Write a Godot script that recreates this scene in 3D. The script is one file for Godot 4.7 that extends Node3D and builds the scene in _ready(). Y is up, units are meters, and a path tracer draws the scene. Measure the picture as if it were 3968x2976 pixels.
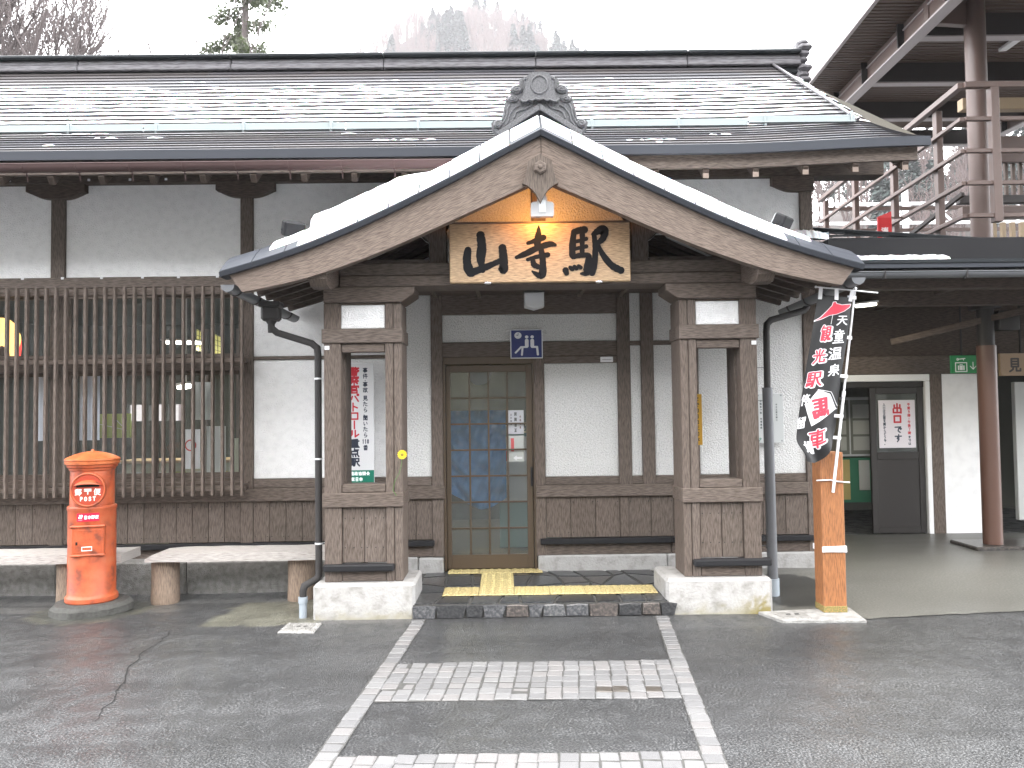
extends Node3D
# A small mountain railway station seen from its forecourt on a snowy day.

var M := {}
var org := Vector3.ZERO
var taken := {}
var rng := RandomNumberGenerator.new()
const X0 := 0.30        # middle of the entrance porch
const WALL := -7.7      # face of the station wall

# ---------------------------------------------------------------- small tools
func S(group: int = -1) -> SurfaceTool:
	var st := SurfaceTool.new()
	st.begin(Mesh.PRIMITIVE_TRIANGLES)
	st.set_smooth_group(group)
	return st

func V(x: float, y: float, z: float) -> Vector3:
	return Vector3(x, y, z)

func tri(st: SurfaceTool, a: Vector3, b: Vector3, c: Vector3) -> void:
	st.add_vertex(a - org); st.add_vertex(c - org); st.add_vertex(b - org)

func quad(st: SurfaceTool, a: Vector3, b: Vector3, c: Vector3, d: Vector3) -> void:
	tri(st, a, b, c); tri(st, a, c, d)

func uvquad(st: SurfaceTool, a: Vector3, b: Vector3, c: Vector3, d: Vector3, ua: Vector2, ub: Vector2, uc: Vector2, ud: Vector2) -> void:
	for k in [[a, ua], [c, uc], [b, ub], [a, ua], [d, ud], [c, uc]]:
		st.set_uv(k[1]); st.add_vertex(k[0] - org)

# box with chamfered edges, from lo to hi, in a frame (default the world axes)
func box(st: SurfaceTool, lo: Vector3, hi: Vector3, bev: float = 0.0, fr: Transform3D = Transform3D()) -> void:
	bev = minf(bev, minf(minf(hi.x - lo.x, hi.y - lo.y), hi.z - lo.z) * 0.45)
	var c := (lo + hi) * 0.5
	var h := (hi - lo) * 0.5
	if bev <= 0.0:
		var q := func(sx, sy, sz): return fr * (c + Vector3(h.x * sx, h.y * sy, h.z * sz))
		quad(st, q.call(-1, -1, 1), q.call(1, -1, 1), q.call(1, 1, 1), q.call(-1, 1, 1))
		quad(st, q.call(1, -1, -1), q.call(-1, -1, -1), q.call(-1, 1, -1), q.call(1, 1, -1))
		quad(st, q.call(1, -1, 1), q.call(1, -1, -1), q.call(1, 1, -1), q.call(1, 1, 1))
		quad(st, q.call(-1, -1, -1), q.call(-1, -1, 1), q.call(-1, 1, 1), q.call(-1, 1, -1))
		quad(st, q.call(-1, 1, 1), q.call(1, 1, 1), q.call(1, 1, -1), q.call(-1, 1, -1))
		quad(st, q.call(-1, -1, -1), q.call(1, -1, -1), q.call(1, -1, 1), q.call(-1, -1, 1))
		return
	var ax := [Vector3.RIGHT, Vector3.UP, Vector3.BACK]
	var hh := [h.x, h.y, h.z]
	for i in 3:
		for s in [-1.0, 1.0]:
			var u: int = (i + 1) % 3
			var w: int = (i + 2) % 3
			var n: Vector3 = ax[i] * s * hh[i]
			var du: Vector3 = ax[u] * (hh[u] - bev)
			var dw: Vector3 = ax[w] * (hh[w] - bev)
			if s > 0:
				quad(st, fr * (c + n - du - dw), fr * (c + n + du - dw), fr * (c + n + du + dw), fr * (c + n - du + dw))
			else:
				quad(st, fr * (c + n - du + dw), fr * (c + n + du + dw), fr * (c + n + du - dw), fr * (c + n - du - dw))
			# chamfers between +-i and +-u
			for t in [-1.0, 1.0]:
				var nu: Vector3 = ax[u] * t * hh[u]
				var ni: Vector3 = ax[i] * s * (hh[i] - bev)
				var nuu: Vector3 = ax[u] * t * (hh[u] - bev)
				var p1: Vector3 = c + n + nuu - dw
				var p2: Vector3 = c + n + nuu + dw
				var p3: Vector3 = c + ni + nu + dw
				var p4: Vector3 = c + ni + nu - dw
				if s * t > 0:
					quad(st, fr * p1, fr * p4, fr * p3, fr * p2)
				else:
					quad(st, fr * p1, fr * p2, fr * p3, fr * p4)
	for sx in [-1.0, 1.0]:
		for sy in [-1.0, 1.0]:
			for sz in [-1.0, 1.0]:
				var a := c + Vector3(sx * h.x, sy * (h.y - bev), sz * (h.z - bev))
				var b := c + Vector3(sx * (h.x - bev), sy * h.y, sz * (h.z - bev))
				var d := c + Vector3(sx * (h.x - bev), sy * (h.y - bev), sz * h.z)
				if sx * sy * sz > 0:
					tri(st, fr * a, fr * b, fr * d)
				else:
					tri(st, fr * a, fr * d, fr * b)

# straight timber from a to b: w across, h along "up"
func bar(st: SurfaceTool, a: Vector3, b: Vector3, w: float, h: float, bev: float = 0.0, up: Vector3 = Vector3.UP) -> void:
	var z := (b - a).normalized()
	if absf(z.dot(up)) > 0.99:
		up = Vector3.RIGHT
	var x := up.cross(z).normalized()
	var y := z.cross(x).normalized()
	var fr := Transform3D(Basis(x, y, z), a)
	box(st, V(-w / 2, -h / 2, 0), V(w / 2, h / 2, a.distance_to(b)), bev, fr)

func tube(st: SurfaceTool, pts: Array, r: float, n: int = 10, r2: float = -1.0) -> void:
	st.set_smooth_group(1)
	var rings := []
	var up := Vector3.UP
	for i in pts.size():
		var p: Vector3 = pts[i]
		var t := Vector3.ZERO
		if i > 0: t += (p - pts[i - 1]).normalized()
		if i < pts.size() - 1: t += (pts[i + 1] - p).normalized()
		t = t.normalized()
		if absf(t.dot(up)) > 0.95: up = Vector3.RIGHT if absf(t.x) < 0.8 else Vector3.BACK
		var x := up.cross(t).normalized()
		var y := t.cross(x).normalized()
		up = y
		var rr := r if r2 < 0 else lerpf(r, r2, float(i) / maxf(1.0, pts.size() - 1))
		var k := 1.0
		if i > 0 and i < pts.size() - 1:
			k = 1.0 / maxf(0.7, (p - pts[i - 1]).normalized().dot(t))
		var ring := []
		for j in n:
			var a := TAU * j / n
			ring.append(p + (x * cos(a) + y * sin(a)) * rr * k)
		rings.append(ring)
	for i in rings.size() - 1:
		for j in n:
			var j2 := (j + 1) % n
			quad(st, rings[i][j], rings[i][j2], rings[i + 1][j2], rings[i + 1][j])
	st.set_smooth_group(-1)
	for j in range(1, n - 1):
		tri(st, rings[0][0], rings[0][j + 1], rings[0][j])
		tri(st, rings[-1][0], rings[-1][j], rings[-1][j + 1])

# turned shape: profile of (radius, height), bottom to top
func lathe(st: SurfaceTool, prof: Array, n: int, at: Vector3, wob: float = 0.0) -> void:
	var grp := 1
	var last := Vector2.ZERO
	for i in prof.size() - 1:
		var d: Vector2 = (prof[i + 1] - prof[i]).normalized()
		if i > 0 and absf(d.angle_to(last)) > 0.6: grp += 1
		last = d
		st.set_smooth_group(grp)
		for j in n:
			var a := -TAU * j / n
			var b := -TAU * ((j + 1) % n) / n
			var f := func(p: Vector2, an: float) -> Vector3:
				var w := 1.0 + wob * (sin(an * 3.0 + 1.0) * 0.6 + sin(an * 7.0 + p.y * 30.0) * 0.3 + sin(an * 13.0 + 2.0) * 0.25)
				return at + Vector3(cos(an) * p.x * w, p.y, sin(an) * p.x * w)
			var p0: Vector3 = f.call(prof[i], a)
			var p1: Vector3 = f.call(prof[i], b)
			var p2: Vector3 = f.call(prof[i + 1], b)
			var p3: Vector3 = f.call(prof[i + 1], a)
			if prof[i].x > 0.0001: tri(st, p0, p1, p2)
			if prof[i + 1].x > 0.0001: tri(st, p0, p2, p3)

# flat outline in x,y pushed from z0 (back) to z1 (front)
func prism(st: SurfaceTool, poly: PackedVector2Array, z0: float, z1: float, fr: Transform3D = Transform3D(), bev: float = 0.0) -> void:
	if Geometry2D.is_polygon_clockwise(poly):
		poly = poly.duplicate(); poly.reverse()
	var face := poly
	if bev > 0.0:
		var off := Geometry2D.offset_polygon(poly, -bev)
		if off.size() == 1 and off[0].size() == poly.size():
			face = off[0]
			if Geometry2D.is_polygon_clockwise(face): face.reverse()
			var best := 0
			for k in face.size():
				if face[k].distance_to(poly[0]) < face[best].distance_to(poly[0]): best = k
			var turned := PackedVector2Array()
			for k in face.size(): turned.append(face[(k + best) % face.size()])
			face = turned
		else:
			bev = 0.0
	var ids := Geometry2D.triangulate_polygon(face)
	var ids2 := Geometry2D.triangulate_polygon(poly)
	for k in range(0, ids.size(), 3):
		var t := [face[ids[k]], face[ids[k + 1]], face[ids[k + 2]]]
		if (t[1] - t[0]).cross(t[2] - t[0]) < 0: t.reverse()
		tri(st, fr * V(t[0].x, t[0].y, z1), fr * V(t[1].x, t[1].y, z1), fr * V(t[2].x, t[2].y, z1))
	for k in range(0, ids2.size(), 3):
		var t := [poly[ids2[k]], poly[ids2[k + 1]], poly[ids2[k + 2]]]
		if (t[1] - t[0]).cross(t[2] - t[0]) < 0: t.reverse()
		tri(st, fr * V(t[0].x, t[0].y, z0), fr * V(t[2].x, t[2].y, z0), fr * V(t[1].x, t[1].y, z0))
	for k in poly.size():
		var a := poly[k]
		var b := poly[(k + 1) % poly.size()]
		var zf := z1 - bev
		quad(st, fr * V(a.x, a.y, z0), fr * V(b.x, b.y, z0), fr * V(b.x, b.y, zf), fr * V(a.x, a.y, zf))
		if bev > 0.0:
			var fa := face[k]
			var fb := face[(k + 1) % face.size()]
			quad(st, fr * V(a.x, a.y, zf), fr * V(b.x, b.y, zf), fr * V(fb.x, fb.y, z1), fr * V(fa.x, fa.y, z1))

func ball(st: SurfaceTool, c: Vector3, r: Vector3, n: int = 14, m: int = 8) -> void:
	st.set_smooth_group(1)
	for i in m:
		for j in n:
			var q := func(ii: int, jj: int) -> Vector3:
				var a := PI * ii / m - PI / 2
				var b := -TAU * (jj % n) / n
				return c + Vector3(cos(a) * cos(b) * r.x, sin(a) * r.y, cos(a) * sin(b) * r.z)
			if i > 0: tri(st, q.call(i, j), q.call(i, j + 1), q.call(i + 1, j + 1))
			if i < m - 1: tri(st, q.call(i, j), q.call(i + 1, j + 1), q.call(i + 1, j))
	st.set_smooth_group(-1)

func done(st: SurfaceTool) -> ArrayMesh:
	st.generate_normals()
	st.index()
	return st.commit()

func numbered(called: String) -> String:
	taken[called] = taken.get(called, 0) + 1
	return called if taken[called] == 1 else "%s_%03d" % [called, taken[called] - 1]

# commits a mesh as one named piece under parent
func obj(called: String, st: SurfaceTool, m: Material, parent: Node3D = null, label: String = "") -> MeshInstance3D:
	var o := MeshInstance3D.new()
	o.mesh = done(st)
	o.material_override = m
	if parent == null:
		o.name = numbered(called)
		o.position = org
		add_child(o)
	else:
		o.name = called
		parent.add_child(o, true)
	if label: o.set_meta("label", label)
	return o

func put_mesh(called: String, me: Mesh, m: Material, parent: Node3D, tr: Transform3D) -> MeshInstance3D:
	var o := MeshInstance3D.new()
	o.mesh = me
	o.material_override = m
	o.name = called
	o.transform = Transform3D(tr.basis, tr.origin - org)
	parent.add_child(o, true)
	return o

func thing(called: String, label: String, category: String, at: Vector3 = Vector3.ZERO, group: String = "") -> Node3D:
	var o := Node3D.new()
	o.name = numbered(called)
	o.position = at
	add_child(o)
	tag(o, label, category, group)
	org = at
	return o

func tag(o: Node3D, label: String, category: String, group: String = "") -> void:
	o.set_meta("label", label)
	o.set_meta("category", category)
	if group: o.set_meta("group", group)

func struct(o: Node3D, label: String, category: String = "") -> void:
	o.set_meta("kind", "structure")
	o.set_meta("label", label)
	if category: o.set_meta("category", category)

func piece(called: String, lo: Vector3, hi: Vector3, m: Material, parent: Node3D = null, bev: float = 0.004) -> MeshInstance3D:
	var st := S()
	box(st, lo, hi, bev)
	return obj(called, st, m, parent)

func wood(kind: String) -> Material:
	return M["%s%d" % [kind, rng.randi() % 4]]

# ---------------------------------------------------------------- materials
func lin(r: float, g: float, b: float) -> Color:
	return Color(r, g, b).linear_to_srgb()

func fast(freq: float, sd: int, oct: int = 4, kind: int = FastNoiseLite.TYPE_SIMPLEX_SMOOTH) -> FastNoiseLite:
	var n := FastNoiseLite.new()
	n.noise_type = kind
	n.frequency = freq
	n.seed = sd
	n.fractal_octaves = oct
	n.fractal_gain = 0.55
	return n

func ramp_tex(n: FastNoiseLite, cols: Array, offs: Array, size: int = 512) -> NoiseTexture2D:
	var t := NoiseTexture2D.new()
	t.width = size; t.height = size
	t.seamless = true
	t.noise = n
	var g := Gradient.new()
	g.offsets = PackedFloat32Array(offs)
	g.colors = PackedColorArray(cols)
	t.color_ramp = g
	return t

func bump_tex(n: FastNoiseLite, size: int = 512) -> NoiseTexture2D:
	var t := NoiseTexture2D.new()
	t.width = size; t.height = size
	t.seamless = true
	t.noise = n
	return t

func mat(called: String, col: Color, rough: float, metal: float = 0.0) -> StandardMaterial3D:
	var m := StandardMaterial3D.new()
	m.resource_name = called
	m.albedo_color = col
	m.roughness = rough
	m.metallic = metal
	M[called] = m
	return m

func grained(called: String, tint: Color, tex: Texture2D, scale: Vector3, rough: float, bump: Texture2D = null, depth: float = 0.0) -> StandardMaterial3D:
	var m := mat(called, tint, rough)
	m.albedo_texture = tex
	m.uv1_triplanar = true
	m.uv1_triplanar_sharpness = 4.0
	m.uv1_scale = scale
	if bump:
		m.heightmap_enabled = true
		m.heightmap_texture = bump
		m.heightmap_scale = depth
	return m

func materials() -> void:
	var w := Color.WHITE
	# timber: streaks, drawn long by the scale
	var grain := ramp_tex(fast(0.035, 3, 5), [lin(.34, .32, .31), lin(.62, .6, .58), lin(.8, .78, .76), lin(1, .98, .96)], [0.1, 0.4, 0.6, 0.9])
	var grain_b := bump_tex(fast(0.04, 5, 4))
	var tints := [lin(.168, .138, .121), lin(.153, .127, .111), lin(.176, .146, .129), lin(.157, .129, .113)]
	var dark := [lin(.105, .082, .070), lin(.096, .076, .065), lin(.112, .088, .076), lin(.10, .079, .068)]  # same timber, with the shade under eaves and roofs put into its colour
	for k in 4:
		var off := Vector3(k * .37, k * .21, k * .53)
		for a in [["wood_v", V(5.5, .55, 5.5), tints], ["wood_h", V(.55, 5.5, 5.5), tints], ["wood_z", V(5.5, 5.5, .55), tints], ["dark_shade_v", V(5.5, .55, 5.5), dark], ["dark_shade_h", V(.55, 5.5, 5.5), dark], ["dark_shade_z", V(5.5, 5.5, .55), dark]]:
			var m := grained("%s%d" % [a[0], k], a[2][k], grain, a[1], .62)
			m.uv1_offset = off
	var m := mat("wood_uv", lin(.225, .182, .158), .6)
	m.albedo_texture = grain; m.uv1_scale = Vector3(.5, 6, 1)
	m.heightmap_enabled = true; m.heightmap_texture = grain_b; m.heightmap_scale = .18
	# plaster, trowelled
	var pl := ramp_tex(fast(0.012, 11, 4), [lin(.73, .73, .735), lin(.78, .78, .785), lin(.80, .80, .805)], [0.15, 0.5, 0.85])
	var pb := bump_tex(fast(0.075, 12, 3))
	grained("plaster", w, pl, V(1.25, 1.6, 1.4), .9, pb, .8)
	grained("shaded_roughcast", w, ramp_tex(fast(0.09, 14, 3), [lin(.42, .42, .42), lin(.58, .58, .575), lin(.64, .64, .635)], [0.12, 0.42, 0.8]), V(1.25, 1.25, 1.25), .9, pb, .9)  # speckled plaster, greyed so the porch shade is painted into its colour
	grained("board_white", w, pl, V(.9, .9, .9), .7)
	# asphalt, concrete, stones
	var asp := ramp_tex(fast(0.13, 21, 3, FastNoiseLite.TYPE_SIMPLEX), [lin(.07, .072, .076), lin(.16, .164, .17), lin(.26, .264, .27), lin(.62, .62, .62)], [0.2, 0.47, 0.66, 0.84])
	var am := grained("asphalt", w, asp, V(.85, .85, .85), 1.0, bump_tex(fast(0.24, 22, 2)), .35)
	am.vertex_color_use_as_albedo = true
	am.roughness_texture = ramp_tex(fast(0.011, 23, 3), [Color(.30, .30, .30), Color(.36, .36, .36), Color(.5, .5, .5)], [0.28, 0.5, 0.74])
	var con := ramp_tex(fast(0.014, 31, 5), [lin(.20, .195, .185), lin(.25, .245, .235), lin(.29, .285, .275), lin(.33, .325, .315)], [0.1, 0.42, 0.62, 0.9])
	var cb := bump_tex(fast(0.07, 32, 4))
	grained("concrete", lin(1, 1, 1), con, V(1.3, 1.3, 1.3), .8, cb, .5)
	grained("concrete_pale", lin(1.0, 1.0, 1.0), ramp_tex(fast(0.016, 33, 5), [lin(.23, .225, .215), lin(.31, .305, .298), lin(.34, .335, .33)], [0.05, 0.4, 0.8]), V(.9, .9, .9), .8, cb, .4)
	grained("concrete_stained", lin(1.0, 1.0, 1.0), ramp_tex(fast(0.016, 34, 5), [lin(.30, .295, .28), lin(.39, .385, .377), lin(.42, .416, .41)], [0.05, 0.4, 0.8]), V(.9, .9, .9), .8, cb, .25).vertex_color_use_as_albedo = true
	grained("concrete_old", lin(.85, .84, .83), con, V(1.7, 1.7, 1.7), .85, cb, .9)
	var ap := grained("apron", lin(.50, .49, .455), ramp_tex(fast(0.10, 36, 4), [lin(.16, .16, .155), lin(.24, .24, .235), lin(.28, .28, .27), lin(.42, .42, .41)], [0.1, 0.42, 0.66, 0.92]), V(.8, .8, .8), .4)
	ap.vertex_color_use_as_albedo = true
	var cob := ramp_tex(fast(0.16, 41, 3), [lin(.06, .06, .062), lin(.13, .129, .129), lin(.175, .173, .173), lin(.28, .277, .277)], [0.15, 0.42, 0.6, 0.85])
	for k in 4:
		grained("cobble%d" % k, [lin(1, 1, 1), lin(.88, .88, .89), lin(1, .97, .96), lin(.8, .8, .81)][k], cob, V(3.1, 3.1, 3.1), .6).uv1_offset = V(k * .3, k * .17, 0)
	grained("cobble_wet", lin(.42, .37, .32), cob, V(3.1, 3.1, 3.1), .3)
	var slate := ramp_tex(fast(0.02, 51, 5), [lin(.02, .021, .023), lin(.045, .046, .048), lin(.10, .098, .095)], [0.15, 0.5, 0.9])
	for k in 4:
		grained("slate%d" % k, [lin(1, 1, 1), lin(1.0, .88, .80), lin(.9, .95, 1), lin(.55, .55, .57)][k], slate, V(2.2, 2.2, 2.2), .3).uv1_offset = V(k * .3, k * .17, 0)
	for k in 4:
		grained("riser%d" % k, [lin(1.7, 1.7, 1.75), lin(1.7, 1.45, 1.3), lin(2.1, 2.1, 2.1), lin(.8, .8, .82)][k], slate, V(3.2, 3.2, 3.2), .35).uv1_offset = V(k * .3, k * .17, 0)
	grained("mortar", lin(.20, .20, .195), con, V(2, 2, 2), .8)
	grained("plinth_stone", lin(.36, .365, .35), con, V(3, 3, 3), .8, cb, 2.0)
	# roofs
	for k in 4:
		grained("shingle%d" % k, [lin(.078, .077, .090), lin(.088, .082, .086), lin(.066, .068, .082), lin(.096, .090, .096)][k], grain, V(1.6, 6, 6), .36).uv1_offset = V(k * .3, 0, k * .2)
	mat("roof_metal", lin(.050, .054, .064), .38, .0)
	mat("roof_dark", lin(.022, .025, .028), .4)
	grained("ridge_metal", lin(.15, .148, .168), grain, V(.3, 2, 2), .45)
	mat("galvanised", lin(.27, .31, .32), .42, .1)
	grained("oni", lin(.125, .13, .145), grain, V(3, 3, 3), .55)
	m = mat("snow", lin(.86, .87, .89), .75)
	m.subsurf_scatter_enabled = true; m.subsurf_scatter_strength = .25
	m.heightmap_enabled = true; m.uv1_triplanar = true; m.uv1_scale = V(3, 3, 3); m.heightmap_texture = cb; m.heightmap_scale = .6
	mat("gutter_brown", lin(.085, .056, .055), .45)
	mat("pipe_dark", lin(.042, .040, .040), .4)
	mat("pipe_grey", lin(.11, .115, .125), .4)
	mat("pvc", lin(.30, .34, .38), .45)
	mat("black_metal", lin(.022, .022, .024), .4)
	mat("steel_brown", lin(.115, .076, .065), .42)
	mat("steel_pale", lin(.36, .32, .32), .4)
	mat("column_brown", lin(.10, .052, .038), .4)
	mat("bronze", lin(.075, .052, .032), .42, .15)
	mat("white_paint", lin(.74, .74, .75), .5)
	mat("white_plastic", lin(.70, .70, .72), .35)
	mat("lamp_white", lin(.42, .42, .43), .4)
	mat("pale_steel", lin(.62, .64, .66), .45)
	mat("chrome", lin(.6, .6, .62), .25, .8)
	mat("lens_off", lin(.55, .56, .58), .3)
	grained("interior", lin(.11, .115, .09), con, V(.6, .6, .6), .8)
	mat("interior_dark", lin(.06, .055, .045), .8)
	mat("cream", lin(.36, .37, .28), .8)
	m = mat("pane", Color(.9, .95, .95, .06), .02)
	m.transparency = BaseMaterial3D.TRANSPARENCY_ALPHA
	m.metallic_specular = .5
	# painted cast iron: orange red with chipped, rusty wear
	grained("post_red", w, ramp_tex(fast(0.008, 61, 6), [lin(.17, .04, .02), lin(.36, .068, .022), lin(.42, .084, .027), lin(.40, .105, .042)], [0.16, 0.40, 0.6, 0.88]), V(1.1, 1.1, 1.1), .48, cb, .08)
	grained("post_cap", w, ramp_tex(fast(0.01, 62, 6), [lin(.28, .07, .022), lin(.42, .10, .027), lin(.46, .13, .04)], [0.15, 0.42, 0.8]), V(1.4, 1.4, 1.4), .5)
	mat("letters_white", lin(.8, .8, .79), .5)
	mat("ink", lin(.012, .013, .015), .85).metallic_specular = .2
	mat("red_paint", lin(.55, .03, .035), .45)
	grained("plank_pale", lin(.50, .36, .22), grain, V(.7, 7, 7), .55)
	grained("bench_top", lin(.46, .43, .41), ramp_tex(fast(0.035, 7, 5), [lin(.55, .54, .53), lin(.8, .79, .78), lin(1, 1, 1)], [0.1, 0.4, 0.7]), V(.5, 6, 6), .6, grain_b, .25)
	grained("log", lin(.38, .29, .225), grain, V(7, .6, 7), .7, grain_b, .4)
	grained("orange_post", lin(.40, .165, .06), grain, V(7, .5, 7), .6, grain_b, .15)
	mat("tile_yellow", lin(.60, .45, .10), .5)
	grained("tactile0", lin(.70, .60, .29), grain, V(2.5, 2.5, 2.5), .5)
	grained("tactile1", lin(.65, .55, .27), grain, V(2.1, 2.1, 2.1), .5)
	mat("lath", lin(.36, .27, .17), .6)
	mat("green_board", lin(.03, .16, .09), .7)
	mat("olive_panel", lin(.20, .26, .03), .6)
	mat("blue_cloth", lin(.02, .14, .36), .4)
	mat("string_white", lin(.7, .7, .72), .6)
	mat("petal", lin(.75, .5, .02), .6)
	mat("petal_centre", lin(.25, .2, .02), .7)
	mat("stem_green", lin(.06, .12, .03), .6)
	mat("glare_bark", lin(.12, .10, .098), .9)  # lightened to paint lens haze over the trees
	m = mat("glare_needles", lin(.085, .09, .07), .8)  # paler than real foliage, glare is mixed into the colour
	m.backlight_enabled = true; m.backlight = Color(.2, .25, .1)
	mat("twig_mass", lin(.105, .075, .07), .9)
	mat("pine_mass", lin(.035, .05, .045), .9)
	grained("hill_floor", lin(.16, .13, .12), con, V(.02, .02, .02), .9)
	mat("wood_tip", lin(.24, .19, .16), .7)
	mat("dark_gap", lin(.02, .02, .02), .8)

func glow(called: String, col: Color, power: float) -> StandardMaterial3D:
	var m := mat(called, col, .4)
	m.emission_enabled = true
	m.emission = col
	m.emission_energy_multiplier = power
	return m

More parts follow.
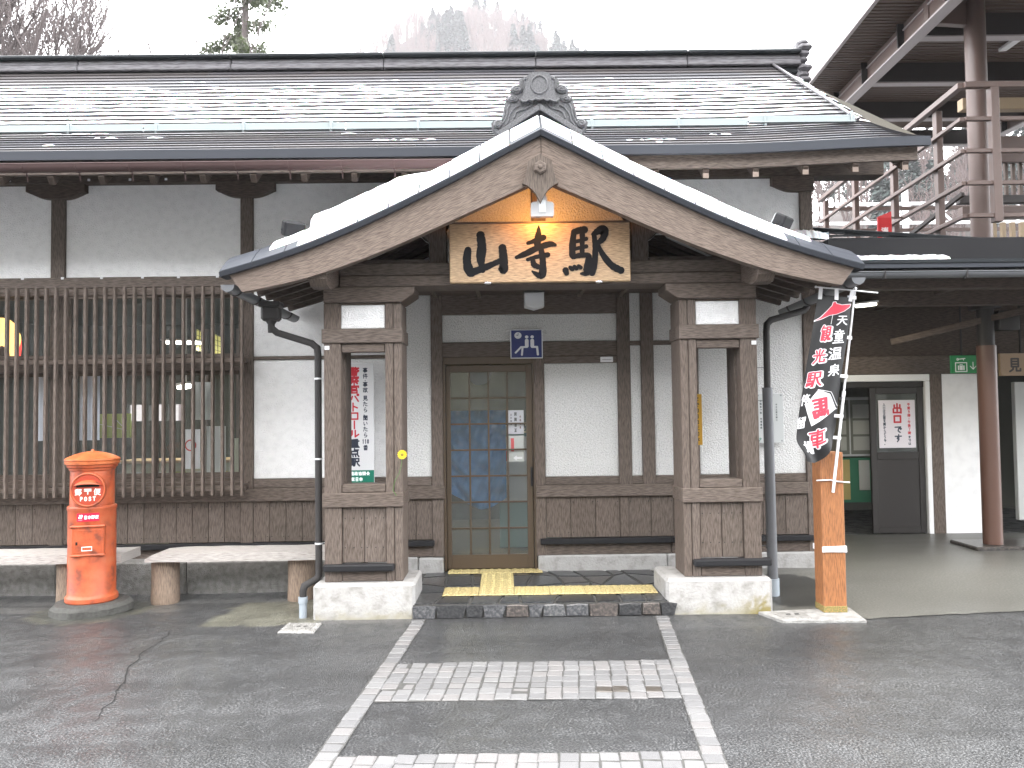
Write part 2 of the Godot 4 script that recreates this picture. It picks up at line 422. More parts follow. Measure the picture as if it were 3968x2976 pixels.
# ---------------------------------------------------------------- lettering: strokes on a 0..100 grid
const G := {
	"山": "50 8 50 85/15 35 15 85 85 85/85 35 85 92",
	"寺": "50 3 50 40/22 20 78 20/8 40 92 40/5 58 95 58/68 45 68 92 55 90/30 68 42 80",
	"駅": "12 8 12 60/12 8 46 8/12 25 44 25/12 42 44 42/28 8 28 60/12 60 48 60 46 92 40 95/8 72 6 88/18 72 18 86/28 72 29 84/38 72 39 80/58 10 92 10 92 42/58 10 58 50 50 95/58 42 92 42/72 42 82 75 98 95",
	"天": "15 15 85 15/8 45 92 45/50 15 48 45 30 75 8 95/52 48 70 78 94 95",
	"童": "50 2 50 12/18 14 82 14/34 16 38 28/66 16 62 28/8 30 92 30/25 40 75 40 75 66 25 66 25 40/25 53 75 53/50 40 50 94/18 80 82 80/6 95 94 95",
	"温": "10 8 22 18/5 35 18 44/8 92 25 60/38 8 85 8 85 45 38 45 38 8/38 26 85 26/34 58 88 58 88 92/34 58 34 92/52 58 52 92/70 58 70 92/24 94 98 94",
	"泉": "48 2 42 14/22 14 78 14 78 48 22 48 22 14/22 31 78 31/50 50 50 95 40 92/10 60 40 60 10 92/88 55 62 66/56 62 92 93",
	"観": "20 2 8 22/14 15 50 15/6 33 52 33/18 33 18 92/34 33 34 92/18 48 50 48/18 62 50 62/18 76 50 76/18 90 54 90/60 8 92 8 92 60 60 60 60 8/60 25 92 25/60 42 92 42/70 60 66 80 54 95/82 60 82 90 98 90 98 80",
	"光": "50 4 50 42/22 12 32 32/80 10 68 32/6 44 94 44/38 44 34 72 10 95/60 44 60 88 92 88 93 74",
	"馬": "22 6 22 62/22 6 84 6/22 24 78 24/22 42 78 42/52 6 52 62/22 62 88 62 84 94 72 92/14 74 10 92/32 74 34 90/48 74 51 88/64 74 68 86",
	"車": "10 14 90 14/22 28 78 28 78 66 22 66 22 28/22 47 78 47/50 3 50 98/5 80 95 80",
	"停": "25 4 8 42/17 28 17 96/64 2 64 12/36 14 96 14/46 24 82 24 82 40 46 40 46 24/36 58 36 48 96 48 96 58/46 64 86 64/66 64 66 94 56 92",
	"留": "30 4 14 14 16 40 42 36/34 24 46 42/54 10 92 10 88 42 76 40/70 10 64 30 54 42/20 52 82 52 82 95 20 95 20 52/20 73 82 73/51 52 51 95",
	"場": "6 30 40 30/23 6 23 78/4 84 42 70/52 6 90 6 90 38 52 38 52 6/52 22 90 22/42 50 98 50/54 52 40 74/50 62 94 62 90 94 80 92/64 64 48 92/80 64 62 96",
	"警": "8 10 52 10/20 3 20 16/40 3 40 16/14 18 8 32/12 22 48 22 46 42/20 28 36 28 36 40 20 40 20 28/64 3 54 22/62 12 96 12/86 14 60 42/64 20 96 42/10 52 90 52/22 60 78 60/22 68 78 68/26 78 74 78 74 96 26 96 26 78",
	"察": "50 2 50 10/8 24 8 12 92 12 92 24/30 20 12 48/26 26 48 26 14 62/28 36 38 44/56 26 86 26 58 58/62 30 92 60/34 56 66 56/16 68 84 68/50 68 50 96/30 76 18 90/68 76 82 90",
	"官": "50 2 50 12/8 28 8 14 92 14 92 28/26 30 74 30 74 54 26 54/26 30 26 96/26 68 78 68 78 94 26 94",
	"パ": "32 30 24 60 6 88/58 28 74 56 90 88/80 6 92 6 92 18 80 18 80 6",
	"ト": "38 4 38 96/38 40 80 60",
	"ロ": "16 16 84 16 84 88 16 88 16 16",
	"ー": "50 6 50 94",
	"ル": "28 14 28 56 8 90/58 10 58 86 92 58",
	"重": "80 4 20 10/50 8 50 94/6 22 94 22/20 34 80 34 80 66 20 66 20 34/20 50 80 50/14 80 86 80/4 95 96 95",
	"点": "50 4 50 34/50 18 88 18/20 34 80 34 80 66 20 66 20 34/12 78 6 96/34 78 36 94/58 78 62 94/80 76 92 95",
	"事": "50 2 50 94 36 90/6 12 94 12/24 22 76 22 76 38 24 38 24 22/18 50 82 50 82 80/4 64 96 64/18 80 82 80",
	"件": "28 4 8 48/18 32 18 96/52 10 44 40/48 26 90 26/34 58 98 58/70 6 70 98",
	"・": "46 50 54 50",
	"故": "4 24 50 24/27 4 27 50/10 50 46 50 46 88 10 88 10 50/66 4 54 40/62 22 96 22/84 24 74 66 52 96/60 44 78 76 98 95",
	"見": "22 6 78 6 78 62 22 62 22 6/22 25 78 25/22 44 78 44/38 62 32 82 8 96/62 62 62 92 94 92 95 78",
	"た": "10 26 56 26/34 6 24 50 10 92/54 46 88 44/52 70 60 88 92 88",
	"ら": "42 6 62 16/30 28 24 62 56 50 82 62 72 88 34 95",
	"、": "20 70 38 90",
	"聞": "10 6 10 96/10 6 42 6 42 34 10 34/10 20 42 20/58 6 90 6 90 92 80 90/58 6 58 34 90 34/58 20 90 20/28 46 74 46/36 46 36 86/64 46 64 94/36 60 64 60/36 72 64 72/26 86 74 82",
	"い": "16 18 20 70 32 84 40 68/74 22 88 60",
	"1": "36 22 54 8 54 94",
	"0": "50 6 28 22 26 76 50 94 74 76 72 22 50 6",
	"9": "72 44 34 52 28 22 50 6 72 20 72 60 52 94 32 88",
	"7": "24 8 78 8 46 94",
	"番": "78 3 22 10/8 24 92 24/50 8 50 56/48 26 12 54/52 26 90 54/30 12 36 22/70 12 64 22/20 60 80 60 80 96 20 96 20 60/20 78 80 78/50 60 50 96",
	"連": "12 6 22 18/6 36 22 36 22 74 6 92/20 78 40 92 98 94/36 14 94 14/44 26 86 26 86 58 44 58 44 26/44 42 86 42/65 4 65 84/34 70 98 70",
	"絡": "28 4 12 28 34 28 10 54 44 50/28 52 28 94/12 64 6 88/42 62 46 82/66 4 50 34/62 16 90 16 50 58/60 26 96 56/58 62 90 62 90 94 58 94 58 62",
	"協": "4 34 36 34/20 6 20 96/44 20 94 20 90 46 80 44/68 4 60 34 44 48/40 62 64 62 62 94 54 92/50 52 40 94/68 62 94 62 92 94 84 92/80 52 70 94",
	"議": "20 2 24 10/4 16 42 16/10 30 38 30/10 44 38 44/10 58 38 58 38 92 10 92 10 58/56 4 62 12/86 3 80 12/50 16 94 16/54 28 92 28/46 40 98 40/72 16 72 40/48 56 98 56/70 46 58 94/46 78 66 70/76 46 86 88 98 94/92 64 76 92",
	"会": "50 4 34 28 6 48/50 4 68 28 96 48/30 42 72 42/14 60 88 60/46 60 24 90 78 86/66 72 88 98",
	"東": "6 16 94 16/22 30 78 30 78 62 22 62 22 30/22 46 78 46/50 3 50 98/48 64 8 92/52 64 94 92",
	"日": "24 8 78 8 78 94 24 94 24 8/24 50 78 50",
	"本": "6 28 94 28/50 4 50 98/48 30 8 74/52 30 94 74/30 74 70 74",
	"郵": "46 3 14 10/30 8 30 80/4 22 56 22/16 22 16 56/46 22 46 56/4 40 56 40/8 58 54 58/4 86 56 76/66 8 92 8 80 40 94 60 82 74 74 70/66 8 66 96",
	"便": "26 4 8 44/17 28 17 96/34 12 96 12/44 26 88 26 88 60 44 60 44 26/44 43 88 43/66 12 64 66 34 95/44 66 60 80 98 95",
	"〒": "14 16 86 16/14 42 86 42/50 42 50 92",
	"P": "22 94 22 6 64 6 80 18 80 38 64 52 22 52",
	"O": "50 6 22 20 12 50 22 82 50 94 78 82 88 50 78 20 50 6",
	"S": "82 22 60 6 32 10 20 28 34 44 66 54 82 70 70 90 40 95 16 80",
	"T": "8 8 92 8/50 8 50 94",
	"J": "62 6 62 74 48 92 24 88 18 70",
	"午": "30 4 12 34/26 18 86 18/4 52 96 52/52 18 52 98",
	"前": "28 2 36 14/72 2 64 14/4 18 96 18/14 30 14 94/14 30 46 30 46 92 38 90/14 48 46 48/14 66 46 66/64 32 64 74/86 28 86 92 76 90",
	"後": "28 4 10 24/32 26 6 54/20 44 20 96/60 2 44 22 66 28/80 16 42 46 92 42/76 34 90 50/60 48 40 74/56 58 86 58 34 96/54 66 96 96",
	"時": "8 12 38 12 38 82 8 82 8 12/8 46 38 46/50 16 92 16/70 2 70 34/44 34 98 34/44 54 98 54/82 40 82 92 70 90/54 66 62 78",
	"ま": "16 22 84 22/18 42 82 42/52 6 52 78 34 90 20 80 40 70 84 88",
	"で": "10 20 86 16 56 40 50 70 78 92/76 40 84 50/88 34 96 44",
	"は": "16 10 12 50 18 90/40 30 94 28/70 8 70 78 54 90 40 80 56 70 92 86",
	"出": "50 4 50 92/20 16 20 46 80 46/80 14 80 50/10 56 10 92 90 92/90 54 90 96",
	"口": "16 16 84 16 84 90 16 90 16 16",
	"す": "8 26 92 24/56 4 56 50 44 62 34 52 42 40 56 46 56 70 36 95",
	"入": "36 8 54 14 46 50 8 94/52 30 66 66 94 94",
	"正": "10 10 90 10/52 10 52 92/52 48 84 48/24 42 24 92/5 93 95 93",
	"面": "5 8 95 8/50 8 42 26/12 26 88 26 88 95 12 95 12 26/36 26 36 94/64 26 64 94/36 48 64 48/36 70 64 70",
	"玄": "50 2 50 14/6 16 94 16/48 18 24 44 52 46/70 34 24 84 84 78/66 62 88 94",
	"関": "10 6 10 96/10 6 42 6 42 34 10 34/10 20 42 20/58 6 90 6 90 92 80 90/58 6 58 34 90 34/58 20 90 20/36 42 42 50/64 42 58 50/26 54 74 54/22 68 78 68/50 54 46 74 26 90/52 70 74 90",
	"か": "8 34 62 30 56 80 44 92 34 80/36 6 28 50 10 90/72 26 90 54",
	"ど": "28 10 36 46/80 24 34 52 24 76 44 92 86 88/74 6 80 18/86 2 94 14",
	"う": "32 8 64 16/22 44 54 32 76 48 66 78 40 95",
	"ぞ": "24 10 72 10 20 46 88 40 54 60 46 82 70 95/76 50 82 60/88 46 94 56",
	"。": "30 70 44 70 44 84 30 84 30 70",
	"|": "50 20 50 80",
	"消": "10 8 22 18/5 34 18 42/8 92 24 58/62 4 62 34/38 10 46 28/90 8 80 28/40 38 88 38 88 94 78 92/40 38 40 96/40 56 88 56/40 74 88 74",
	"火": "50 4 48 44 32 74 8 95/52 44 68 74 94 95/22 28 18 52/84 24 70 48",
	"自": "48 2 40 14/20 14 82 14 82 95 20 95 20 14/20 40 82 40/20 66 82 66",
	"動": "48 3 10 10/4 20 56 20/30 8 30 84/12 30 48 30 48 56 12 56 12 30/12 43 48 43/8 70 52 70/4 88 56 82/58 30 94 30 90 92 78 90/76 6 72 50 56 95",
	"販": "8 8 40 8 40 70 8 70 8 8/8 28 40 28/8 48 40 48/16 72 6 94/32 72 42 90/52 10 94 10/56 10 54 60 46 95/58 36 90 36 70 80 52 96/64 50 78 78 98 95",
	"開": "10 6 10 96/10 6 42 6 42 34 10 34/10 20 42 20/58 6 90 6 90 92 80 90/58 6 58 34 90 34/58 20 90 20/26 48 74 48/20 64 80 64/40 48 38 66 28 92/62 48 62 92",
}

func strokes(ch: String) -> Array:
	var out := []
	for part in G.get(ch, "").split("/", false):
		var f: PackedFloat64Array = part.split_floats(" ", false)
		var pts := PackedVector2Array()
		for k in range(0, f.size() - 1, 2):
			pts.append(Vector2(f[k], f[k + 1]) / 100.0)
		out.append(pts)
	return out

func sheet(w: int, h: int, col: Color) -> Image:
	var im := Image.create_empty(w, h, false, Image.FORMAT_RGB8)
	im.fill(col)
	return im

# one brush line on an image, radius in pixels, soft edge
func ink_line(im: Image, pts: PackedVector2Array, rad: float, col: Color) -> void:
	for i in pts.size() - 1:
		var a := pts[i]
		var b := pts[i + 1]
		var x0 := maxi(0, int(minf(a.x, b.x) - rad - 1)); var x1 := mini(im.get_width() - 1, int(maxf(a.x, b.x) + rad + 2))
		var y0 := maxi(0, int(minf(a.y, b.y) - rad - 1)); var y1 := mini(im.get_height() - 1, int(maxf(a.y, b.y) + rad + 2))
		var ab := b - a
		var l2 := maxf(ab.length_squared(), 0.0001)
		for y in range(y0, y1 + 1):
			for x in range(x0, x1 + 1):
				var p := Vector2(x + .5, y + .5)
				var t := clampf((p - a).dot(ab) / l2, 0, 1)
				var d := rad + .5 - p.distance_to(a + ab * t)
				if d >= 1.0: im.set_pixel(x, y, col)
				elif d > 0.0: im.set_pixel(x, y, im.get_pixel(x, y).lerp(col, d))

func glyph(im: Image, ch: String, c: Vector2, size: Vector2, rad: float, col: Color, slant: float = 0.0, mirror: bool = false) -> void:
	for s in strokes(ch):
		var pts := PackedVector2Array()
		for p in s:
			var q: Vector2 = p - Vector2(.5, .5)
			if mirror: q.x = -q.x
			pts.append(c + Vector2(q.x * size.x - q.y * slant * size.y, q.y * size.y + q.x * slant * .2 * size.x))
		ink_line(im, pts, rad, col)

func column_text(im: Image, text: String, x: float, y: float, step: float, size: Vector2, rad: float, col: Color) -> void:
	for ch in text:
		if ch != " ":
			glyph(im, ch, Vector2(x, y), size, rad, col)
		y += step

func row_text(im: Image, text: String, x: float, y: float, step: float, size: Vector2, rad: float, col: Color) -> void:
	for ch in text:
		if ch != " ":
			glyph(im, ch, Vector2(x, y), size, rad, col)
		x += step

func fill_poly(im: Image, poly: PackedVector2Array, col: Color) -> void:
	var lo := poly[0]
	var hi := poly[0]
	for p in poly:
		lo = lo.min(p); hi = hi.max(p)
	for y in range(maxi(0, int(lo.y)), mini(im.get_height(), int(hi.y) + 1)):
		for x in range(maxi(0, int(lo.x)), mini(im.get_width(), int(hi.x) + 1)):
			if Geometry2D.is_point_in_polygon(Vector2(x + .5, y + .5), poly): im.set_pixel(x, y, col)

func dot(im: Image, c: Vector2, r: float, col: Color) -> void:
	ink_line(im, PackedVector2Array([c, c + Vector2(.01, 0)]), r, col)

func printed(called: String, im: Image, rough: float = .45) -> StandardMaterial3D:
	var m := mat(called, Color.WHITE, rough)
	m.albedo_texture = ImageTexture.create_from_image(im)
	m.texture_repeat = false
	return m

# a plate facing +z: body box plus a printed face 1.5 mm proud
func plate(t: Node3D, lo: Vector2, hi: Vector2, z: float, thick: float, body: Material, face: Material, part: String = "printed_face", back: String = "plate") -> void:
	piece(back, V(lo.x, lo.y, z - thick), V(hi.x, hi.y, z), body, t, .002)
	var st := S()
	var e := .002
	uvquad(st, V(lo.x + e, lo.y + e, z + .0015), V(hi.x - e, lo.y + e, z + .0015), V(hi.x - e, hi.y - e, z + .0015), V(lo.x + e, hi.y - e, z + .0015), Vector2(0, 1), Vector2(1, 1), Vector2(1, 0), Vector2(0, 0))
	obj(part, st, face, t)

# a brush stroke with changing width as a thin raised solid
func brush(st: SurfaceTool, pts: Array, z0: float, z1: float, fr: Transform3D) -> void:
	# pts: Vector3(x, y, width); smoothed
	var fine := []
	for i in pts.size() - 1:
		var p0: Vector3 = pts[maxi(i - 1, 0)]
		var p3: Vector3 = pts[mini(i + 2, pts.size() - 1)]
		for k in 6:
			fine.append((pts[i] as Vector3).cubic_interpolate(pts[i + 1], p0, p3, k / 6.0))
	fine.append(pts[-1])
	var left := PackedVector2Array()
	var right := PackedVector2Array()
	for i in fine.size():
		var a: Vector3 = fine[maxi(i - 1, 0)]
		var b: Vector3 = fine[mini(i + 1, fine.size() - 1)]
		var t := Vector2(b.x - a.x, b.y - a.y).normalized()
		var n := Vector2(-t.y, t.x)
		var w: float = maxf(fine[i].z, 4.0) * .5 * (1.0 + .07 * sin(i * 2.3 + fine[i].x))
		var c := Vector2(fine[i].x, fine[i].y)
		if i == 0:
			for k in range(1, 6):
				left.append(c + Vector2.from_angle(n.angle() + PI - PI * k / 6.0) * w)
		left.append(c + n * w)
		right.append(c - n * w)
		if i == fine.size() - 1:
			for k in range(1, 6):
				left.append(c + Vector2.from_angle(n.angle() - PI * k / 6.0) * w)
	# quads along the stroke keep it simple even where the outline crosses itself
	var z := z1
	for i in fine.size() - 1:
		var a := left[5 + i]
		var b := left[6 + i]
		var c := right[i + 1]
		var d := right[i]
		quad(st, fr * V(d.x, d.y, z), fr * V(c.x, c.y, z), fr * V(b.x, b.y, z), fr * V(a.x, a.y, z))
		quad(st, fr * V(b.x, b.y, z0), fr * V(a.x, a.y, z0), fr * V(a.x, a.y, z), fr * V(b.x, b.y, z))
		quad(st, fr * V(d.x, d.y, z0), fr * V(c.x, c.y, z0), fr * V(c.x, c.y, z), fr * V(d.x, d.y, z))
	for e in 2:
		var f: Vector3 = fine[0] if e == 0 else fine[-1]
		var ring := PackedVector2Array()
		if e == 0:
			ring.append(right[0])
			for k in 5: ring.append(left[k])
			ring.append(left[5])
		else:
			ring.append(left[5 + fine.size() - 1])
			for k in range(left.size() - 5, left.size()): ring.append(left[k])
			ring.append(right[-1])
		for k in ring.size() - 1:
			var a := ring[k]
			var b := ring[k + 1]
			tri(st, fr * V(f.x, f.y, z), fr * V(b.x, b.y, z), fr * V(a.x, a.y, z))
			quad(st, fr * V(b.x, b.y, z0), fr * V(a.x, a.y, z0), fr * V(a.x, a.y, z), fr * V(b.x, b.y, z))

# ---------------------------------------------------------------- the forecourt
func sstep(a: float, b: float, x: float) -> float:
	var t := clampf((x - a) / (b - a), 0, 1)
	return t * t * (3 - 2 * t)

var bumpy := FastNoiseLite.new()

func ground_y(x: float, z: float) -> float:
	var y := 0.009 * bumpy.get_noise_2d(x * 60, z * 140)
	# the side entrance lies higher: the paving ramps up towards it
	y += 0.105 * sstep(2.3, 2.75, x) * sstep(-6.35, -7.5, z)
	y += 0.105 * sstep(2.12, 2.3, x) * sstep(-6.6, -7.4, z) * (1.0 - sstep(2.3, 2.75, x))
	# the gutter strip along the foundation lies a little lower
	y -= 0.02 * sstep(-1.7, -2.2, x) * sstep(-6.6, -7.2, z)
	return y

func ground() -> void:
	bumpy.seed = 9; bumpy.frequency = .01
	org = Vector3.ZERO
	var blot := fast(.35, 71, 3)
	var streak := fast(.5, 72, 3)
	var st := S(1)
	var xs := []
	var zs := []
	for k in 7: xs.append(-90.0 + k * 13.0)
	for k in 10: xs.append(-11.0 + k * .46)
	for k in 185: xs.append(-6.4 + k * .0692)
	for k in 10: xs.append(6.8 + k * .5)
	for k in 7: xs.append(12.0 + k * 13.0)
	var z := 40.0
	while z > -300.0:
		zs.append(z)
		z -= .055 if z > -8.0 and z < -3.2 else (.4 if z > -13 and z <= 0 else (5.0 if z > -40 else 65.0))
	var tone := func(px: float, pz: float) -> Color:
		var v := .29 * (1.0 + .22 * blot.get_noise_2d(px, pz * 2.4) + .34 * streak.get_noise_2d(px * .5, pz * 3.0) + .15 * streak.get_noise_2d(px * 3.0, pz * 9.0))
		var c := Color(v, v, v * 1.0)
		# pale worn band at the foot of the walls, grit washed along the near kerb line
		if px < -1.62 and pz < -7.12: c = Color(.80, .79, .77) * (.9 + .25 * blot.get_noise_2d(px * 3, pz * 3))
		var e := .05 * streak.get_noise_2d(px * 6, pz * 6)
		if px > -2.42 + e + (-6.2 - pz) * .08 and px < -1.5 and pz < -6.28 + e and pz > -7.13: c = Color(.98, .94, .74) * (.78 + .35 * streak.get_noise_2d(px * 5, pz * 7))
		if px > -3.3 and px < -2.82 + e and pz < -6.74 and pz > -7.1: c = Color(.52, .51, .49)
		if px > -4.5 and px < -4.0 + e and pz < -6.8 and pz > -7.1: c = Color(.54, .53, .51)
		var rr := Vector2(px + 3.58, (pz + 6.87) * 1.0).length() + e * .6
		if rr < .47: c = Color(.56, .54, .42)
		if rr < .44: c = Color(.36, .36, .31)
		# paler run of water wear in front of the bases
		if pz > -6.5 and pz < -6.32 + e and px > -1.55 and px < -.75: c = c.lerp(Color(.8, .77, .74), .5)
		return c * .80
	for i in xs.size() - 1:
		for j in zs.size() - 1:
			for q in [[0, 0], [1, 1], [1, 0], [0, 0], [0, 1], [1, 1]]:
				var px: float = xs[i + q[0]]
				var pz: float = zs[j + q[1]]
				st.set_color(tone.call(px, pz) if absf(px) < 8 and pz > -9 else Color(.23, .23, .23))
				st.add_vertex(V(px, ground_y(px, pz), pz))
	st.generate_normals()
	st.index()
	var o := MeshInstance3D.new()
	o.mesh = st.commit(); o.material_override = M.asphalt
	o.name = "road"
	add_child(o)
	struct(o, "wet grey asphalt forecourt with dark and pale patches", "asphalt")
	# a long crack and a few short ones, sunk lines of tar
	st = S()
	var c := V(-2.62, 0, -6.2)
	var pts := []
	for k in 40:
		pts.append(c)
		c += V(.006 + rng.randf_range(-.016, .022), 0, .047)
	for k in pts.size() - 1:
		var a: Vector3 = pts[k]
		var b: Vector3 = pts[k + 1]
		var w := .002 + .0028 * sin(PI * k / 39.0)
		a.y = ground_y(a.x, a.z) + .003; b.y = ground_y(b.x, b.z) + .003
		quad(st, a - V(w, 0, 0), a + V(w, 0, 0), b + V(w, 0, 0), b - V(w, 0, 0))
	o = obj("crack", st, M.dark_gap)
	struct(o, "long dark crack running through the asphalt left of the path", "crack")

	# concrete apron of the side entrance
	st = S(1)
	var n1 := fast(.6, 75, 4)
	for i in 130:
		for j in 50:
			for q in [[0, 0], [1, 1], [1, 0], [0, 0], [0, 1], [1, 1]]:
				var u: float = (i + q[0]) / 130.0
				var w: float = (j + q[1]) / 50.0
				var px := lerpf(2.16, 11.5, u * u * .5 + u * .5)
				var front := -6.13 - .105 * (px - 2.16) + .02 * n1.get_noise_2d(px * 5, 0)
				if px < 2.8: front = minf(front, -6.42 + .02 * n1.get_noise_2d(px * 9, 3))
				var pz := lerpf(front, -9.6, w)
				var v := .84 + .14 * n1.get_noise_2d(px * 1.0, pz * 1.6)
				var col := Color(v, v, v)
				# dark tar patch behind the downpipe, all concrete darker towards the back
				if Vector2((px - 2.5) / .34, (pz + 7.0) / .45).length() < 1.0 + .15 * n1.get_noise_2d(px * 6, pz * 6): col = Color(.22, .23, .24)
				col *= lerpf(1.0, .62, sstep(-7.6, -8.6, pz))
				st.set_color(col)
				st.add_vertex(V(px, ground_y(px, pz) + .006, pz))
	st.generate_normals()
	st.index()
	o = MeshInstance3D.new()
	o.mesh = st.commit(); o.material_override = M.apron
	o.name = "pavement"
	add_child(o)
	struct(o, "worn damp concrete apron in front of the side entrance", "concrete")

func path() -> void:
	var p := thing("path", "strip of pale granite setts framing and crossing the asphalt walk to the door", "path", Vector3.ZERO)
	struct(p, "pale granite sett borders and cross bands leading to the entrance")
	# eight stones, each a little out of square, shared by all setts
	var stones := []
	for k in 8:
		var st := S()
		var w := .047
		var cs := []
		for a in [[-1, 1], [1, 1], [1, -1], [-1, -1]]:
			cs.append(V(a[0] * w * rng.randf_range(.93, 1.0), 0, a[1] * w * rng.randf_range(.93, 1.0)))
		var mid := []
		var top := []
		for q in cs:
			mid.append(q * 1.0 + V(0, .010, 0))
			top.append(q * .86 + V(0, .016 + rng.randf_range(-.002, .002), 0))
		for a in 4:
			var b := (a + 1) % 4
			quad(st, cs[a] - V(0, .03, 0), cs[b] - V(0, .03, 0), mid[b], mid[a])
			quad(st, mid[a], mid[b], top[b], top[a])
		quad(st, top[0], top[1], top[2], top[3])
		org = Vector3.ZERO
		stones.append(done(st))
	var axis := V(.0, 0, -1)
	# the walk runs slightly askew to the building
	var mid := func(z: float) -> float: return .031 + (-3.72 - z) * .087
	var span := func(z: float) -> float: return .928 + (-3.72 - z) * .0163
	var lay := func(x: float, z: float, sx: float, sz: float) -> void:
		var y := ground_y(x, z) - .006 + rng.randf_range(-.002, .002)
		var b := Basis(Vector3.UP, -.085 + rng.randf_range(-.04, .04) + (PI / 2) * (rng.randi() % 4))
		b = Basis.from_scale(V(sx, 1, sz)) * b
		var stain := x > .48 and x < .93 and z < -4.56 and z > -4.72
		put_mesh("cobble", stones[rng.randi() % 8], M["cobble_wet"] if stain and rng.randf() < .6 else M["cobble%d" % (rng.randi() % 4)], p, Transform3D(b, V(x, y, z)))
	var z := -3.28
	while z > -6.36:
		var m: float = mid.call(z)
		var half: float = span.call(z)
		for s in [-1.0, 1.0]:
			lay.call(m + s * half + rng.randf_range(-.004, .004), z, 1.12, .98)
		z -= .098
	for band in [[-4.62, 7], [-3.42, 5]]:
		for r in band[1]:
			for k in 18:
				var zz: float = band[0] - .098 * r + (.02 * (k / 18.0 - .5)) if band[1] == 7 else band[0] - .098 * r
				var m: float = mid.call(zz)
				if zz > -3.5: continue
				var hw: float = span.call(zz) - .105
				lay.call(m - hw + k * hw * 2.0 / 17.0 + rng.randf_range(-.004, .004), zz + rng.randf_range(-.005, .005), 1.04, .98)
	# bedding under the setts
	for e in [[-1.0, -3.2, -6.38], [1.0, -3.2, -6.38]]:
		var st := S()
		var a := V(mid.call(e[1]) + e[0] * span.call(e[1]), .004, e[1])
		var b := V(mid.call(e[2]) + e[0] * span.call(e[2]), .004, e[2])
		quad(st, a - V(.056, 0, 0), a + V(.056, 0, 0), b + V(.056, 0, 0), b - V(.056, 0, 0))
		obj("bedding", st, M.mortar, p)
	for e in [[-4.57, -5.26], [-3.5, -3.865]]:
		var st := S()
		var m0: float = mid.call(e[0])
		var m1: float = mid.call(e[1])
		quad(st, V(m0 - .88, .005, e[0]), V(m0 + .88, .005, e[0]), V(m1 + .88, .005, e[1]), V(m1 - .88, .005, e[1]))
		obj("bedding", st, M.mortar, p)

func slab_stone(st: SurfaceTool, poly: PackedVector2Array, y0: float, y1: float) -> void:
	# poly in x,z ; prism standing upright, top at y1
	var fr := Transform3D(Basis(V(1, 0, 0), V(0, 0, -1), V(0, 1, 0)), Vector3.ZERO)
	var flip := PackedVector2Array()
	for q in poly: flip.append(Vector2(q.x, -q.y))
	prism(st, flip, y0, y1, fr, .006)

func porch_floor() -> void:
	var f := thing("porch_floor", "raised porch floor of dark wet slate crazy paving", "step", V(X0, 0, -6.42))
	struct(f, "raised porch floor of dark wet slate crazy paving with a stone riser")
	piece("bed", V(-1.5, -.02, -7.76), V(2.1, .108, -6.425), M.mortar, f, .0)
	# crazy paving: a jittered grid of corners
	var nx := 9
	var nz := 4
	var pt := []
	for j in nz + 1:
		var row := []
		for i in nx + 1:
			var u := lerpf(-.80, 1.40, i / float(nx))
			var w := lerpf(-6.415, -7.74, j / float(nz))
			if i > 0 and i < nx: u += rng.randf_range(-.09, .09)
			if j > 0 and j < nz: w += rng.randf_range(-.11, .11)
			row.append(Vector2(u, w))
		pt.append(row)
	for j in nz:
		for i in nx:
			var q := [pt[j][i], pt[j][i + 1], pt[j + 1][i + 1], pt[j + 1][i]]
			var c: Vector2 = (q[0] + q[1] + q[2] + q[3]) / 4.0
			var poly := PackedVector2Array()
			for k in 4:
				poly.append(c + (q[k] - c) * (1 - .022 / maxf(.1, (q[k] - c).length())))
				var m: Vector2 = (q[k] + q[(k + 1) % 4]) / 2
				poly.append(c + (m - c) * (1 - .018 / (m - c).length()) * rng.randf_range(.97, 1.0))
			var st := S()
			slab_stone(st, poly, .10, .117 + rng.randf_range(-.002, .002))
			obj("paving_stone", st, M["slate%d" % (rng.randi() % 4)], f)
	# riser: uneven upright stones
	var x := -.77
	while x < 1.33:
		var w := rng.randf_range(.11, .24)
		var x2 := minf(x + w, 1.36)
		if 1.36 - x2 < .06: x2 = 1.36
		var s := rng.randf_range(-.02, .02)
		var st := S()
		var poly := PackedVector2Array([Vector2(x + .006, .004 + rng.randf_range(0, .01)), Vector2(x2 - .006 + s, .004), Vector2(x2 - .006, .06), Vector2(x2 - .006 - s, .100 - rng.randf_range(0, .006)), Vector2((x + x2) / 2, .103), Vector2(x + .006 + s * .5, .100 - rng.randf_range(0, .008)), Vector2(x + .006, .05)])
		prism(st, poly, -6.425, -6.402 + rng.randf_range(-.004, .006), Transform3D(), .006)
		obj("riser_stone", st, M["riser%d" % (rng.randi() % 4)], f)
		x = x2
	tactile()

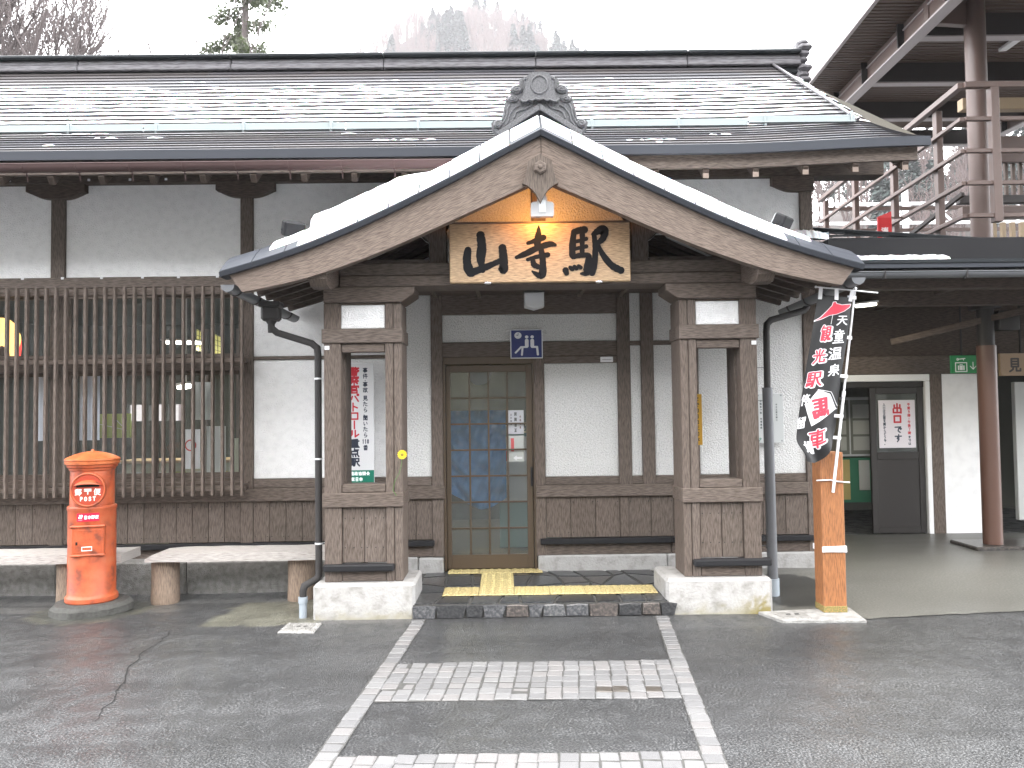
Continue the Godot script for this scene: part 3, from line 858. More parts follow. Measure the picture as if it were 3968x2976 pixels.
func tactile() -> void:
	var meshes := []
	for k in 3:
		var st := S()
		org = Vector3.ZERO
		if k < 2:
			box(st, V(-.150, 0, -.150), V(.150, .008, .150), .003)
			for i in 4:
				if k == 0:
					box(st, V(-.128 + i * .075, .006, -.135), V(-.128 + i * .075 + .032, .0135, .135), .004)
				else:
					for j in 4: box(st, V(-.128 + i * .075, .006, -.128 + j * .075), V(-.128 + i * .075 + .034, .0135, -.128 + j * .075 + .034), .005)
		else:
			box(st, V(-.150, 0, -.09), V(.150, .008, .09), .003)
			for i in 4: box(st, V(-.128 + i * .075, .006, -.08), V(-.128 + i * .075 + .032, .0135, .08), .004)
		meshes.append(done(st))
	var spots := []
	for i in 6: spots.append([-.40 + i * .303, -6.81, 1 if i == 1 else 0, 0.0])
	for i in 2: spots.append([-.095, -7.113 - i * .303, 1, 0.0])
	for i in 3: spots.append([-.42 + i * .303, -7.66, 2, 0.0])
	var t := thing("tactile_paving", "yellow tactile guide tiles laid in a T across the dark porch floor", "tactile paving", V(0, .117, -6.8))
	for s in spots:
		put_mesh("tile", meshes[s[2]], M["tactile%d" % (rng.randi() % 2)], t, Transform3D(Basis(Vector3.UP, rng.randf_range(-.012, .012)), V(s[0], .119 + rng.randf_range(0, .002), s[1])))

# ---------------------------------------------------------------- the station building
func planks(parent: Node3D, x0: float, x1: float, y0: float, y1: float, z: float, step: float, kind: String = "wood_v") -> void:
	var n := maxi(1, roundi((x1 - x0) / step))
	for k in n:
		var a := lerpf(x0, x1, k / float(n)) + .002
		var b := lerpf(x0, x1, (k + 1) / float(n)) - .002
		piece("plank", V(a, y0, z - .02 + rng.randf_range(0, .002)), V(b, y1, z + rng.randf_range(-.0015, .0015)), wood(kind), parent, .003)
		# nail heads in two rows
		var st := S()
		for yy in [y0 + .05, y1 - .05]:
			for xx in [a + .02, b - .02]:
				if b - a > .08: box(st, V(xx - .004, yy - .004, z), V(xx + .004, yy + .004, z + .0035), .0015)
		obj("nail", st, M.black_metal, parent)

func wall_panel(parent: Node3D, x0: float, x1: float, y0: float, y1: float, m: Material = M.plaster) -> void:
	var z := WALL - .03
	piece("plaster_panel", V(x0, y0, z - .09), V(x1, y1, z), m, parent, .006)

func post(parent: Node3D, x0: float, x1: float, y0: float, y1: float, z: float = WALL, d: float = .12) -> void:
	piece("post", V(x0, y0, z - d), V(x1, y1, z), wood("wood_v"), parent, .006)

func rail(parent: Node3D, x0: float, x1: float, y0: float, y1: float, z: float = WALL, d: float = .12, called: String = "rail") -> void:
	piece(called, V(x0, y0, z - d), V(x1, y1, z), wood("wood_h"), parent, .006)

func station() -> void:
	var t := thing("station_building", "long low station building with white plaster, brown timber frame and snow streaked roof", "station", V(0, 0, -9))
	# upper plaster between the posts
	var top := 3.96
	for s in [[-6.7, -4.441], [-4.305, -2.586], [-2.464, 2.944]]:
		wall_panel(t, s[0], s[1], 3.03, top)
	post(t, -4.441, -4.305, .42, top); post(t, -2.586, -2.464, .42, top); post(t, 2.944, 3.066, .12, top)
	rail(t, -6.7, 3.066, 2.925, 3.03, WALL + .004, .13, "lintel")
	piece("eave_beam", V(-6.7, 3.945, WALL - .14), V(3.76, 4.16, WALL + .06), wood("dark_shade_h"), t, .006)
	for bx in [-4.373, -2.525, 2.944]:
		var st := S()
		var lft := -.285
		var rgt := .285 if bx < 2 else .122
		var poly := PackedVector2Array()
		poly.append(Vector2(bx + rgt, 3.943)); poly.append(Vector2(bx + lft, 3.943)); poly.append(Vector2(bx + lft, 3.868))
		for k in 6: poly.append(Vector2(bx + lft + .02 + k * .038, 3.862 - .06 * sin(k / 5.0 * PI / 2)))
		if bx < 2:
			for k in 6: poly.append(Vector2(bx + rgt - .02 - (5 - k) * .038, 3.862 - .06 * cos(k / 5.0 * PI / 2)))
			poly.append(Vector2(bx + rgt, 3.868))
		else:
			poly.append(Vector2(bx + rgt, 3.80))
		prism(st, poly, WALL - .1, WALL + .05, Transform3D(), .006)
		obj("bracket", st, wood("dark_shade_h"), t)
	# small pale clips along the lintel and the beam
	for cx in [-4.72, -4.33, -3.95, -3.55, -3.2, -2.82]:
		piece("cable_clip", V(cx, 3.012, WALL), V(cx + .026, 3.034, WALL + .014), M.white_plastic, t, .002)
		piece("cable_clip", V(cx - .1, 3.965, WALL + .055), V(cx - .076, 3.987, WALL + .066), M.white_plastic, t, .002)
	# left of the porch: panels with a middle rail
	wall_panel(t, -2.464, -1.0, 2.234, 2.925); wall_panel(t, -2.464, -1.0, 1.039, 2.20)
	rail(t, -2.464, -1.0, 2.20, 2.234, WALL - .012)
	rail(t, -2.464, -.724, .949, 1.037, WALL - .014)
	rail(t, -6.7, -.60, .824, .949, WALL + .028)
	# inside the porch
	wall_panel(t, -1.0, -.724, 1.037, 2.925, M.shaded_roughcast); post(t, -.724, -.613, .26, 2.925)
	wall_panel(t, -.613, 1.105, 2.348, 2.62, M.shaded_roughcast)
	rail(t, -.613, 1.105, 2.62, 2.925, WALL - .005, .1)
	rail(t, -.613, 1.105, 2.205, 2.348, WALL - .005, .1, "lintel")
	post(t, .285, .383, .26, 2.205)
	wall_panel(t, .383, 1.105, 1.02, 2.13, M.shaded_roughcast); rail(t, .383, 1.105, 2.13, 2.205, WALL - .012)
	post(t, 1.105, 1.232, .83, 2.925); post(t, 1.338, 1.462, .83, 2.925)
	wall_panel(t, 1.232, 1.338, 1.02, 2.3, M.shaded_roughcast); wall_panel(t, 1.232, 1.338, 2.345, 2.925, M.shaded_roughcast); rail(t, 1.232, 1.338, 2.3, 2.345, WALL - .014)
	wall_panel(t, 1.462, 2.944, 1.02, 2.925, M.shaded_roughcast)
	rail(t, 1.462, 1.75, 2.3, 2.345, WALL - .014)
	rail(t, .285, 2.944, .94, 1.02, WALL - .014); rail(t, .29, 2.944, .826, .94, WALL + .028)
	post(t, 1.82, 1.90, 1.02, 2.925, WALL + .002)
	# lower boarding, drip boards, foundation
	for s in [[-6.7, -4.441], [-4.305, -2.586], [-2.464, -.724], [.383, 1.105], [1.19, 2.944]]:
		planks(t, s[0], s[1], .43, .824, WALL - .012, .157 if s[0] < -.8 else .215)
	for s in [[-6.7, -1.36], [-1.36, -.70], [.32, 1.60], [1.60, 3.0]]:
		rail(t, s[0] + .004, s[1] - .004, .262, .378, WALL - .01, .06, "skirting")
		var st := S()
		box(st, V(s[0] + .004, .374, WALL - .02), V(s[1] - .004, .425, WALL + .05), .006)
		obj("drip_board", st, M.black_metal, t)
	post(t, 1.105, 1.19, .43, .826, WALL)
	var fx := -6.7
	while fx < -1.5:
		var x2 := minf(fx + 1.22, -1.40)
		piece("foundation", V(fx, -.12, -7.85), V(x2 - .008, .285, -7.535 + rng.randf_range(0, .004)), M.concrete_old, t, .018)
		fx = x2
	piece("foundation", V(-1.35, -.02, -7.8), V(-.865, .262, WALL + .02), M.concrete_pale, t, .012)
	piece("foundation", V(-.858, -.02, -7.8), V(-.618, .255, WALL + .03), M.concrete_pale, t, .012)
	piece("foundation", V(.30, -.02, -7.8), V(1.55, .262, WALL + .03), M.concrete_pale, t, .012)
	piece("foundation", V(1.556, -.02, -7.8), V(3.02, .262, WALL + .03), M.concrete_pale, t, .012)
	# closing walls behind
	piece("side_wall", V(2.95, 0, -11.5), V(3.05, 3.9, -7.83), M.interior_dark, t, 0)
	piece("side_wall", V(-6.8, 0, -11.5), V(-6.7, 3.9, -7.7), M.interior, t, 0)
	piece("back_wall", V(-6.8, 0, -11.6), V(3.05, 1.60, -11.5), M.interior, t, 0)
	piece("back_wall", V(-6.8, 1.84, -11.6), V(3.05, 3.9, -11.5), M.interior, t, 0)
	piece("back_wall", V(-6.8, 1.60, -11.6), V(-5.5, 1.84, -11.5), M.interior, t, 0)
	for g in [[-5.24, -5.19], [-4.98, -4.92], [-4.66, 3.05]]:
		piece("back_wall", V(g[0], 1.60, -11.6), V(g[1], 1.84, -11.5), M.interior, t, 0)
	piece("room_floor", V(-6.7, 0, -11.5), V(2.95, .11, -7.87), M.interior_dark, t, 0)
	piece("room_ceiling", V(-6.7, 3.0, -11.5), V(2.95, 3.06, -7.83), M.interior, t, 0)
	# big latticed windows on the left
	window(t, -6.7, -4.441, false)
	window(t, -4.305, -2.586, true)
	lattice(t)
	door(t)
	roof(t)

func window(t: Node3D, x0: float, x1: float, full: bool) -> void:
	var w := thing_part("window", t)
	var z := WALL - .03
	# frame, transom and two sliding sashes above and below
	for y in [[2.86, 2.925], [2.10, 2.225], [.95, 1.055]]:
		piece("frame", V(x0, y[0], z - .08), V(x1, y[1], z), wood("wood_h"), w, .005)
	var mx := (x0 + x1) / 2
	for b in [[1.055, 2.10], [2.225, 2.86]]:
		for s in [[x0, mx + .02, z - .02], [mx - .02, x1, z - .05]]:
			for r in [[s[0], s[0] + .045, b[0], b[1]], [s[1] - .045, s[1], b[0], b[1]]]:
				piece("sash", V(r[0], r[2], s[2] - .026), V(r[1], r[3], s[2]), wood("wood_v"), w, .003)
			for r in [[b[0], b[0] + .05], [b[1] - .035, b[1]]]:
				piece("sash", V(s[0] + .045, r[0], s[2] - .024), V(s[1] - .045, r[1], s[2] - .002), wood("wood_h"), w, .003)
			var st := S()
			var zz: float = s[2] - .013
			quad(st, V(s[0] + .04, b[0] + .04, zz), V(s[1] - .04, b[0] + .04, zz), V(s[1] - .04, b[1] - .03, zz), V(s[0] + .04, b[1] - .03, zz))
			obj("pane", st, M.pane, w)

func thing_part(called: String, parent: Node3D) -> Node3D:
	var o := Node3D.new()
	o.name = called
	parent.add_child(o, true)
	return o

func lattice(t: Node3D) -> void:
	var w := thing_part("lattice", t)
	var z := -7.45
	for y in [2.845, 2.19, .975]:
		piece("lattice_rail", V(-6.6, y - .028, z - .10), V(-2.47, y + .022, z - .045), wood("wood_h"), w, .005)
		piece("lattice_rail", V(-6.6, y + .03, z - .16), V(-2.47, y + .055, z - .12), wood("wood_h"), w, .004)
		for x in [-6.4, -4.37, -2.53]:
			piece("lattice_arm", V(x - .02, y - .02, WALL), V(x + .02, y + .02, z - .1), wood("wood_z"), w, .003)
	for k in 40:
		var x := -2.492 - k * .0925
		if x < -6.1: break
		piece("lattice_bar", V(x - .012, .905, z - .045), V(x + .012, 2.893, z), wood("wood_v"), w, .003)

func door(t: Node3D) -> void:
	var d := thing_part("door", t)
	var x0 := -.600
	var x1 := .275
	var y0 := .135
	var y1 := 2.125
	var z := WALL - .045
	var m: Material = M.bronze
	var st := S()
	box(st, V(x0 - .012, .12, z - .1), V(x0 + .012, 2.205, z + .03), .004)
	box(st, V(x1 - .006, .12, z - .1), V(x1 + .018, 2.205, z + .03), .004)
	box(st, V(x0 + .012, y1 + .006, z - .1), V(x1 - .006, 2.203, z + .03), .004)
	obj("door_frame", st, m, d)
	# leaf: stiles, rails, kick plate
	piece("stile", V(x0 + .016, y0, z - .035), V(x0 + .06, y1, z), m, d, .004)
	piece("stile", V(x1 - .072, y0, z - .035), V(x1 - .010, y1, z), m, d, .004)
	piece("top_rail", V(x0 + .06, y1 - .07, z - .035), V(x1 - .072, y1, z), m, d, .004)
	piece("kick_plate", V(x0 + .06, y0, z - .035), V(x1 - .072, y0 + .135, z), m, d, .004)
	piece("handle", V(x1 - .036, .93, z), V(x1 - .016, 1.12, z + .012), M.black_metal, d, .004)
	var px0 := x0 + .06
	var px1 := x1 - .072
	var py0 := y0 + .135
	var py1 := y1 - .07
	for r in range(1, 7):
		var y := lerpf(py0, py1, r / 7.0)
		piece("glazing_bar", V(px0, y - .008, z - .022), V(px1, y + .008, z - .004), m, d, .003)
	for c in range(1, 4):
		var x := lerpf(px0, px1, c / 4.0)
		piece("glazing_bar", V(x - .009, py0, z - .024), V(x + .009, py1, z - .002), m, d, .003)
	for r in 7:
		for c in 4:
			var a := lerpf(px0, px1, c / 4.0)
			var b := lerpf(px0, px1, (c + 1) / 4.0)
			var e := lerpf(py0, py1, r / 7.0)
			var f := lerpf(py0, py1, (r + 1) / 7.0)
			st = S()
			var k := rng.randf_range(-.0012, .0012)
			quad(st, V(a, e, z - .014 + k), V(b, e, z - .014 - k), V(b, f, z - .014 + k), V(a, f, z - .014 - k))
			obj("pane", st, M.pane, d)

# --------------------------- main roof
const UP_S := Vector3(0, .5735, -.8192)
const UP_N := Vector3(0, .8192, .5735)
const EAVE := Vector3(0, 3.92, -6.7)

func roof_pt(x: float, s: float, n: float) -> Vector3:
	var p := EAVE + UP_S * s + UP_N * n
	p.x = x
	var lift := sstep(1.8, 3.75, x)
	p.y += .055 * lift * (1.0 - s / 3.3)
	if x > 3.28:
		var k := (x - 3.28) / .42
		p.y -= .16 * k * k * minf(1.0, s / .7)
		p.x -= .10 * k * minf(1.0, s / .8)
	return p

func shingle_strip(st: SurfaceTool, x0: float, x1: float, s0: float, s1: float, t0: float, t1: float) -> void:
	var n := 1 if x1 < 1.9 else maxi(1, int((x1 - x0) / .12))
	for i in n:
		var a := lerpf(x0, x1, i / float(n))
		var b := lerpf(x0, x1, (i + 1) / float(n))
		quad(st, roof_pt(a, s0, t0), roof_pt(b, s0, t0), roof_pt(b, s1, t1), roof_pt(a, s1, t1))
		quad(st, roof_pt(a, s0, t0 - .022), roof_pt(b, s0, t0 - .022), roof_pt(b, s0, t0), roof_pt(a, s0, t0))
	quad(st, roof_pt(x0, s1, t1), roof_pt(x0, s1, t1 - .012), roof_pt(x0, s0, t0 - .028), roof_pt(x0, s0, t0))
	quad(st, roof_pt(x1, s0, t0), roof_pt(x1, s0, t0 - .028), roof_pt(x1, s1, t1 - .012), roof_pt(x1, s1, t1))

# the courses below the snow guard are laid closer
func course_s(k: int) -> float:
	return k * .072 if k < 8 else .576 + (k - 8) * .157

func roof(t: Node3D) -> void:
	var r := thing_part("roof", t)
	var st := S()
	# deck under the shingles, both slopes
	for k in 36:
		var a := lerpf(-6.9, 3.66, k / 36.0)
		var b := lerpf(-6.9, 3.66, (k + 1) / 36.0)
		quad(st, roof_pt(a, -.02, -.004), roof_pt(b, -.02, -.004), roof_pt(b, 3.3, -.004), roof_pt(a, 3.3, -.004))
		quad(st, roof_pt(b, -.02, -.06), roof_pt(a, -.02, -.06), roof_pt(a, 3.3, -.06), roof_pt(b, 3.3, -.06))
	quad(st, V(3.66, 5.8, -9.4), V(-6.9, 5.8, -9.4), V(-6.9, 3.9, -12.1), V(3.66, 3.9, -12.1))
	quad(st, V(-6.9, 5.72, -9.4), V(3.66, 5.72, -9.4), V(3.66, 3.82, -12.1), V(-6.9, 3.82, -12.1))
	obj("deck", st, M.interior_dark, r)
	# shingle courses, each a row of long pieces
	var rows := 25
	for k in rows:
		var s_lo := course_s(k)
		var s_hi := course_s(k + 1) + .014
		var x := -6.9 - rng.randf_range(0, .8)
		while x < 3.27:
			var x2 := minf(x + rng.randf_range(.9, 1.5), 3.28)
			if 3.28 - x2 < .4: x2 = 3.28
			st = S()
			var e := rng.randf_range(-.003, .003)
			shingle_strip(st, maxf(x, -6.9), x2 - .003, s_lo + e, s_hi, .024, .010)
			obj("shingle", st, M["shingle%d" % (rng.randi() % 4)], r)
			x = x2
		st = S()
		shingle_strip(st, 3.283, 3.70, s_lo, s_hi, .024, .010)
		obj("shingle", st, M["shingle%d" % (rng.randi() % 4)], r)
	# rib between the main slope and the dished verge
	st = S()
	tube(st, [roof_pt(3.282, .55, .045), roof_pt(3.282, 1.4, .045), roof_pt(3.282, 2.4, .045), roof_pt(3.282, 3.25, .045)], .016, 8)
	obj("verge_rib", st, M.ridge_metal, r)
	# ridge: dark cap, two pale bands, seams
	st = S()
	for a in [[5.72, 5.80, -9.36, "roof_dark"], [5.80, 5.875, -9.30, "ridge_metal"], [5.875, 5.94, -9.33, "ridge_metal"], [5.94, 5.985, -9.27, "roof_dark"]]:
		var x := -6.9
		while x < 3.6:
			var x2 := minf(x + 1.83, 3.62)
			piece("ridge_cap", V(x, a[0], -9.6), V(x2 - .004, a[1], a[2]), M[a[3]], r, .012)
			x = x2
	# ridge end tile seen from its side: stacked lobes
	st = S()
	var oz := -9.32
	for a in [[6.09, .13], [6.03, .17], [5.955, .14], [5.88, .12], [5.78, .16], [5.70, .13], [5.63, .15]]:
		box(st, V(3.60, a[0] - .045, -9.62), V(3.60 + a[1], a[0] + .045, oz + (a[1] - .12) * .5), .035)
	box(st, V(3.585, 5.62, -9.6), V(3.65, 6.12, oz - .03), .02)
	obj("ridge_end_tile", st, M.ridge_metal, r)
	# eave edge
	var xs := []
	for k in 45: xs.append(lerpf(-6.9, 3.70, k / 44.0))
	for e in [["fascia", -.012, .018, -.062, M.roof_metal], ["eave_board", -.075, -.035, -.165, wood("wood_h")]]:
		st = S()
		for k in 44:
			var cut := 0.0 if e[0] == "fascia" else .08
			var xa: float = minf(xs[k], 3.70 - cut)
			var xb: float = minf(xs[k + 1], 3.70 - cut)
			if xb - xa < .001: continue
			var pa := roof_pt(xa, 0, 0); var pb := roof_pt(xb, 0, 0)
			var zf: float = -6.715 + e[1] * .5 if e[0] == "eave_board" else -6.675
			var ya0: float = pa.y + e[3]; var ya1: float = pa.y + e[2]
			var yb0: float = pb.y + e[3]; var yb1: float = pb.y + e[2]
			quad(st, V(xa, ya0, zf), V(xb, yb0, zf), V(xb, yb1, zf), V(xa, ya1, zf))
			quad(st, V(xb, yb0, zf - .04), V(xa, ya0, zf - .04), V(xa, ya1, zf - .04), V(xb, yb1, zf - .04))
			quad(st, V(xa, ya0, zf - .04), V(xb, yb0, zf - .04), V(xb, yb0, zf), V(xa, ya0, zf))
			quad(st, V(xa, ya1, zf), V(xb, yb1, zf), V(xb, yb1, zf - .04), V(xa, ya1, zf - .04))
		var pe := roof_pt(3.70 - (.08 if e[0] != "fascia" else 0.0), 0, 0)
		var ze: float = -6.715 + e[1] * .5 if e[0] == "eave_board" else -6.675
		quad(st, V(pe.x, pe.y + e[3], ze), V(pe.x, pe.y + e[3], ze - .04), V(pe.x, pe.y + e[2], ze - .04), V(pe.x, pe.y + e[2], ze))
		obj(e[0], st, e[4], r)
	# soffit boards and rafters
	for k in 8:
		st = S()
		var s0 := .02 + k * .145
		var p := roof_pt(0, s0, -.075)
		var q := roof_pt(0, s0 + .139, -.075)
		quad(st, V(3.58, p.y, p.z), V(-6.9, p.y, p.z), V(-6.9, q.y, q.z), V(3.58, q.y, q.z))
		quad(st, V(-6.9, p.y + .012, p.z), V(3.58, p.y + .012, p.z), V(3.58, q.y + .012, q.z), V(-6.9, q.y + .012, q.z))
		quad(st, V(-6.9, p.y, p.z), V(3.58, p.y, p.z), V(3.58, p.y + .012, p.z), V(-6.9, p.y + .012, p.z))
		obj("soffit_board", st, wood("dark_shade_h"), r)
	var rx := 3.52
	while rx > -6.7:
		st = S()
		var a := roof_pt(rx, -.012, -.15)
		var b := roof_pt(rx, 1.25, -.125)
		a.y -= .082
		bar(st, a, b, .052, .075, .004)
		obj("rafter", st, wood("dark_shade_z"), r)
		if rx > .9:
			piece("rafter_tip", V(rx - .026, a.y - .036, a.z), V(rx + .026, a.y + .034, a.z + .006), M.wood_tip, r, .002)
		rx -= .437
	# verge board at the right gable
	st = S()
	bar(st, roof_pt(3.60, .12, -.13), roof_pt(3.60, 3.2, -.15), .035, .16, .004)
	obj("verge_board", st, wood("wood_z"), r)
	org = V(0, 0, -9)
	snow_guard()
	roof_snow()
	eave_gutter()

func snow_guard() -> void:
	var g := thing("snow_guard", "pale galvanised snow guard rail running along the lower roof", "snow guard", V(0, 4.2, -7.05))
	var x := -6.9
	var s := .50
	while x < 3.2:
		var x2 := minf(x + 1.83, 3.23)
		var st := S()
		var a := roof_pt((x + x2) / 2, s, .03)
		var a2 := roof_pt(x2, s, .03)
		box(st, V(x, a.y + .012, a.z + .03), V(x2 - .01, a.y + .072, a.z + .036), .002)
		box(st, V(x, a.y + .004, a.z + .005), V(x2 - .01, a.y + .012, a.z + .055), .002)
		obj("rail", st, M.galvanised, g)
		x = x2
	x = -3.92 - .79 * 3
	while x < 3.2:
		var st := S()
		var a := roof_pt(x, s, .03)
		box(st, V(x - .011, a.y - .012, a.z + .037), V(x + .011, a.y + .092, a.z + .047), .003)
		box(st, V(x - .011, a.y + .078, a.z - .05), V(x + .011, a.y + .092, a.z + .04), .003)
		obj("bracket", st, M.galvanised, g)
		x += .79

func snow_ridge(st: SurfaceTool, x0: float, x1: float, s0: float, wid: float, th: float, sd: int) -> void:
	var n := maxi(3, int((x1 - x0) / .07))
	var prev := []
	st.set_smooth_group(1)
	for i in n + 1:
		var u := i / float(n)
		var x := lerpf(x0, x1, u)
		var fade := minf(1.0, minf(u, 1 - u) * n / 1.3)
		var jit := .010 * sin(x * 37.0 + sd) + .006 * sin(x * 91.0 + sd * 2.0)
		var w := wid * (.35 + .65 * fade) + jit
		var h := th * fade + .002
		var lo := s0 + .006 + .006 * sin(x * 53.0 + sd)
		var row := [roof_pt(x, lo, .025), roof_pt(x, lo + .010, .026 + h * .8), roof_pt(x, lo + w * .5, .020 + h), roof_pt(x, lo + w * .85, .014 + h * .7), roof_pt(x, lo + w, .012)]
		if i > 0:
			for k in 4: quad(st, prev[k], row[k], row[k + 1], prev[k + 1])
		prev = row

func roof_snow() -> void:
	org = Vector3.ZERO
	var n := fast(.9, 81, 4)
	var st := S(1)
	for k in range(1, 22):
		var x := -6.9
		var s0 := course_s(k)
		# snow holds best on the middle courses
		var hold: float = [0.0, .05, .0, .06, .0, .05, .0, .12, .52, .93, 1.0, .98, 1.0, 1.02, 1.02, 1.0, .97, .92, .82, .58, .3, .1][k]
		var left_worn: float = .05 if k > 8 else .0
		while x < 3.2:
			var v := n.get_noise_2d(x * 1.1, k * .9) + .9 * (hold - .5) - left_worn * sstep(0, -4, x) * (1 if k < 12 else 2)
			var ln := rng.randf_range(.15, 1.1)
			if hold < .3: ln = rng.randf_range(.03, .16)
			if v + rng.randf_range(-.12, .12) > 0.0:
				var x2 := minf(x + ln, 3.22)
				if x2 - x > .03: snow_ridge(st, x, x2, s0, rng.randf_range(.100, .128) if hold > .5 else rng.randf_range(.02, .05), rng.randf_range(.005, .010), k)
				x = x2 + rng.randf_range(-.02, .07) * (1.5 - hold)
			else:
				x += rng.randf_range(.04, .25)
	# on the dished verge
	for k in range(8, 22):
		var w := .05 + .16 * absf(sin(k * 1.7)) * (1.0 if k > 9 else .6)
		snow_ridge(st, 3.31, 3.31 + w, course_s(k), .13, .008, k)
	var o := obj("snow", st, M.snow)
	o.set_meta("kind", "stuff")
	o.set_meta("label", "thin broken streaks of snow lying along the shingle courses")

func eave_gutter() -> void:
	var g := thing("eave_gutter", "reddish brown half round gutter under the left eave", "gutter", V(-3.7, 3.8, -6.63))
	var st := S(1)
	var c := V(0, 3.785, -6.60)
	for k in 10:
		var a := PI + PI * k / 10.0
		var b := PI + PI * (k + 1) / 10.0
		for rr in [.058, .052]:
			var p := V(-6.9, c.y + sin(a) * rr, c.z + cos(a) * rr)
			var q := V(-6.9, c.y + sin(b) * rr, c.z + cos(b) * rr)
			var p2 := p; p2.x = -.42
			var q2 := q; q2.x = -.42
			if rr > .055: quad(st, p, q, q2, p2)
			else: quad(st, q, p, p2, q2)
	st.set_smooth_group(-1)
	tube(st, [V(-6.9, c.y, c.z + .056), V(-.42, c.y, c.z + .056)], .006, 6)
	obj("trough", st, M.gutter_brown, g)
	var x := -6.7
	while x < -.5:
		st = S()
		for k in 6:
			var a := PI + PI * k / 6.0
			var b := PI + PI * (k + 1) / 6.0
			bar(st, V(x, c.y + sin(a) * .062, c.z + cos(a) * .062), V(x, c.y + sin(b) * .062, c.z + cos(b) * .062), .014, .004, 0)
		bar(st, V(x, c.y - .05, c.z - .03), V(x, c.y - .12, c.z - .05), .012, .006, 0)
		obj("hook", st, M.gutter_brown, g)
		x += .445

# ---------------------------------------------------------------- the entrance porch
const ROOF_X := [0.0, .3, .6, .9, 1.2, 1.5, 1.8, 2.1, 2.42, 2.6]
const ROOF_Y := [3.81, 3.655, 3.495, 3.345, 3.20, 3.065, 2.945, 2.845, 2.752, 2.705]
const BARGE_X := [0.0, .14, .5, .85, 1.2, 1.55, 1.9, 2.3, 2.5]
const BARGE_Y := [3.445, 3.382, 3.222, 3.064, 2.915, 2.785, 2.68, 2.60, 2.57]

func along(xs: Array, ys: Array, x: float) -> float:
	for i in xs.size() - 1:
		if x <= xs[i + 1]:
			var i0 := maxi(i - 1, 0)
			var i3 := mini(i + 2, xs.size() - 1)
			var t: float = (x - xs[i]) / (xs[i + 1] - xs[i])
			var m0: float = (ys[i + 1] - ys[i0]) / (xs[i + 1] - xs[i0]) * (xs[i + 1] - xs[i])
			var m1: float = (ys[i3] - ys[i]) / (xs[i3] - xs[i]) * (xs[i + 1] - xs[i])
			var t2 := t * t
			var t3 := t2 * t
			return ys[i] * (2 * t3 - 3 * t2 + 1) + m0 * (t3 - 2 * t2 + t) + ys[i + 1] * (-2 * t3 + 3 * t2) + m1 * (t3 - t2)
	return ys[-1]

func fy(dx: float) -> float: return along(ROOF_X, ROOF_Y, dx)
func by(dx: float) -> float: return along(BARGE_X, BARGE_Y, dx)

# point on the porch roof: sd side, dx distance from the ridge, u 0 front edge .. 1 back
func porch_pt(sd: float, dx: float, u: float, up: float = 0.0) -> Vector3:
	var roll := minf(1.0, u / .25)
	var z := -5.95 - .36 * roll if u < .25 else lerpf(-6.31, -7.66, (u - .25) / .75)
	var y := fy(dx) + .225 * sin(roll * PI / 2 * .96) * (1.0 - .22 * sstep(1.3, 2.4, dx)) + up
	return V(X0 + sd * dx, y, z)

const US := [0.0, .04, .09, .15, .2, .25, .5, 1.0]

func roof_patch(st: SurfaceTool, sd: float, d0: float, d1: float, us: Array, up0: float, thick: float) -> void:
	var n := maxi(2, int((d1 - d0) / .08))
	var g := func(i: int, k: int, top: bool) -> Vector3:
		var dx := lerpf(d0, d1, i / float(n))
		return porch_pt(sd, dx, us[k], up0 + (thick if top else 0.0))
	for i in n:
		for k in us.size() - 1:
			var a: Vector3 = g.call(i, k, true); var b: Vector3 = g.call(i + 1, k, true)
			var c: Vector3 = g.call(i + 1, k + 1, true); var d: Vector3 = g.call(i, k + 1, true)
			if sd > 0: quad(st, a, b, c, d)
			else: quad(st, b, a, d, c)
		var p: Vector3 = g.call(i, 0, false); var q: Vector3 = g.call(i + 1, 0, false)
		var r: Vector3 = g.call(i + 1, 0, true); var s: Vector3 = g.call(i, 0, true)
		if sd > 0: quad(st, p, q, r, s)
		else: quad(st, q, p, s, r)
	for e in [[0, -1.0], [n, 1.0]]:
		for k in us.size() - 1:
			var a: Vector3 = g.call(e[0], k, false); var b: Vector3 = g.call(e[0], k + 1, false)
			var c: Vector3 = g.call(e[0], k + 1, true); var d: Vector3 = g.call(e[0], k, true)
			if e[1] * sd > 0: quad(st, a, b, c, d)
			else: quad(st, b, a, d, c)

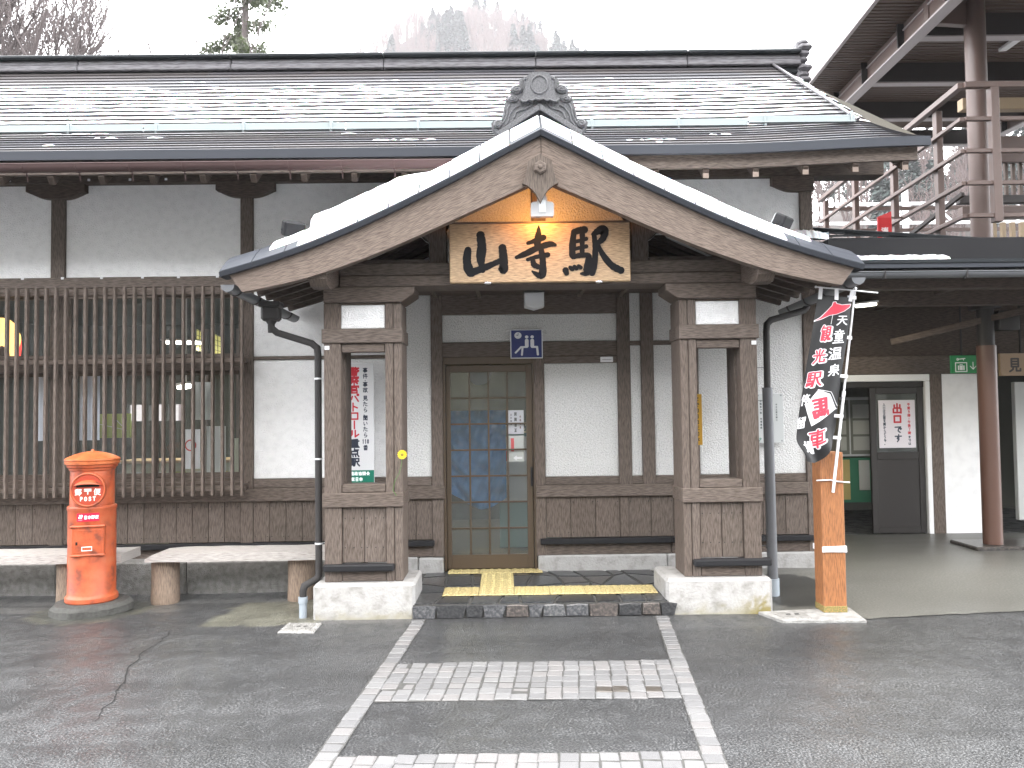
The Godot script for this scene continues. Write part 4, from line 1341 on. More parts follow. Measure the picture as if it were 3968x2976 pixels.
func porch() -> void:
	var t := thing("entrance_porch", "gabled timber entrance porch with curved bargeboards and two framed piers", "porch", V(X0, 0, -6.9))
	for s in [-1.0, 1.0]: pier(t, s)
	var z := -6.5
	# cross beams over the piers
	piece("beam", V(-1.36, 2.80, z - .30), V(1.975, 2.905, z + .004), wood("wood_h"), t, .006)
	piece("beam", V(-1.36, 2.708, z - .28), V(1.975, 2.796, z + .022), wood("wood_h"), t, .006)
	for s in [-1.0, 1.0]:
		# long beams on each side, running back to the wall; their noses poke out under the gable
		var st := S()
		var xo: float = X0 + s * 1.805
		var xi: float = X0 + s * 1.67
		var lo := minf(xo, xi)
		var hi := maxf(xo, xi)
		var prof := [[-6.045, 2.785], [-6.045, 2.70], [-6.10, 2.652], [-6.22, 2.645], [-6.5, 2.72], [-7.7, 2.72], [-7.7, 2.86], [-6.5, 2.86], [-6.2, 2.81]]
		var poly := PackedVector2Array()
		for q in prof: poly.append(Vector2(-q[0], q[1]))
		# turn the profile: its x axis runs backwards along -z
		prism(st, poly, lo, hi, Transform3D(Basis(V(0, 0, -1), V(0, 1, 0), V(1, 0, 0)), Vector3.ZERO), .006)
		obj("side_beam", st, wood("wood_z"), t)
		# stepped bracket arm over the pier
		st = S()
		poly = PackedVector2Array()
		for q in [[1.79, 2.704], [1.04, 2.704], [1.04, 2.65], [1.115, 2.60], [1.15, 2.578], [1.79, 2.578]]: poly.append(Vector2(X0 + s * q[0], q[1]))
		prism(st, poly, z - .30, z + .03, Transform3D(), .006)
		obj("bracket_arm", st, wood("wood_h"), t)
	# gable field
	var gz := -6.62
	for s in [-1.0, 1.0]:
		var st := S()
		var poly := PackedVector2Array([Vector2(X0 + s * .06, 3.19), Vector2(X0 + s * .06, 3.60)])
		for k in 8: poly.append(Vector2(X0 + s * (.12 + k * .08), fy(.12 + k * .08) - .12))
		poly.append(Vector2(X0 + s * .78, 3.19))
		prism(st, poly, gz - .06, gz, Transform3D(), .004)
		obj("plaster_panel", st, M.shaded_roughcast, t)
		st = S()
		poly = PackedVector2Array([Vector2(X0 + s * .06, 2.907), Vector2(X0 + s * .06, 3.185), Vector2(X0 + s * .775, 3.185), Vector2(X0 + s * .775, 2.907)])
		prism(st, poly, gz - .06, gz, Transform3D(), .004)
		obj("plaster_panel", st, M.shaded_roughcast, t)
		st = S()
		poly = PackedVector2Array([Vector2(X0 + s * .93, 2.955), Vector2(X0 + s * .93, 3.10)])
		for k in 4: poly.append(Vector2(X0 + s * (.96 + k * .04), 3.135 + .02 * k - .02 * absf(k - 1)))
		for k in 8: poly.append(Vector2(X0 + s * (1.1 + k * .085), fy(1.1 + k * .085) - .12))
		poly.append(Vector2(X0 + s * 1.69, 2.955))
		prism(st, poly, gz - .06, gz, Transform3D(), .004)
		obj("plaster_panel", st, M.shaded_roughcast, t)
		# struts with a curved bracing shoulder
		st = S()
		poly = PackedVector2Array([Vector2(X0 + s * .785, 2.907), Vector2(X0 + s * .92, 2.907), Vector2(X0 + s * .92, 3.09), Vector2(X0 + s * 1.02, 3.19), Vector2(X0 + s * 1.02, 3.24), Vector2(X0 + s * .785, 3.34)])
		prism(st, poly, gz - .05, gz + .05, Transform3D(), .006)
		obj("strut", st, wood("wood_v"), t)
		piece("tie_board", V(minf(X0 + s * .93, X0 + s * 1.69), 2.907, gz - .05), V(maxf(X0 + s * .93, X0 + s * 1.69), 2.953, gz + .03), wood("wood_h"), t)
	piece("strut", V(X0 - .058, 2.907, gz - .06), V(X0 + .058, 3.62, gz + .05), wood("wood_v"), t, .005)
	# ridge beam and its cross arm
	piece("ridge_beam", V(X0 - .055, 3.50, -7.6), V(X0 + .055, 3.66, -6.10), wood("wood_z"), t, .006)
	# bargeboards, mitred at the top
	for s in [-1.0, 1.0]:
		var st := S()
		var n := 34
		var zf := -6.0
		var zb := -6.085
		var rows := []
		for k in n + 1:
			var dt := lerpf(0.002, 2.40, k / float(n))
			var db := lerpf(0.002, 2.30, k / float(n))
			rows.append([V(X0 + s * dt, fy(dt) - .026, zf), V(X0 + s * db, by(db), zf), dt])
		st.set_smooth_group(-1)
		for k in n:
			var a: Vector3 = rows[k][0]; var b: Vector3 = rows[k][1]
			var c: Vector3 = rows[k + 1][1]; var d: Vector3 = rows[k + 1][0]
			var ua: float = rows[k][2]; var ub: float = rows[k + 1][2]
			var bz := V(0, 0, zb - zf)
			var faces := [[a, b, c, d, ua, ub, 0.0, .33], [d + bz, c + bz, b + bz, a + bz, ub, ua, 0.0, .33], [b, b + bz, c + bz, c, ua, ub, .33, .42], [a + bz, a, d, d + bz, ua, ub, -.09, 0.0]]
			for f in faces:
				var us := [Vector2(f[4], f[6]), Vector2(f[4], f[7]), Vector2(f[5], f[7]), Vector2(f[5], f[6])]
				var q := [f[0], f[1], f[2], f[3]]
				if s > 0: uvquad(st, q[0], q[1], q[2], q[3], us[0], us[1], us[2], us[3])
				else: uvquad(st, q[3], q[2], q[1], q[0], us[3], us[2], us[1], us[0])
		for e in [0, n]:
			var a: Vector3 = rows[e][0]; var b: Vector3 = rows[e][1]
			var bz := V(0, 0, zb - zf)
			var us := [Vector2(0, 0), Vector2(0, .33), Vector2(.05, .33), Vector2(.05, 0)]
			if (e == 0) == (s > 0): uvquad(st, a + bz, b + bz, b, a, us[0], us[1], us[2], us[3])
			else: uvquad(st, a, b, b + bz, a + bz, us[0], us[1], us[2], us[3])
		obj("bargeboard", st, M.wood_uv, t)
		# dark metal edging above the board
		st = S()
		for k in 26:
			var d0 := lerpf(0.001, 2.46, k / 26.0)
			var d1 := lerpf(0.001, 2.46, (k + 1) / 26.0)
			var p := [V(X0 + s * d0, fy(d0) - .030, -5.965), V(X0 + s * d1, fy(d1) - .030, -5.965), V(X0 + s * d1, fy(d1) + .004, -5.948), V(X0 + s * d0, fy(d0) + .004, -5.948)]
			var q := [p[0] + V(0, .002, -.16), p[1] + V(0, .002, -.16)]
			if s > 0:
				quad(st, p[0], p[1], p[2], p[3]); quad(st, q[0], q[1], p[1], p[0])
			else:
				quad(st, p[1], p[0], p[3], p[2]); quad(st, q[1], q[0], p[0], p[1])
		obj("verge_edge", st, M.roof_metal, t)
	gegyo(t)
	# roof: standing sheets with seams, boards below
	for s in [-1.0, 1.0]:
		var k := 0
		var d := 0.0
		while d < 2.45:
			var d2 := minf(d + .245, 2.47)
			var st := S()
			roof_patch(st, s, d + .002, d2 - .003, US, .0, .012)
			obj("roof_sheet", st, M.roof_metal, t)
			d = d2 + .001
			k += 1
		# closing boards under the sheets, laid from front to back
		for b in 12:
			var st := S()
			var d0 := .02 + b * .2
			var d1 := minf(d0 + .196, 2.40)
			var y0 := fy(d0) - .035
			var y1 := fy(d1) - .035
			var a := V(X0 + s * d0, y0, -6.09); var c := V(X0 + s * d1, y1, -6.09)
			var e := V(0, 0, -1.55)
			if s > 0: quad(st, a, a + e, c + e, c)
			else: quad(st, c, c + e, a + e, a)
			var up := V(0, .012, 0)
			if s > 0: quad(st, a + up, c + up, c + up + e, a + up + e)
			else: quad(st, c + up, a + up, a + up + e, c + up + e)
			obj("roof_board", st, wood("dark_shade_z"), t)
		for j in 7:
			var st := S()
			var zz := -6.16 - j * .235
			for b in 10:
				var d0 := .08 + b * .23
				var d1 := d0 + .23
				bar(st, V(X0 + s * d0, fy(d0) - .072, zz), V(X0 + s * d1, fy(d1) - .072, zz), .05, .07, .0)
			obj("rafter", st, wood("dark_shade_h"), t)
	# flat boarded ceiling inside, with battens running back
	for k in 8:
		piece("ceiling_board", V(-1.36, 2.80, -6.83 - k * .112), V(1.97, 2.815, -6.725 - k * .112), wood("dark_shade_h"), t, .002)
	for x in [-1.1, -.68, -.26, .72, 1.12, 1.55]:
		piece("ceiling_batten", V(x, 2.774, -7.68), V(x + .035, 2.798, -6.79), wood("wood_z"), t, .002)
	var rod := S()
	var rp := []
	for k in 16: rp.append(porch_pt(1.0, .52 + k * .1, .30, .03))
	tube(rod, rp, .009, 8)
	obj("verge_rod", rod, M.steel_brown, t)
	oni(t)
	porch_snow()

func pier(t: Node3D, s: float) -> void:
	# mirrored about the middle of the porch: x = X0 + s * d
	var p = thing_part("pier", t)
	var z := -6.5
	var X := func(d0: float, d1: float, y0: float, y1: float, za: float, zb: float, called: String, m: Material, bev: float = .006) -> void:
		piece(called, V(minf(X0 + s * d0, X0 + s * d1), y0, za), V(maxf(X0 + s * d0, X0 + s * d1), y1, zb), m, p, bev)
	# concrete plinth
	var st := S()
	var a := X0 + s * (1.05 if s < 0 else .985)
	var b := X0 + s * (1.875 if s < 0 else 1.85)
	box(st, V(minf(a, b), -.06, -6.98), V(maxf(a, b), .285, -6.42), .022)
	obj("plinth", st, M.concrete_pale, p)
	st = S(1)
	var ns := fast(1.6, 131 + int(s), 4)
	var la := minf(a, b) + .022
	var lb := maxf(a, b) - .022
	for i in 40:
		for j in 14:
			for q in [[0, 0], [1, 1], [1, 0], [0, 0], [0, 1], [1, 1]]:
				var u: float = (i + q[0]) / 40.0
				var v: float = (j + q[1]) / 14.0
				var wx := lerpf(la, lb, u)
				var wy := lerpf(-.04, .262, v)
				var n1 := ns.get_noise_2d(wx * 3.0, wy * 4.0)
				var n2 := ns.get_noise_2d(wx * 9.0 + 7.0, wy * 9.0)
				var col := Color(.93, .92, .91).lerp(Color(.70, .69, .66), sstep(.0, .45, n1))
				col = col.lerp(Color(.62, .58, .42), .8 * sstep(.42, .05, v + .35 * n1))
				if s > 0: col = col.lerp(Color(.46, .37, .09), sstep(.55, .95, u + .3 * n1) * sstep(.62, .25, v + .5 * n2) * .9)
				st.set_color(col)
				st.add_vertex(V(wx, wy, -6.4188) - org)
	obj("plinth_face", st, M.concrete_stained, p)
	# four corner posts
	X.call(1.655, 1.795, .285, 2.578, z - .13, z, "post", wood("wood_v"))
	X.call(1.225, 1.29, .285, 2.578, z - .13, z, "post", wood("wood_v"))
	X.call(1.155, 1.222, .285, 2.578, z - .36, z - .006, "post", wood("wood_v"))
	X.call(1.70, 1.795, .285, 2.578, z - .36, z - .20, "post", wood("wood_v"))
	X.call(1.64, 1.70, 1.0, 2.243, z - .36, z - .131, "jamb", wood("wood_v"), .003)
	# rails that wrap round
	for y in [[2.243, 2.362], [.893, 1.010]]:
		X.call(1.145, 1.81, y[0], y[1], z - .06, z + .018, "rail", wood("wood_h"))
		X.call(1.143, 1.20, y[0] + .002, y[1] - .002, z - .37, z - .062, "rail", wood("wood_z"))
		X.call(1.755, 1.812, y[0] + .002, y[1] - .002, z - .37, z - .062, "rail", wood("wood_z"))
	# white panel at the top
	X.call(1.292, 1.653, 2.364, 2.56, z - .05, z - .012, "plaster_panel", M.plaster)
	X.call(1.292, 1.653, 2.561, 2.578, z - .05, z - .008, "cap_board", wood("wood_h"))
	# opening: head and sill
	X.call(1.292, 1.653, 2.168, 2.242, z - .1, z - .014, "head", wood("wood_h"))
	X.call(1.292, 1.653, 1.011, 1.078, z - .2, z - .01, "sill", wood("wood_h"))
	# boarded foot with nails, drip board, bottom board
	X.call(1.292, 1.471, .436, .892, z - .06, z - .022, "plank", wood("wood_v"))
	X.call(1.475, 1.653, .436, .892, z - .06, z - .024, "plank", wood("wood_v"))
	st = S()
	for yy in [.56, .80]:
		for d in [1.315, 1.38, 1.45, 1.495, 1.56, 1.63]:
			ball(st, V(X0 + s * d, yy, z - .022), V(.005, .005, .003), 6, 4)
	obj("nail", st, M.black_metal, p)
	X.call(1.222 if s < 0 else 1.225, 1.80 if s < 0 else 1.86, .376, .432, z - .04, z + .055, "drip_board", M.black_metal, .01)
	X.call(1.292, 1.653, .287, .374, z - .06, z - .004, "board", wood("wood_h"))
	# side boards closing the foot
	X.call(1.17, 1.19, .287, .89, z - .36, z - .14, "plank", wood("wood_v"), .002)
	X.call(1.775, 1.79, .287, .89, z - .20, z - .135, "plank", wood("wood_v"), .002)
	# tiny clips
	X.call(1.748, 1.788, 2.19, 2.222, z, z + .008, "cable_clip", M.white_plastic, .002)
	X.call(1.765, 1.79, 2.70, 2.725, z + .022, z + .034, "cable_clip", M.white_plastic, .002)

func gegyo(t: Node3D) -> void:
	# carved pendant board over the mitre of the bargeboards
	var g := thing_part("gable_pendant", t)
	var st := S()
	var poly := PackedVector2Array()
	var halfp := [[0, 3.628], [.09, 3.572], [.098, 3.53], [.104, 3.485], [.118, 3.44], [.138, 3.402], [.10, 3.385], [.06, 3.352], [.028, 3.308], [0, 3.25]]
	for q in halfp: poly.append(Vector2(X0 - .012 + q[0], q[1]))
	for k in range(halfp.size() - 2, 0, -1): poly.append(Vector2(X0 - .012 - halfp[k][0], halfp[k][1]))
	prism(st, poly, -5.998, -5.95, Transform3D(), .008)
	obj("board", st, M.wood_v1, g)
	st = S()
	var hx := PackedVector2Array()
	for k in 6: hx.append(Vector2(X0 - .012, 3.52) + Vector2.from_angle(PI / 2 + TAU * k / 6) * .052)
	prism(st, hx, -5.95, -5.922, Transform3D(), .008)
	obj("hexagon_boss", st, M.wood_h2, g)
	st = S()
	ball(st, V(X0 - .012, 3.52, -5.922), V(.02, .02, .010), 12, 6)
	obj("pin", st, M.wood_v0, g)

func oni(t: Node3D) -> void:
	var g := thing_part("ridge_ornament", t)
	var k := .000633
	var fr := Transform3D(Basis.from_scale(V(1, 1, 1)), V(X0 + .012, 3.94, -6.40))
	var P := func(x: float, y: float) -> Vector2: return Vector2((x - 785) * k, (900 - y) * k)
	var half := [[785, 590], [245, 945], [215, 870], [170, 810], [155, 750], [185, 712], [240, 703], [290, 722], [302, 640], [328, 540], [342, 440], [368, 396], [410, 392], [406, 320], [432, 276], [480, 252], [532, 236], [526, 178], [560, 156], [612, 140], [660, 98], [720, 82], [785, 78]]
	var poly := PackedVector2Array()
	for q in half: poly.append(P.call(q[0], q[1]))
	for i in range(half.size() - 2, 0, -1): poly.append(P.call(1570 - half[i][0], half[i][1]))
	var st := S()
	prism(st, poly, -.10, 0.0, fr, .006)
	obj("body", st, M.oni, g)
	# banded foot following the roof
	st = S()
	for s in [-1.0, 1.0]:
		var q := PackedVector2Array()
		for c in [[785, 505], [235, 872], [248, 946], [785, 592]]:
			var v: Vector2 = P.call(c[0], c[1]); v.x *= -s; q.append(v)
		prism(st, q, -.02, .028 + .001 * s, fr, .005)
	obj("foot_band", st, M.oni, g)
	# shield with a raised rim
	st = S()
	var sh := [[785, 95], [700, 100], [640, 140], [590, 190], [600, 300], [582, 390], [532, 458], [560, 496], [612, 492], [642, 468], [690, 482], [722, 458], [785, 474]]
	poly = PackedVector2Array()
	for q in sh: poly.append(P.call(q[0], q[1]))
	for i in range(sh.size() - 2, 0, -1): poly.append(P.call(1570 - sh[i][0], sh[i][1]))
	prism(st, poly, -.01, .036, fr, .006)
	obj("shield", st, M.oni, g)
	st = S()
	var ring := []
	for i in 25:
		var a := TAU * i / 24.0 + PI / 2
		var v: Vector2 = P.call(785 + 105 * cos(a), 268 - 118 * sin(a))
		ring.append(fr * V(v.x, v.y, .038))
	tube(st, ring, .0085, 8)
	# scalloped lower lip of the shield
	for s in [-1.0, 1.0]:
		var lip := []
		for q in [[785, 470], [735, 455], [690, 478], [645, 466], [610, 488], [562, 492], [534, 460]]:
			var v: Vector2 = P.call(q[0], q[1]); lip.append(fr * V(v.x * s, v.y, .040))
		tube(st, lip, .009, 8)
		# scrolls beside the shield
		for c in [[610, 186, 30, 30, .046], [492, 312, 82, 60, .022], [440, 440, 78, 50, .026], [240, 768, 62, 60, .022]]:
			var v: Vector2 = P.call(c[0], c[1])
			ball(st, fr * V(v.x * s, v.y, .004), V(c[2] * k, c[3] * k, c[4]), 14, 8)
			var sp := []
			for i in 15:
				var a := i * .62
				var rr := (1.0 - i / 17.0) * .8
				sp.append(fr * V((v.x + cos(a) * c[2] * k * rr) * s, v.y + sin(a) * c[3] * k * rr, .004 + c[4] * sqrt(1 - rr * rr * .95)))
			tube(st, sp, .005, 6)
		# wave lines
		for w in [[[690, 500], [640, 548], [590, 572], [530, 585], [480, 612], [452, 690]], [[520, 520], [470, 545], [430, 590], [395, 640], [380, 720], [330, 790]], [[398, 505], [372, 560], [362, 640], [330, 715], [300, 760]], [[330, 560], [318, 640], [300, 715]]]:
			var ln := []
			for q in w:
				var v: Vector2 = P.call(q[0], q[1]); ln.append(fr * V(v.x * s, v.y, .004))
			tube(st, ln, .0085, 6)
	obj("carving", st, M.oni, g)
	# ridge running back to the main roof
	st = S()
	box(st, V(X0 - .1, 3.98, -7.05), V(X0 + .1, 4.10, -6.48), .03)
	obj("ridge_cap", st, M.ridge_metal, g)

func porch_snow() -> void:
	org = Vector3.ZERO
	var st := S(1)
	# thin crust on the rolled verge, split at the sheet seams
	for s in [-1.0, 1.0]:
		var d := .012
		var i := 0
		while d < 2.02:
			var d2 := minf(d + .232, 2.12)
			var lo: float = .003 if d > .2 else .02
			var hi: float = .42 if d > .55 else .235
			if s > 0 and d > 1.75: lo = .09
			if s < 0 and d > 1.75: lo = .06
			var us := []
			for k in 9: us.append(lerpf(lo, hi, k / 8.0))
			st.set_smooth_group(1)
			roof_patch(st, s, d, d2 - .012, us, .013, .010 + .003 * (i % 3))
			d = d2 + .002
			i += 1
	st.set_smooth_group(1)
	# deep bank left on the left slope
	var n := fast(2.2, 91, 3)
	var nx := 30
	var nz := 14
	var g := []
	for j in nz + 1:
		var row := []
		for i in nx + 1:
			var u := i / float(nx)
			var w := j / float(nz)
			var dx := lerpf(.80, 1.93 - .08 * sstep(.3, 0, w), u)
			var th := .27 * pow(sin(clampf(w * 1.0, 0, 1) * PI * .5 + .0), .45) * minf(1.0, pow(maxf(0.0, 1 - u) * 22.0, .5)) * sstep(-.05, .35, u)
			if j == 0 or i == 0: th = 0
			th *= 1.0 + .12 * n.get_noise_2d(dx * 2, w * 3)
			var p := porch_pt(-1.0, dx, lerpf(.20, .9, w), .012)
			p.y += th
			p.x -= .04 * sstep(.5, 1.0, th / .2) * sstep(.8, 1, u)
			row.append(p)
		g.append(row)
	for j in nz:
		for i in nx: quad(st, g[j][i + 1], g[j][i], g[j + 1][i], g[j + 1][i + 1])
	# a low drift on the right slope near the lamp
	g = []
	for j in 9:
		var row := []
		for i in 21:
			var u := i / 20.0
			var w := j / 8.0
			var th := .05 * sin(PI * w) * sqrt(sin(PI * u))
			var p := porch_pt(1.0, lerpf(.9, 2.0, u), lerpf(.3, .8, w), .012)
			p.y += th
			row.append(p)
		g.append(row)
	for j in 8:
		for i in 20: quad(st, g[j][i], g[j][i + 1], g[j + 1][i + 1], g[j + 1][i])
	var o := obj("snow", st, M.snow)
	o.set_meta("kind", "stuff")
	o.set_meta("label", "smooth white snow on the curved porch roof, thick bank on its left")

# ---------------------------------------------------------------- signs and lamps of the porch
func nameboard() -> void:
	var t := thing("station_nameboard", "pale wooden nameboard with three big black brushed characters under the gable", "sign", V(X0, 2.7, -6.34))
	piece("board", V(-.436, 2.702, -6.37), V(1.026, 3.183, -6.315), M.plank_pale, t, .006)
	piece("top_strip", V(-.445, 3.184, -6.375), V(1.035, 3.196, -6.308), M.wood_h0, t, .002)
	for x in [-.13, .77]:
		var st := S()
		ball(st, V(x, 2.70, -6.318), V(.032, .014, .018), 10, 6)
		obj("bracket_foot", st, M.chrome, t)
	# brush strokes given on a 1228 x 400 board, y down
	var k := 1.462 / 1228.0
	var chars := [
		[[[212, 80, 50], [220, 160, 56], [212, 240, 52], [224, 322, 30]], [[126, 180, 44], [118, 250, 50], [130, 315, 56], [150, 340, 44]], [[140, 336, 52], [230, 305, 40], [330, 262, 34], [366, 246, 26]], [[360, 168, 46], [366, 240, 52], [364, 318, 52], [340, 312, 20]]],
		[[[608, 22, 10], [606, 70, 34], [596, 140, 40], [590, 168, 26]], [[532, 138, 22], [580, 122, 30], [640, 100, 38]], [[455, 234, 22], [520, 208, 38], [600, 170, 34], [680, 146, 36], [718, 152, 22]], [[530, 250, 22], [590, 232, 26], [666, 218, 34]], [[622, 180, 34], [632, 260, 38], [628, 350, 46], [600, 356, 34], [560, 330, 12]], [[566, 262, 30], [574, 286, 36], [600, 300, 30]]],
		[[[848, 60, 34], [838, 130, 40], [834, 220, 40], [846, 236, 30]], [[846, 66, 34], [890, 52, 40], [918, 50, 44]], [[904, 58, 36], [902, 130, 30], [900, 216, 30]], [[846, 132, 22], [890, 124, 24], [930, 112, 26]], [[846, 182, 22], [890, 172, 24], [930, 164, 26]], [[846, 232, 30], [900, 224, 34], [944, 232, 36], [934, 300, 46], [926, 344, 42], [890, 350, 14]], [[786, 326, 40], [792, 345, 30]], [[816, 306, 22], [832, 318, 30]], [[846, 300, 20], [860, 312, 28]], [[874, 296, 20], [888, 308, 26]], [[976, 82, 24], [1010, 62, 44], [1052, 52, 54], [1044, 110, 40], [996, 150, 28]], [[984, 92, 30], [990, 180, 34], [984, 270, 40], [966, 344, 44]], [[1004, 150, 26], [1046, 230, 34], [1100, 296, 42], [1160, 330, 44]]],
	]
	for c in chars:
		var st := S()
		var i := 0
		for s in c:
			var pts := []
			for q in s: pts.append(V(q[0] * k, -q[1] * k, q[2] * k * 1.12))
			var big := []
			for q in pts: big.append(V(q.x * 1000, q.y * 1000, q.z * 1000))
			brush(st, big, 0.0, 3.0 + i * .35, Transform3D(Basis.from_scale(V(.001, .001, .001)), V(-.436, 3.183, -6.3155)))
			i += 1
		obj("character", st, M.ink, t)

func gable_lamp() -> void:
	var t := thing("gable_spotlight", "small white spotlight hanging from the gable pendant, lit warm", "lamp", V(X0, 3.3, -6.1))
	var st := S()
	tube(st, [V(X0 + .005, 3.50, -6.11), V(X0 + .008, 3.42, -6.09), V(X0 + .006, 3.33, -6.075)], .017, 8)
	box(st, V(X0 - .018, 3.40, -6.12), V(X0 + .03, 3.43, -6.06), .006)
	obj("arm", st, M.pale_steel, t)
	# hood: a rounded trapezium, open at the back
	st = S()
	var poly := PackedVector2Array()
	for q in [[-.086, 3.172], [.086, 3.172], [.09, 3.19], [.09, 3.27], [.076, 3.285], [.04, 3.288], [.03, 3.345], [-.03, 3.345], [-.04, 3.288], [-.076, 3.285], [-.09, 3.27], [-.09, 3.19]]: poly.append(Vector2(X0 + .006 + q[0], q[1]))
	prism(st, poly, -6.11, -6.055, Transform3D(), .012)
	obj("hood", st, M.lamp_white, t)
	piece("grille", V(X0 - .022, 3.20, -6.056), V(X0 + .034, 3.30, -6.048), M.pale_steel, t, .003)
	# glowing lens at the back of the hood, aimed at the board
	piece("lens_glass", V(X0 - .066, 3.185, -6.1245), V(X0 + .078, 3.265, -6.112), M.warm_glow, t, .003)
	var l := SpotLight3D.new()
	l.name = "spotlight"
	l.light_color = Color(1.0, .66, .32)
	l.light_energy = .16
	l.light_size = .05
	l.spot_angle = 84; l.spot_angle_attenuation = .5
	l.spot_range = 6; l.spot_attenuation = 2
	l.shadow_enabled = true
	l.position = V(X0 + .006, 3.225, -6.135) - org
	l.rotation = Vector3(deg_to_rad(-22), 0, 0)
	t.add_child(l)

func porch_lamp() -> void:
	var t := thing("porch_lamp", "unlit white faceted ceiling lamp inside the porch", "lamp", V(.267, 2.8, -7.0))
	var st := S()
	var poly := PackedVector2Array([Vector2(.180, 2.595), Vector2(.267, 2.572), Vector2(.354, 2.595), Vector2(.354, 2.715), Vector2(.180, 2.715)])
	prism(st, poly, -7.09, -6.93, Transform3D(), .008)
	obj("shade", st, M.lens_off, t)
	st = S()
	poly = PackedVector2Array([Vector2(.172, 2.716), Vector2(.362, 2.716), Vector2(.362, 2.728), Vector2(.30, 2.772), Vector2(.234, 2.772), Vector2(.172, 2.728)])
	prism(st, poly, -7.1, -6.92, Transform3D(), .004)
	obj("cap", st, M.pipe_dark, t)

func pictogram() -> void:
	var im := sheet(256, 256, Color(.045, .13, .40))
	var w := Color(.83, .84, .86)
	for r in [[Vector2(3, 3), Vector2(253, 3)], [Vector2(253, 3), Vector2(253, 253)], [Vector2(253, 253), Vector2(3, 253)], [Vector2(3, 253), Vector2(3, 3)]]: ink_line(im, PackedVector2Array([r[0], r[1]]), 3, w)
	dot(im, Vector2(60, 52), 29, w)
	ink_line(im, PackedVector2Array([Vector2(60, 52), Vector2(62, 32)]), 2, Color(.045, .13, .40))
	ink_line(im, PackedVector2Array([Vector2(60, 52), Vector2(44, 47)]), 2, Color(.045, .13, .40))
	for x in [130, 174]:
		dot(im, Vector2(x, 66), 14, w)
	# two people sitting back to back, as on the public symbol
	ink_line(im, PackedVector2Array([Vector2(130, 98), Vector2(130, 148)]), 15, w)
	ink_line(im, PackedVector2Array([Vector2(174, 98), Vector2(174, 148)]), 15, w)
	ink_line(im, PackedVector2Array([Vector2(132, 156), Vector2(84, 156), Vector2(40, 206)]), 8, w)
	ink_line(im, PackedVector2Array([Vector2(96, 158), Vector2(90, 226)]), 8, w)
	ink_line(im, PackedVector2Array([Vector2(172, 156), Vector2(212, 156), Vector2(218, 224)]), 9, w)
	var t := thing("waiting_room_sign", "square blue pictogram sign of two seated figures and a clock above the door", "sign", V(.215, 2.3, -7.68))
	plate(t, Vector2(.056, 2.18), Vector2(.372, 2.464), -7.672, .02, M.white_plastic, printed("pictogram", im), "pictogram")

